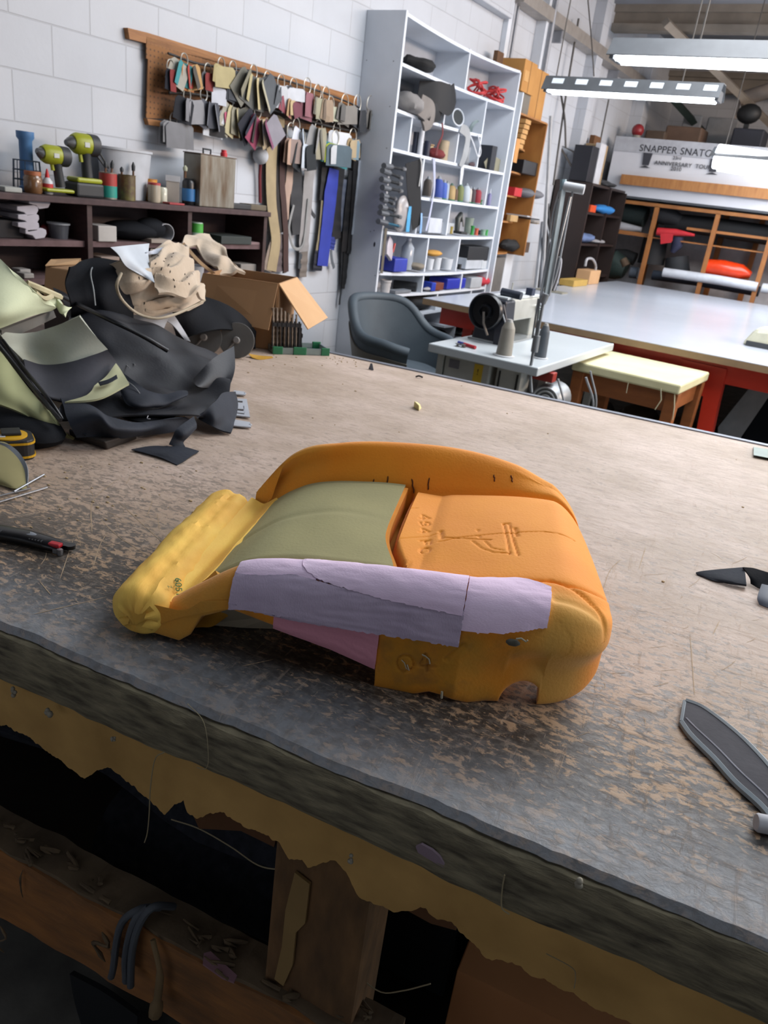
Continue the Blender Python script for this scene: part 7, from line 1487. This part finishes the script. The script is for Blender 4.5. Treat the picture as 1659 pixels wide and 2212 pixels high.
obj('bobbin_winder', MB().box((hw.x+.04, my0+.42, top_+.015), (hw.x+.08, my0+.47, top_+.055)), C('#1c2740', .4), SM)
# cones and bits on the sewing table
def cone_at(px, py, h, r, col, label):
    c = PZ(px, py, SZ+.001); t = thing('thread_cone', label, 'thread cone', c)
    obj('cone_base', MB().lathe([(r*1.35, 0), (r*1.35, .004), (r, .006)], c, seg=24), C('#c3c6ca', .4), t, True)
    obj('thread', MB().lathe([(r, .006), (r*.82, h*.75), (r*.78, h*.78), (r*.45, h*.93)], c, seg=28), C(col, .6, bump=.4), t, True)
    obj('cone_tip', MB().lathe([(r*.42, h*.93), (r*.3, h), (0, h)], c, seg=16), C('#9a9a98', .5), t, True)
cone_at(1088, 768, .185, .042, '#8e8a80', 'grey-beige thread cone standing in front of the handwheel')
cone_at(1166, 773, .18, .032, '#4a5158', 'dark grey thread cone behind the lamp arm on the sewing table')
p = PZ(1020, 753, SZ)
obj('screwdriver', MB().tube([p+Vector((-.06, .02, .01)), p+Vector((.0, .0, .01)), p+Vector((.02, -.005, .01))], .009, 8), C('#b3202e', .4), None, True, label='red and blue handled screwdriver lying beside the machine', cat='screwdriver')
obj('blue_handle_end', MB().tube([p+Vector((-.10, .03, .01)), p+Vector((-.055, .02, .01))], .009, 8), C('#2c3a8c', .4), None, True, label='blue stub of the screwdriver handle', cat='screwdriver')
for k, (x, y) in enumerate(((988, 748), (1000, 750))): obj('bobbin', MB().lathe([(.014, 0), (.014, .002), (.006, .003), (.006, .012), (.014, .013), (.014, .015)], PZ(x, y, SZ+.001), seg=16), C('#6f6c66', .3, metal=.7), None, True, label=('left', 'right')[k]+' metal bobbin on the near left of the sewing table', cat='bobbin')
# lamp with sprung arm
LA = thing('task_lamp', 'grey spring-arm work lamp clamped to the sewing table reaching up in front of the shelves', 'lamp', PZ(1150, 790, SZ))
LY = sy0+.02
def ly(x, y, d=0): return PY(x, y, LY+d)
LG = C('#8d9296', .35, metal=.3)
obj('clamp_post', MB().tube([ly(1148, 848), ly(1145, 800), ly(1155, 742)], .008, 10), LG, LA, True)
obj('joint', MB().tube([ly(1154, 760), ly(1160, 725)], .018, 10), LG, LA, True)
obj('joint', MB().tube([ly(1172, 655), ly(1180, 635)], .016, 10), LG, LA, True)
obj('lower_arm', MB().tube([ly(1160, 728), ly(1176, 640)], .008, 8).tube([ly(1150, 730), ly(1163, 645)], .005, 8), LG, LA, True)
obj('upper_arm', MB().tube([ly(1178, 645, .02), ly(1218, 400, .12)], .014, 4), C('#a9b2b4', .4), LA, label='pale flat upper arm')
obj('upper_arm', MB().tube([ly(1186, 640, .02), ly(1205, 540, .06), ly(1232, 425, .12)], .006, 8).tube([ly(1168, 645, .02), ly(1190, 530, .06), ly(1206, 430, .12)], .005, 8), LG, LA, True)
obj('lamp_cable', MB().tube(cr([tuple(ly(*q_)) for q_ in ((1150, 780), (1156, 735), (1165, 655), (1180, 560, .05), (1195, 460, .1), (1212, 405, .12), (1226, 402, .12), (1236, 415, .12), (1232, 440, .12), (1205, 580, .05), (1180, 650, .02))], 50), .0045, 6), C('#83878c', .5), LA, True)
obj('lamp_head', MB().tube([ly(1218, 402, .12), ly(1262, 410, .14)], .022, 12), C('#b5b8bd', .4), LA, True, label='white tubular lamp head')
obj('head_pivot', MB().tube([ly(1217, 388, .12), ly(1216, 412, .12)], .016, 8), C('#7d949e', .4), LA, True)
# thread stand behind
cs = thing('thread_stand', 'dark thread stand with hanging white cord on the near edge of the cutting table', 'stand', PZ(1190, 632, TZ))
p = PZ(1190, 630, TZ); 
obj('stand_base', MB().box((p.x-.14, p.y-.08, TZ), (p.x+.14, p.y+.08, TZ+.012)), C('#8d8a7c', .5), cs, bev=.003)
obj('black_cylinder', MB().tube([(p.x, p.y, TZ+.012), (p.x+.0, p.y, TZ+.30)], .045, 16), C('#14161c', .5), cs, True)
obj('white_cord', MB().tube(cr([(p.x+.05, p.y-.06, TZ+.02), (p.x+.07, p.y-.06, TZ+.15), (p.x+.06, p.y-.05, TZ+.29), (p.x+.03, p.y-.05, TZ+.32)], 14), .006, 6), C('#b5b5ba', .6), cs, True)
# ================================================================ tub chair
CH = thing('tub_chair', 'worn blue-grey vinyl tub armchair in front of the white shelving', 'chair', (-2.5, 4.42, 0), radians(-12))
CV = mat('blue_grey_vinyl', '#39434c', .65, col2='#47525a', scale=4, bump=.3, bscale=60, amt=.5)
CD = mat('chair_shell', '#6b675f', .6, col2='#5c5850', scale=5)
def tub(t_in, zlow, rad, m, nm, lb=None, top=0):
    G = []
    for i in range(56):
        a = radians(-138+276*i/55)+pi     # 0 = back
        k = abs(i/55-.5)*2               # 0 back, 1 arm front
        zt_2 = .86-.0*k if k < .35 else .86-.22*min(1, (k-.35)/.28)
        zt_2 = .845-.205*(1/(1+math.exp(-(k-.46)/.06)))-.03*max(0, k-.8)/.2
        rx = rad*(1.12 if abs(cos(a)) > .2 else 1.12); cxx = rx*cos(a); cyy = rad*1.08*sin(a)
        row = []
        for j in range(12):
            h = j/11; z = zlow+(zt_2-zlow)*h; fl = .80+.26*h
            row.append((cxx*fl, cyy*fl, z))
        G.append(row)
    return G
Gt = tub(0, .36, .30, CV, 'shell')
obj('shell', MB().sheet(Gt, .05), CV, CH, True, local=True, org=(0, 0, .36), label='blue-grey vinyl shell')
rim = [Vector(r[-1]) for r in Gt]
obj('arm_rim', MB().tube(rim, .032, 12), CV, CH, True, local=True)
obj('outer_shell', MB().sheet([[Vector((p[0]*1.10, p[1]*1.10, p[2]-.0)) for p in r[:9]] for r in Gt], .008), CD, CH, True, local=True, label='dusty grey-brown outer shell')
obj('seat', MB().ball((.05, 0, .42), (.27, .26, .075), 24), CV, CH, True, local=True)
obj('back_seam', MB().tube([(-.33*.93, .06, .5), (-.33*1.0, .06, .78)], .004, 6), C('#4a545c', .6), CH, True, local=True)
obj('pedestal', MB().tube([(0, 0, .08), (0, 0, .36)], .03, 12), C('#26282b', .4), CH, True, local=True)
for k in range(5):
    a = 2*pi*k/5; leg = obj('leg', MB().tube([(0, 0, .1), (.26*cos(a), .26*sin(a), .06)], .018, 8), C('#26282b', .4), CH, True, local=True)
    cm = MB().lathe([(.025, -.012), (.025, .012)], (.26*cos(a), .26*sin(a), .026), (sin(a), -cos(a), 0), 14); cm.v = [_W[CH.name] @ p for p in cm.v]
    obj('castor', cm, C('#141516', .5), leg, True)
# ================================================================ foam topped stool
SQ = .73
sl_, sb_, sr_, sf_ = PZ(1232, 783, SQ), PZ(1310, 752, SQ), PZ(1505, 793, SQ), PZ(1470, 838, SQ)
cst = (sl_+sr_)/2; ang = math.atan2((sf_-sl_).y, (sf_-sl_).x); Ls = (sf_-sl_).length; Ws = (sb_-sl_).length
so = Vector(((sl_.x+sf_.x+sb_.x+sr_.x)/4, (sl_.y+sf_.y+sb_.y+sr_.y)/4, 0))
so.x += .03
SL = thing('foam_topped_table', 'small orange-brown timber table topped with a cream foam slab beside the sewing table', 'table', so, ang)
hx, hy = Ls/2, min(Ws, .66)/2
obj('foam_top', MB().box((-hx, -hy, SQ-.055), (hx, hy, SQ)), mat('cream_foam', '#cdc8a2', .85, col2='#c2bc94', scale=6, bump=.4, bscale=50), SL, bev=.010, local=True, label='cream foam slab')
SW_ = mat('stool_timber', '#94572a', .55, col2='#7e4822', scale=7, stretch=(1, 1, 4))
for sx in (-1, 1):
    for sy in (-1, 1): obj('leg', MB().hexa([Vector((sx*(hx-.04)+dx*s2, sy*(hy-.06)+dy*s2, z)) for z, s2 in ((0, .8), (SQ-.06, 1)) for dx, dy in ((-.035, -.035), (.035, -.035), (.035, .035), (-.035, .035))]), SW_, SL, bev=.004, local=True)
for s in (-1, 1):
    obj('apron', MB().box((-hx+.06, s*(hy-.06)-.012, SQ-.17), (hx-.06, s*(hy-.06)+.012, SQ-.06)), SW_, SL, local=True)
    obj('apron', MB().box((s*(hx-.045)-.012, -hy+.08, SQ-.17), (s*(hx-.045)+.012, hy-.08, SQ-.06)), SW_, SL, local=True)
obj('ragged_threads', MB().tube([(-hx+.35, -hy-.002, SQ-.05), (-hx+.355, -hy-.006, SQ-.11)], .002, 5).tube([(hx-.10, -hy-.004, SQ-.04), (hx-.08, -hy-.012, SQ-.10), (hx-.1, -hy-.01, SQ-.16)], .003, 5).tube([(hx-.03, -hy+.02, SQ-.04), (hx-.005, -hy, SQ-.12), (hx-.0, -hy+.02, SQ-.2)], .003, 5), C('#c7c0a0', .8), SL, True, local=True)
# ================================================================ dark bookcase
DB = thing('dark_bookcase', 'very dark brown tall stepped bookcase against the left wall beyond the cutting table corner', 'bookcase', (-3.1, 9.3, 0))
DBW = mat('wenge_wood', '#2b1f1c', .5, col2='#1f1614', scale=5, stretch=(1, 8, 1))
y0, y1, y2 = 8.75, 9.45, 10.1
for y, zt2 in ((y0, 1.86), (y1, 1.86), (y2, 1.84)): obj('upright', MB().box((WX+.01, y, 0), (-2.86, y+.03, zt2)), DBW, DB)
obj('back', MB().box((WX+.008, y0, 0), (WX+.02, y2+.03, 1.84)), DBW, DB)
for z in (.86, 1.22, 1.55, 1.84):
    for a, b in ((y0+.03, y1), (y1+.03, y2)): obj('shelf', MB().box((WX+.02, a, z), (-2.88, b, z+.025)), DBW, DB)
obj('plinth_shelf', MB().box((WX+.02, y0+.03, .1), (-2.88, y2, .13)), DBW, DB)
X_ = -2.93
def bookitem(*a, **k): return boxon(*a, **k)
boxon('black_carton', 'tall black carton standing on the dark bookcase', 'box', 1257, 306, 388, 20, -3.05, 1.87, .2, C('#171922', .5))
boxon('tan_board', 'tan board standing between the black carton and white board', 'board', 1274, 300, 392, 12, -3.06, 1.87, .2, C('#9b8260', .7))
boxon('wood_offcut', 'short wood offcut standing highest on the dark bookcase', 'board', 1267, 278, 392, 14, -3.18, 1.87, .06, C('#6d4a2c', .7))
boxon('white_board', 'tall white board standing at the right on the dark bookcase', 'board', 1283, 298, 392, 13, -2.97, 1.87, .06, C('#c2c3c8', .5))
lump('dark_clutter', 'dark clutter of small parts on the right end of the dark bookcase', 'clutter', 1305, 392, 36, 14, -3.05, 1.868, .2, '#3c3d40', 51, .35)
boxon('orange_box', 'orange box on the upper shelf of the dark bookcase', 'box', 1272, 428, 444, 12, X_, 1.576, .12, C('#c6481c', .5))
boxon('cream_box', 'cream small box left of the orange box', 'box', 1260, 428, 443, 10, X_-.1, 1.576, .12, C('#9c9082', .5))
lump('blue_bag', 'bright blue plastic bag on the upper right shelf of the dark bookcase', 'bag', 1303, 452, 38, 20, -2.92, 1.576, .2, '#2a7cc0', 52, .12)
lump('white_cloth', 'white cloth folded on the middle right shelf of the dark bookcase', 'cloth', 1290, 495, 30, 10, -2.95, 1.247, .2, '#9b9a9c', 53, .1)
lump('blue_white_bag', 'blue and white crumpled bag on the middle left shelf', 'bag', 1255, 530, 32, 20, -2.95, 1.247, .2, '#5c6f96', 54, .3)
bxx = PZ(1275, 598, TZ)
boxon('small_carton', 'small tan carton on the far corner of the cutting table by the dark bookcase', 'box', 1268, 578, 607, 22, -2.76, TZ+.001, .16, CARD_L)
boxon('yellow_ledger', 'flat yellow-tan packet left of the small tan carton', 'packet', 1240, 592, 605, 30, -2.72, TZ+.001, .16, C('#b7964c', .6))
obj('white_headphones', MB().tube(cr([tuple(PX(x, y, -2.72)) for x, y in ((1264, 575), (1268, 560), (1280, 560), (1287, 575), (1284, 592))], 20), .014, 8), C('#a3a4a8', .4), None, True, label='white looped band standing on the small tan carton', cat='band')
# ================================================================ loft, banner and fabric rack on the back
LYF = 10.25
LP = lambda x, y, d=0: PY(x, y, LYF+d)
BAN = thing('loft_front', 'white painted loft front panel with tour banner lettering across the back', 'banner wall', (0, LYF, 2.3))
xL, xR = -3.18, 4.9
zT = LP(1310, 292).z; zB_ = LP(1310, 408).z
obj('front_panel', MB().box((xL, LYF, zB_-.05), (xR, LYF+.04, zT)), mat('loft_white', '#c4c4c8', .7, col2='#b7b8be', scale=2), BAN)
obj('panel_lip', MB().box((xL, LYF-.012, zT-.16), (xR, LYF, zT)), mat('loft_grey', '#a8aab0', .7), BAN)
def btext(s, x, y, px_h, m, label, dy=-.014):
    p = LP(x, y, dy); q_ = LP(x+100, y+9.5, dy); sz = (LP(x, y-px_h, dy)-p).length*1.38
    Mx = Matrix.Translation(p) @ Matrix.Rotation(pi/2, 4, 'X')
    obj('lettering', text_mb(s, Mx, sz, .002, spacing=1.06), m, BAN, label=label)
BT = C('#26262c', .6)
btext('SNAPPER SNATCHER', 1380, 326, 15, BT, 'SNAPPER SNATCHER lettering')
btext('23rd', 1453, 344, 7, BT, '23rd lettering')
btext('ANNIVERSARY  TOUR', 1413, 355, 9.0, BT, 'ANNIVERSARY TOUR lettering')
btext('2010', 1448, 368, 8.5, BT, '2010 lettering')
for x, y in ((1396, 348), (1541, 362)):
    p = LP(x, y, -.016); w_, h_ = .055, .09
    obj('emblem', MB().prism([p+Vector((-w_, 0, h_)), p+Vector((w_, 0, h_)), p+Vector((w_*.7, 0, -h_*.5)), p+Vector((-w_*.7, 0, -h_*.5))], (0, .006, 0)).prism([p+Vector((-w_*1.2, 0, -h_*.8)), p+Vector((w_*1.2, 0, -h_*.8)), p+Vector((0, 0, -h_*.55))], (0, .006, 0)), C('#33343c', .6), BAN, label='dark cup-shaped emblem')
a_, b_ = LP(1343, 378, -.06), LP(1659, 408, -.06)
obj('timber_beam', MB().box((a_.x, LYF-.07, a_.z-.10), (xR, LYF-.001, a_.z+.01)), mat('beam_pine', '#a87442', .6, col2='#8d5c30', scale=5, stretch=(6, 1, 1)), BAN, label='pine beam fixed across the loft front')
obj('loft_soffit', MB().box((xL, LYF, zB_-.075), (xR, WY1-.01, zB_-.05)), C('#44474b', .8), BAN)
rk = thing('fabric_rack', 'pine framed rack of fabric rolls under the loft', 'rack', (-.5, LYF+.2, 0))
pn = mat('rack_pine', '#95602f', .6, col2='#7d4d25', scale=6)
zr = LP(1400, 440).z; zb2 = .70
for x, y in ((1401, 520), (1530, 540), (1650, 560)):
    px_ = LP(x, y).x; obj('post', MB().box((px_-.025, LYF+.02, 0), (px_+.025, LYF+.065, zr-.02)), pn, rk)
obj('post', MB().box((.2, LYF+.02, 0), (.25, LYF+.065, zr-.02)), pn, rk)
obj('top_rail', MB().box((LP(1345, 430).x, LYF+.02, zr-.025), (1.5, LYF+.07, zr+.015)), pn, rk)
zm = LP(1560, 502).z; zl_ = LP(1350, 500).z
obj('middle_rail', MB().box((LP(1480, 495).x, LYF+.07, zm-.02), (1.5, LYF+.11, zm+.01)), pn, rk)
obj('middle_rail', MB().box((xL, LYF+.07, zl_-.02), (LP(1400, 500).x, LYF+.11, zl_+.01)), pn, rk)
for x in (1560, 1410, 1640): px_ = LP(x, 500, .6).x; obj('post', MB().box((px_-.03, LYF+.62, 0), (px_+.03, LYF+.67, zr)), pn, rk)
obj('shelf_board', MB().box((xL, LYF+.07, zl_-.035), (1.5, LYF+.7, zl_-.02)), pn, rk)
obj('lower_board', MB().box((xL, LYF+.07, .70), (1.5, LYF+.7, .72)), pn, rk)
obj('rack_back', MB().box((xL, LYF+.72, 0), (1.6, LYF+.74, zr)), mat('rack_back_white', '#b0b3b9', .7), rk)
def ryl(name, label, cat, pts, r, col, dy=.3, rough=.8, flat=1):
    return obj(name, MB().tube([LP(x, y, dy) for x, y in pts], r, 14, flat=flat), C(col, rough, bump=.3), None, True, label=label, cat=cat)
ryl('fabric_roll', 'dark green-black heap of cloth on the upper left of the rack', 'fabric', ((1315, 455), (1350, 458), (1395, 470)), [.10, .14, .12], '#12201f')
ryl('fabric_roll', 'black fabric roll lying along the upper right of the rack', 'fabric roll', ((1440, 478), (1540, 490), (1659, 508), (1700, 512)), [.10, .11, .11, .10], '#0f1115')
ryl('fabric_roll', 'dark fabric stack in the upper middle of the rack', 'fabric roll', ((1415, 455), (1440, 465), (1470, 478)), [.12, .12, .07], '#15171c', .25)
ryl('fabric_roll', 'dark red cloth lump on the left rack shelf', 'fabric', ((1308, 487), (1330, 490)), [.06, .06], '#5c1a22', .15)
ryl('fabric_roll', 'pale shiny plastic bundle beside the dark red cloth', 'fabric', ((1330, 487), (1355, 492), (1385, 496)), [.06, .05, .03], '#9a9a9e', .15, .4)
rc = thing('red_fabric', 'bright red cloth with a hanging tail in the middle of the rack', 'fabric', LP(1430, 505, .05))
obj('red_roll', MB().tube([LP(1420, 500, .05), LP(1460, 502, .05), LP(1500, 508, .05)], [.045, .04, .015], 12), C('#b01c26', .7), rc, True)
obj('red_tail', MB().sheet(clothgrid([[tuple(LP(x, y, .02)) for x, y in r] for r in (((1426, 503), (1454, 505)), ((1427, 516), (1453, 516)), ((1427, 527), (1450, 524)))], 8, 8), .01), C('#b01c26', .7), rc, True)
ryl('fabric_roll', 'navy cloth hanging right of the red cloth', 'fabric', ((1465, 512), (1462, 530), (1452, 545)), [.07, .07, .03], '#1a1e38', .12)
ryl('fabric_roll', 'tall black roll standing left of centre in the rack', 'fabric roll', ((1418, 510), (1405, 570)), [.15, .17], '#0f1014', .3)
ryl('fabric_roll', 'rounded dark grey roll end in the lower middle of the rack', 'fabric roll', ((1462, 555), (1462, 590)), [.14, .16], '#23262a', .3)
ryl('fabric_roll', 'dark green cloth heap in the lower left of the rack', 'fabric', ((1298, 580), (1330, 572), (1352, 582)), [.12, .18, .12], '#0f2421', .2)
ryl('fabric_roll', 'black bag above the dark green heap in the lower left of the rack', 'fabric', ((1320, 548), (1350, 552), (1372, 560)), [.06, .08, .08], '#15171a', .3)
ryl('fabric_roll', 'slate grey cloth beside the first rack post', 'fabric', ((1362, 588), (1378, 590)), [.07, .07], '#3c444e', .12)
ryl('fabric_roll', 'brown and tan bag in the lower left of the rack', 'fabric', ((1345, 560), (1352, 575)), [.05, .06], '#4a3a2a', .12)
ryl('vinyl_roll', 'long white roll lying along the bottom of the rack behind the table', 'roll', ((1433, 588), (1545, 604), (1636, 620)), .055, '#bfc4cc', .03, .4)
ryl('vinyl_roll', 'white roll end at the right frame edge in the rack', 'roll', ((1646, 622), (1700, 630)), .055, '#b5bac2', .03, .4)
ryl('orange_vinyl', 'folded bright orange-red vinyl on the white roll', 'vinyl', ((1520, 576), (1560, 580), (1600, 588), (1622, 594)), [.10, .11, .10, .04], '#d03a14', .15, .25, .9)
ryl('fabric_roll', 'dark navy roll lying behind the long white roll', 'fabric roll', ((1410, 594), (1500, 606), (1640, 630)), .06, '#15202e', .22)
# stores on the loft
zt3 = zT+.0
obj('loft_floor', MB().box((xL, LYF+.04, zB_+.35), (xR, WY1, zB_+.37)), C('#5a5048', .8), None, label='loft floor boards behind the banner panel', cat='floorboard')
zf = zB_+.371
def lofts(name, label, cat, x0, x1, yt, dy, col, d=.4, bev=.02):
    a, b = LP(x0, yt, dy), LP(x1, yt, dy)
    return obj(name, MB().box((a.x, LYF+dy, zf), (b.x, LYF+dy+d, a.z)), C(col, .7, bump=.2), None, bev=bev, label=label, cat=cat)
rd = thing('red_helmet', 'small red and white round thing on the left end of the loft', 'helmet', LP(1378, 292, .3))
pc = LP(1378, 282, .3)
obj('red_shell', MB().ball(pc, .075, 14), C('#8f2a30', .4), rd, True); obj('pale_base', MB().tube([(pc.x, pc.y, zf), (pc.x, pc.y, pc.z-.05)], .05, 10), C('#8a8a84', .5), rd, True)
lofts('brown_carton', 'brown carton stack on the loft behind the banner', 'box', 1440, 1520, 270, .5, '#5f4a3c')
lofts('grey_board', 'pale grey board leaning on the loft, left', 'board', 1478, 1520, 246, 1.0, '#8c8c8d', .05)
lofts('grey_board', 'pale grey board on the loft, right', 'board', 1530, 1600, 252, 1.1, '#7f8082', .05)
lofts('dark_bin', 'dark blue-black bin on the loft at the right edge', 'bin', 1585, 1655, 275, .5, '#20222c')
lofts('brown_bundle', 'brown bundle at the left on the loft', 'bundle', 1395, 1440, 280, .4, '#57483c')
obj('padded_stool', MB().ball(LP(1618, 246, .6), (.14, .1, .11), 16).box((LP(1612, 250, .6).x, LYF+.6, zf), (LP(1622, 250, .6).x, LYF+.65, LP(1618, 250, .6).z)), C('#0e0f11', .6), None, True, label='black rounded seat pad standing on the loft', cat='seat')
obj('duct', MB().tube([LP(1600, 215, 1.2), LP(1680, 190, 1.2)], .09, 14).box((LP(1599, 215, 1.2).x-.01, LYF+1.2, zf), (LP(1599, 215, 1.2).x+.01, LYF+1.23, LP(1600, 215, 1.2).z)), C('#9b8e84', .5), None, True, label='pale round tube above the loft at the right', cat='duct')
obj('yellow_peg', MB().tube([LP(1592, 292, .1), LP(1590, 300, .1)], .02, 6), C('#c07c3a', .6), None, label='small orange peg above the glowing light', cat='peg') if False else None
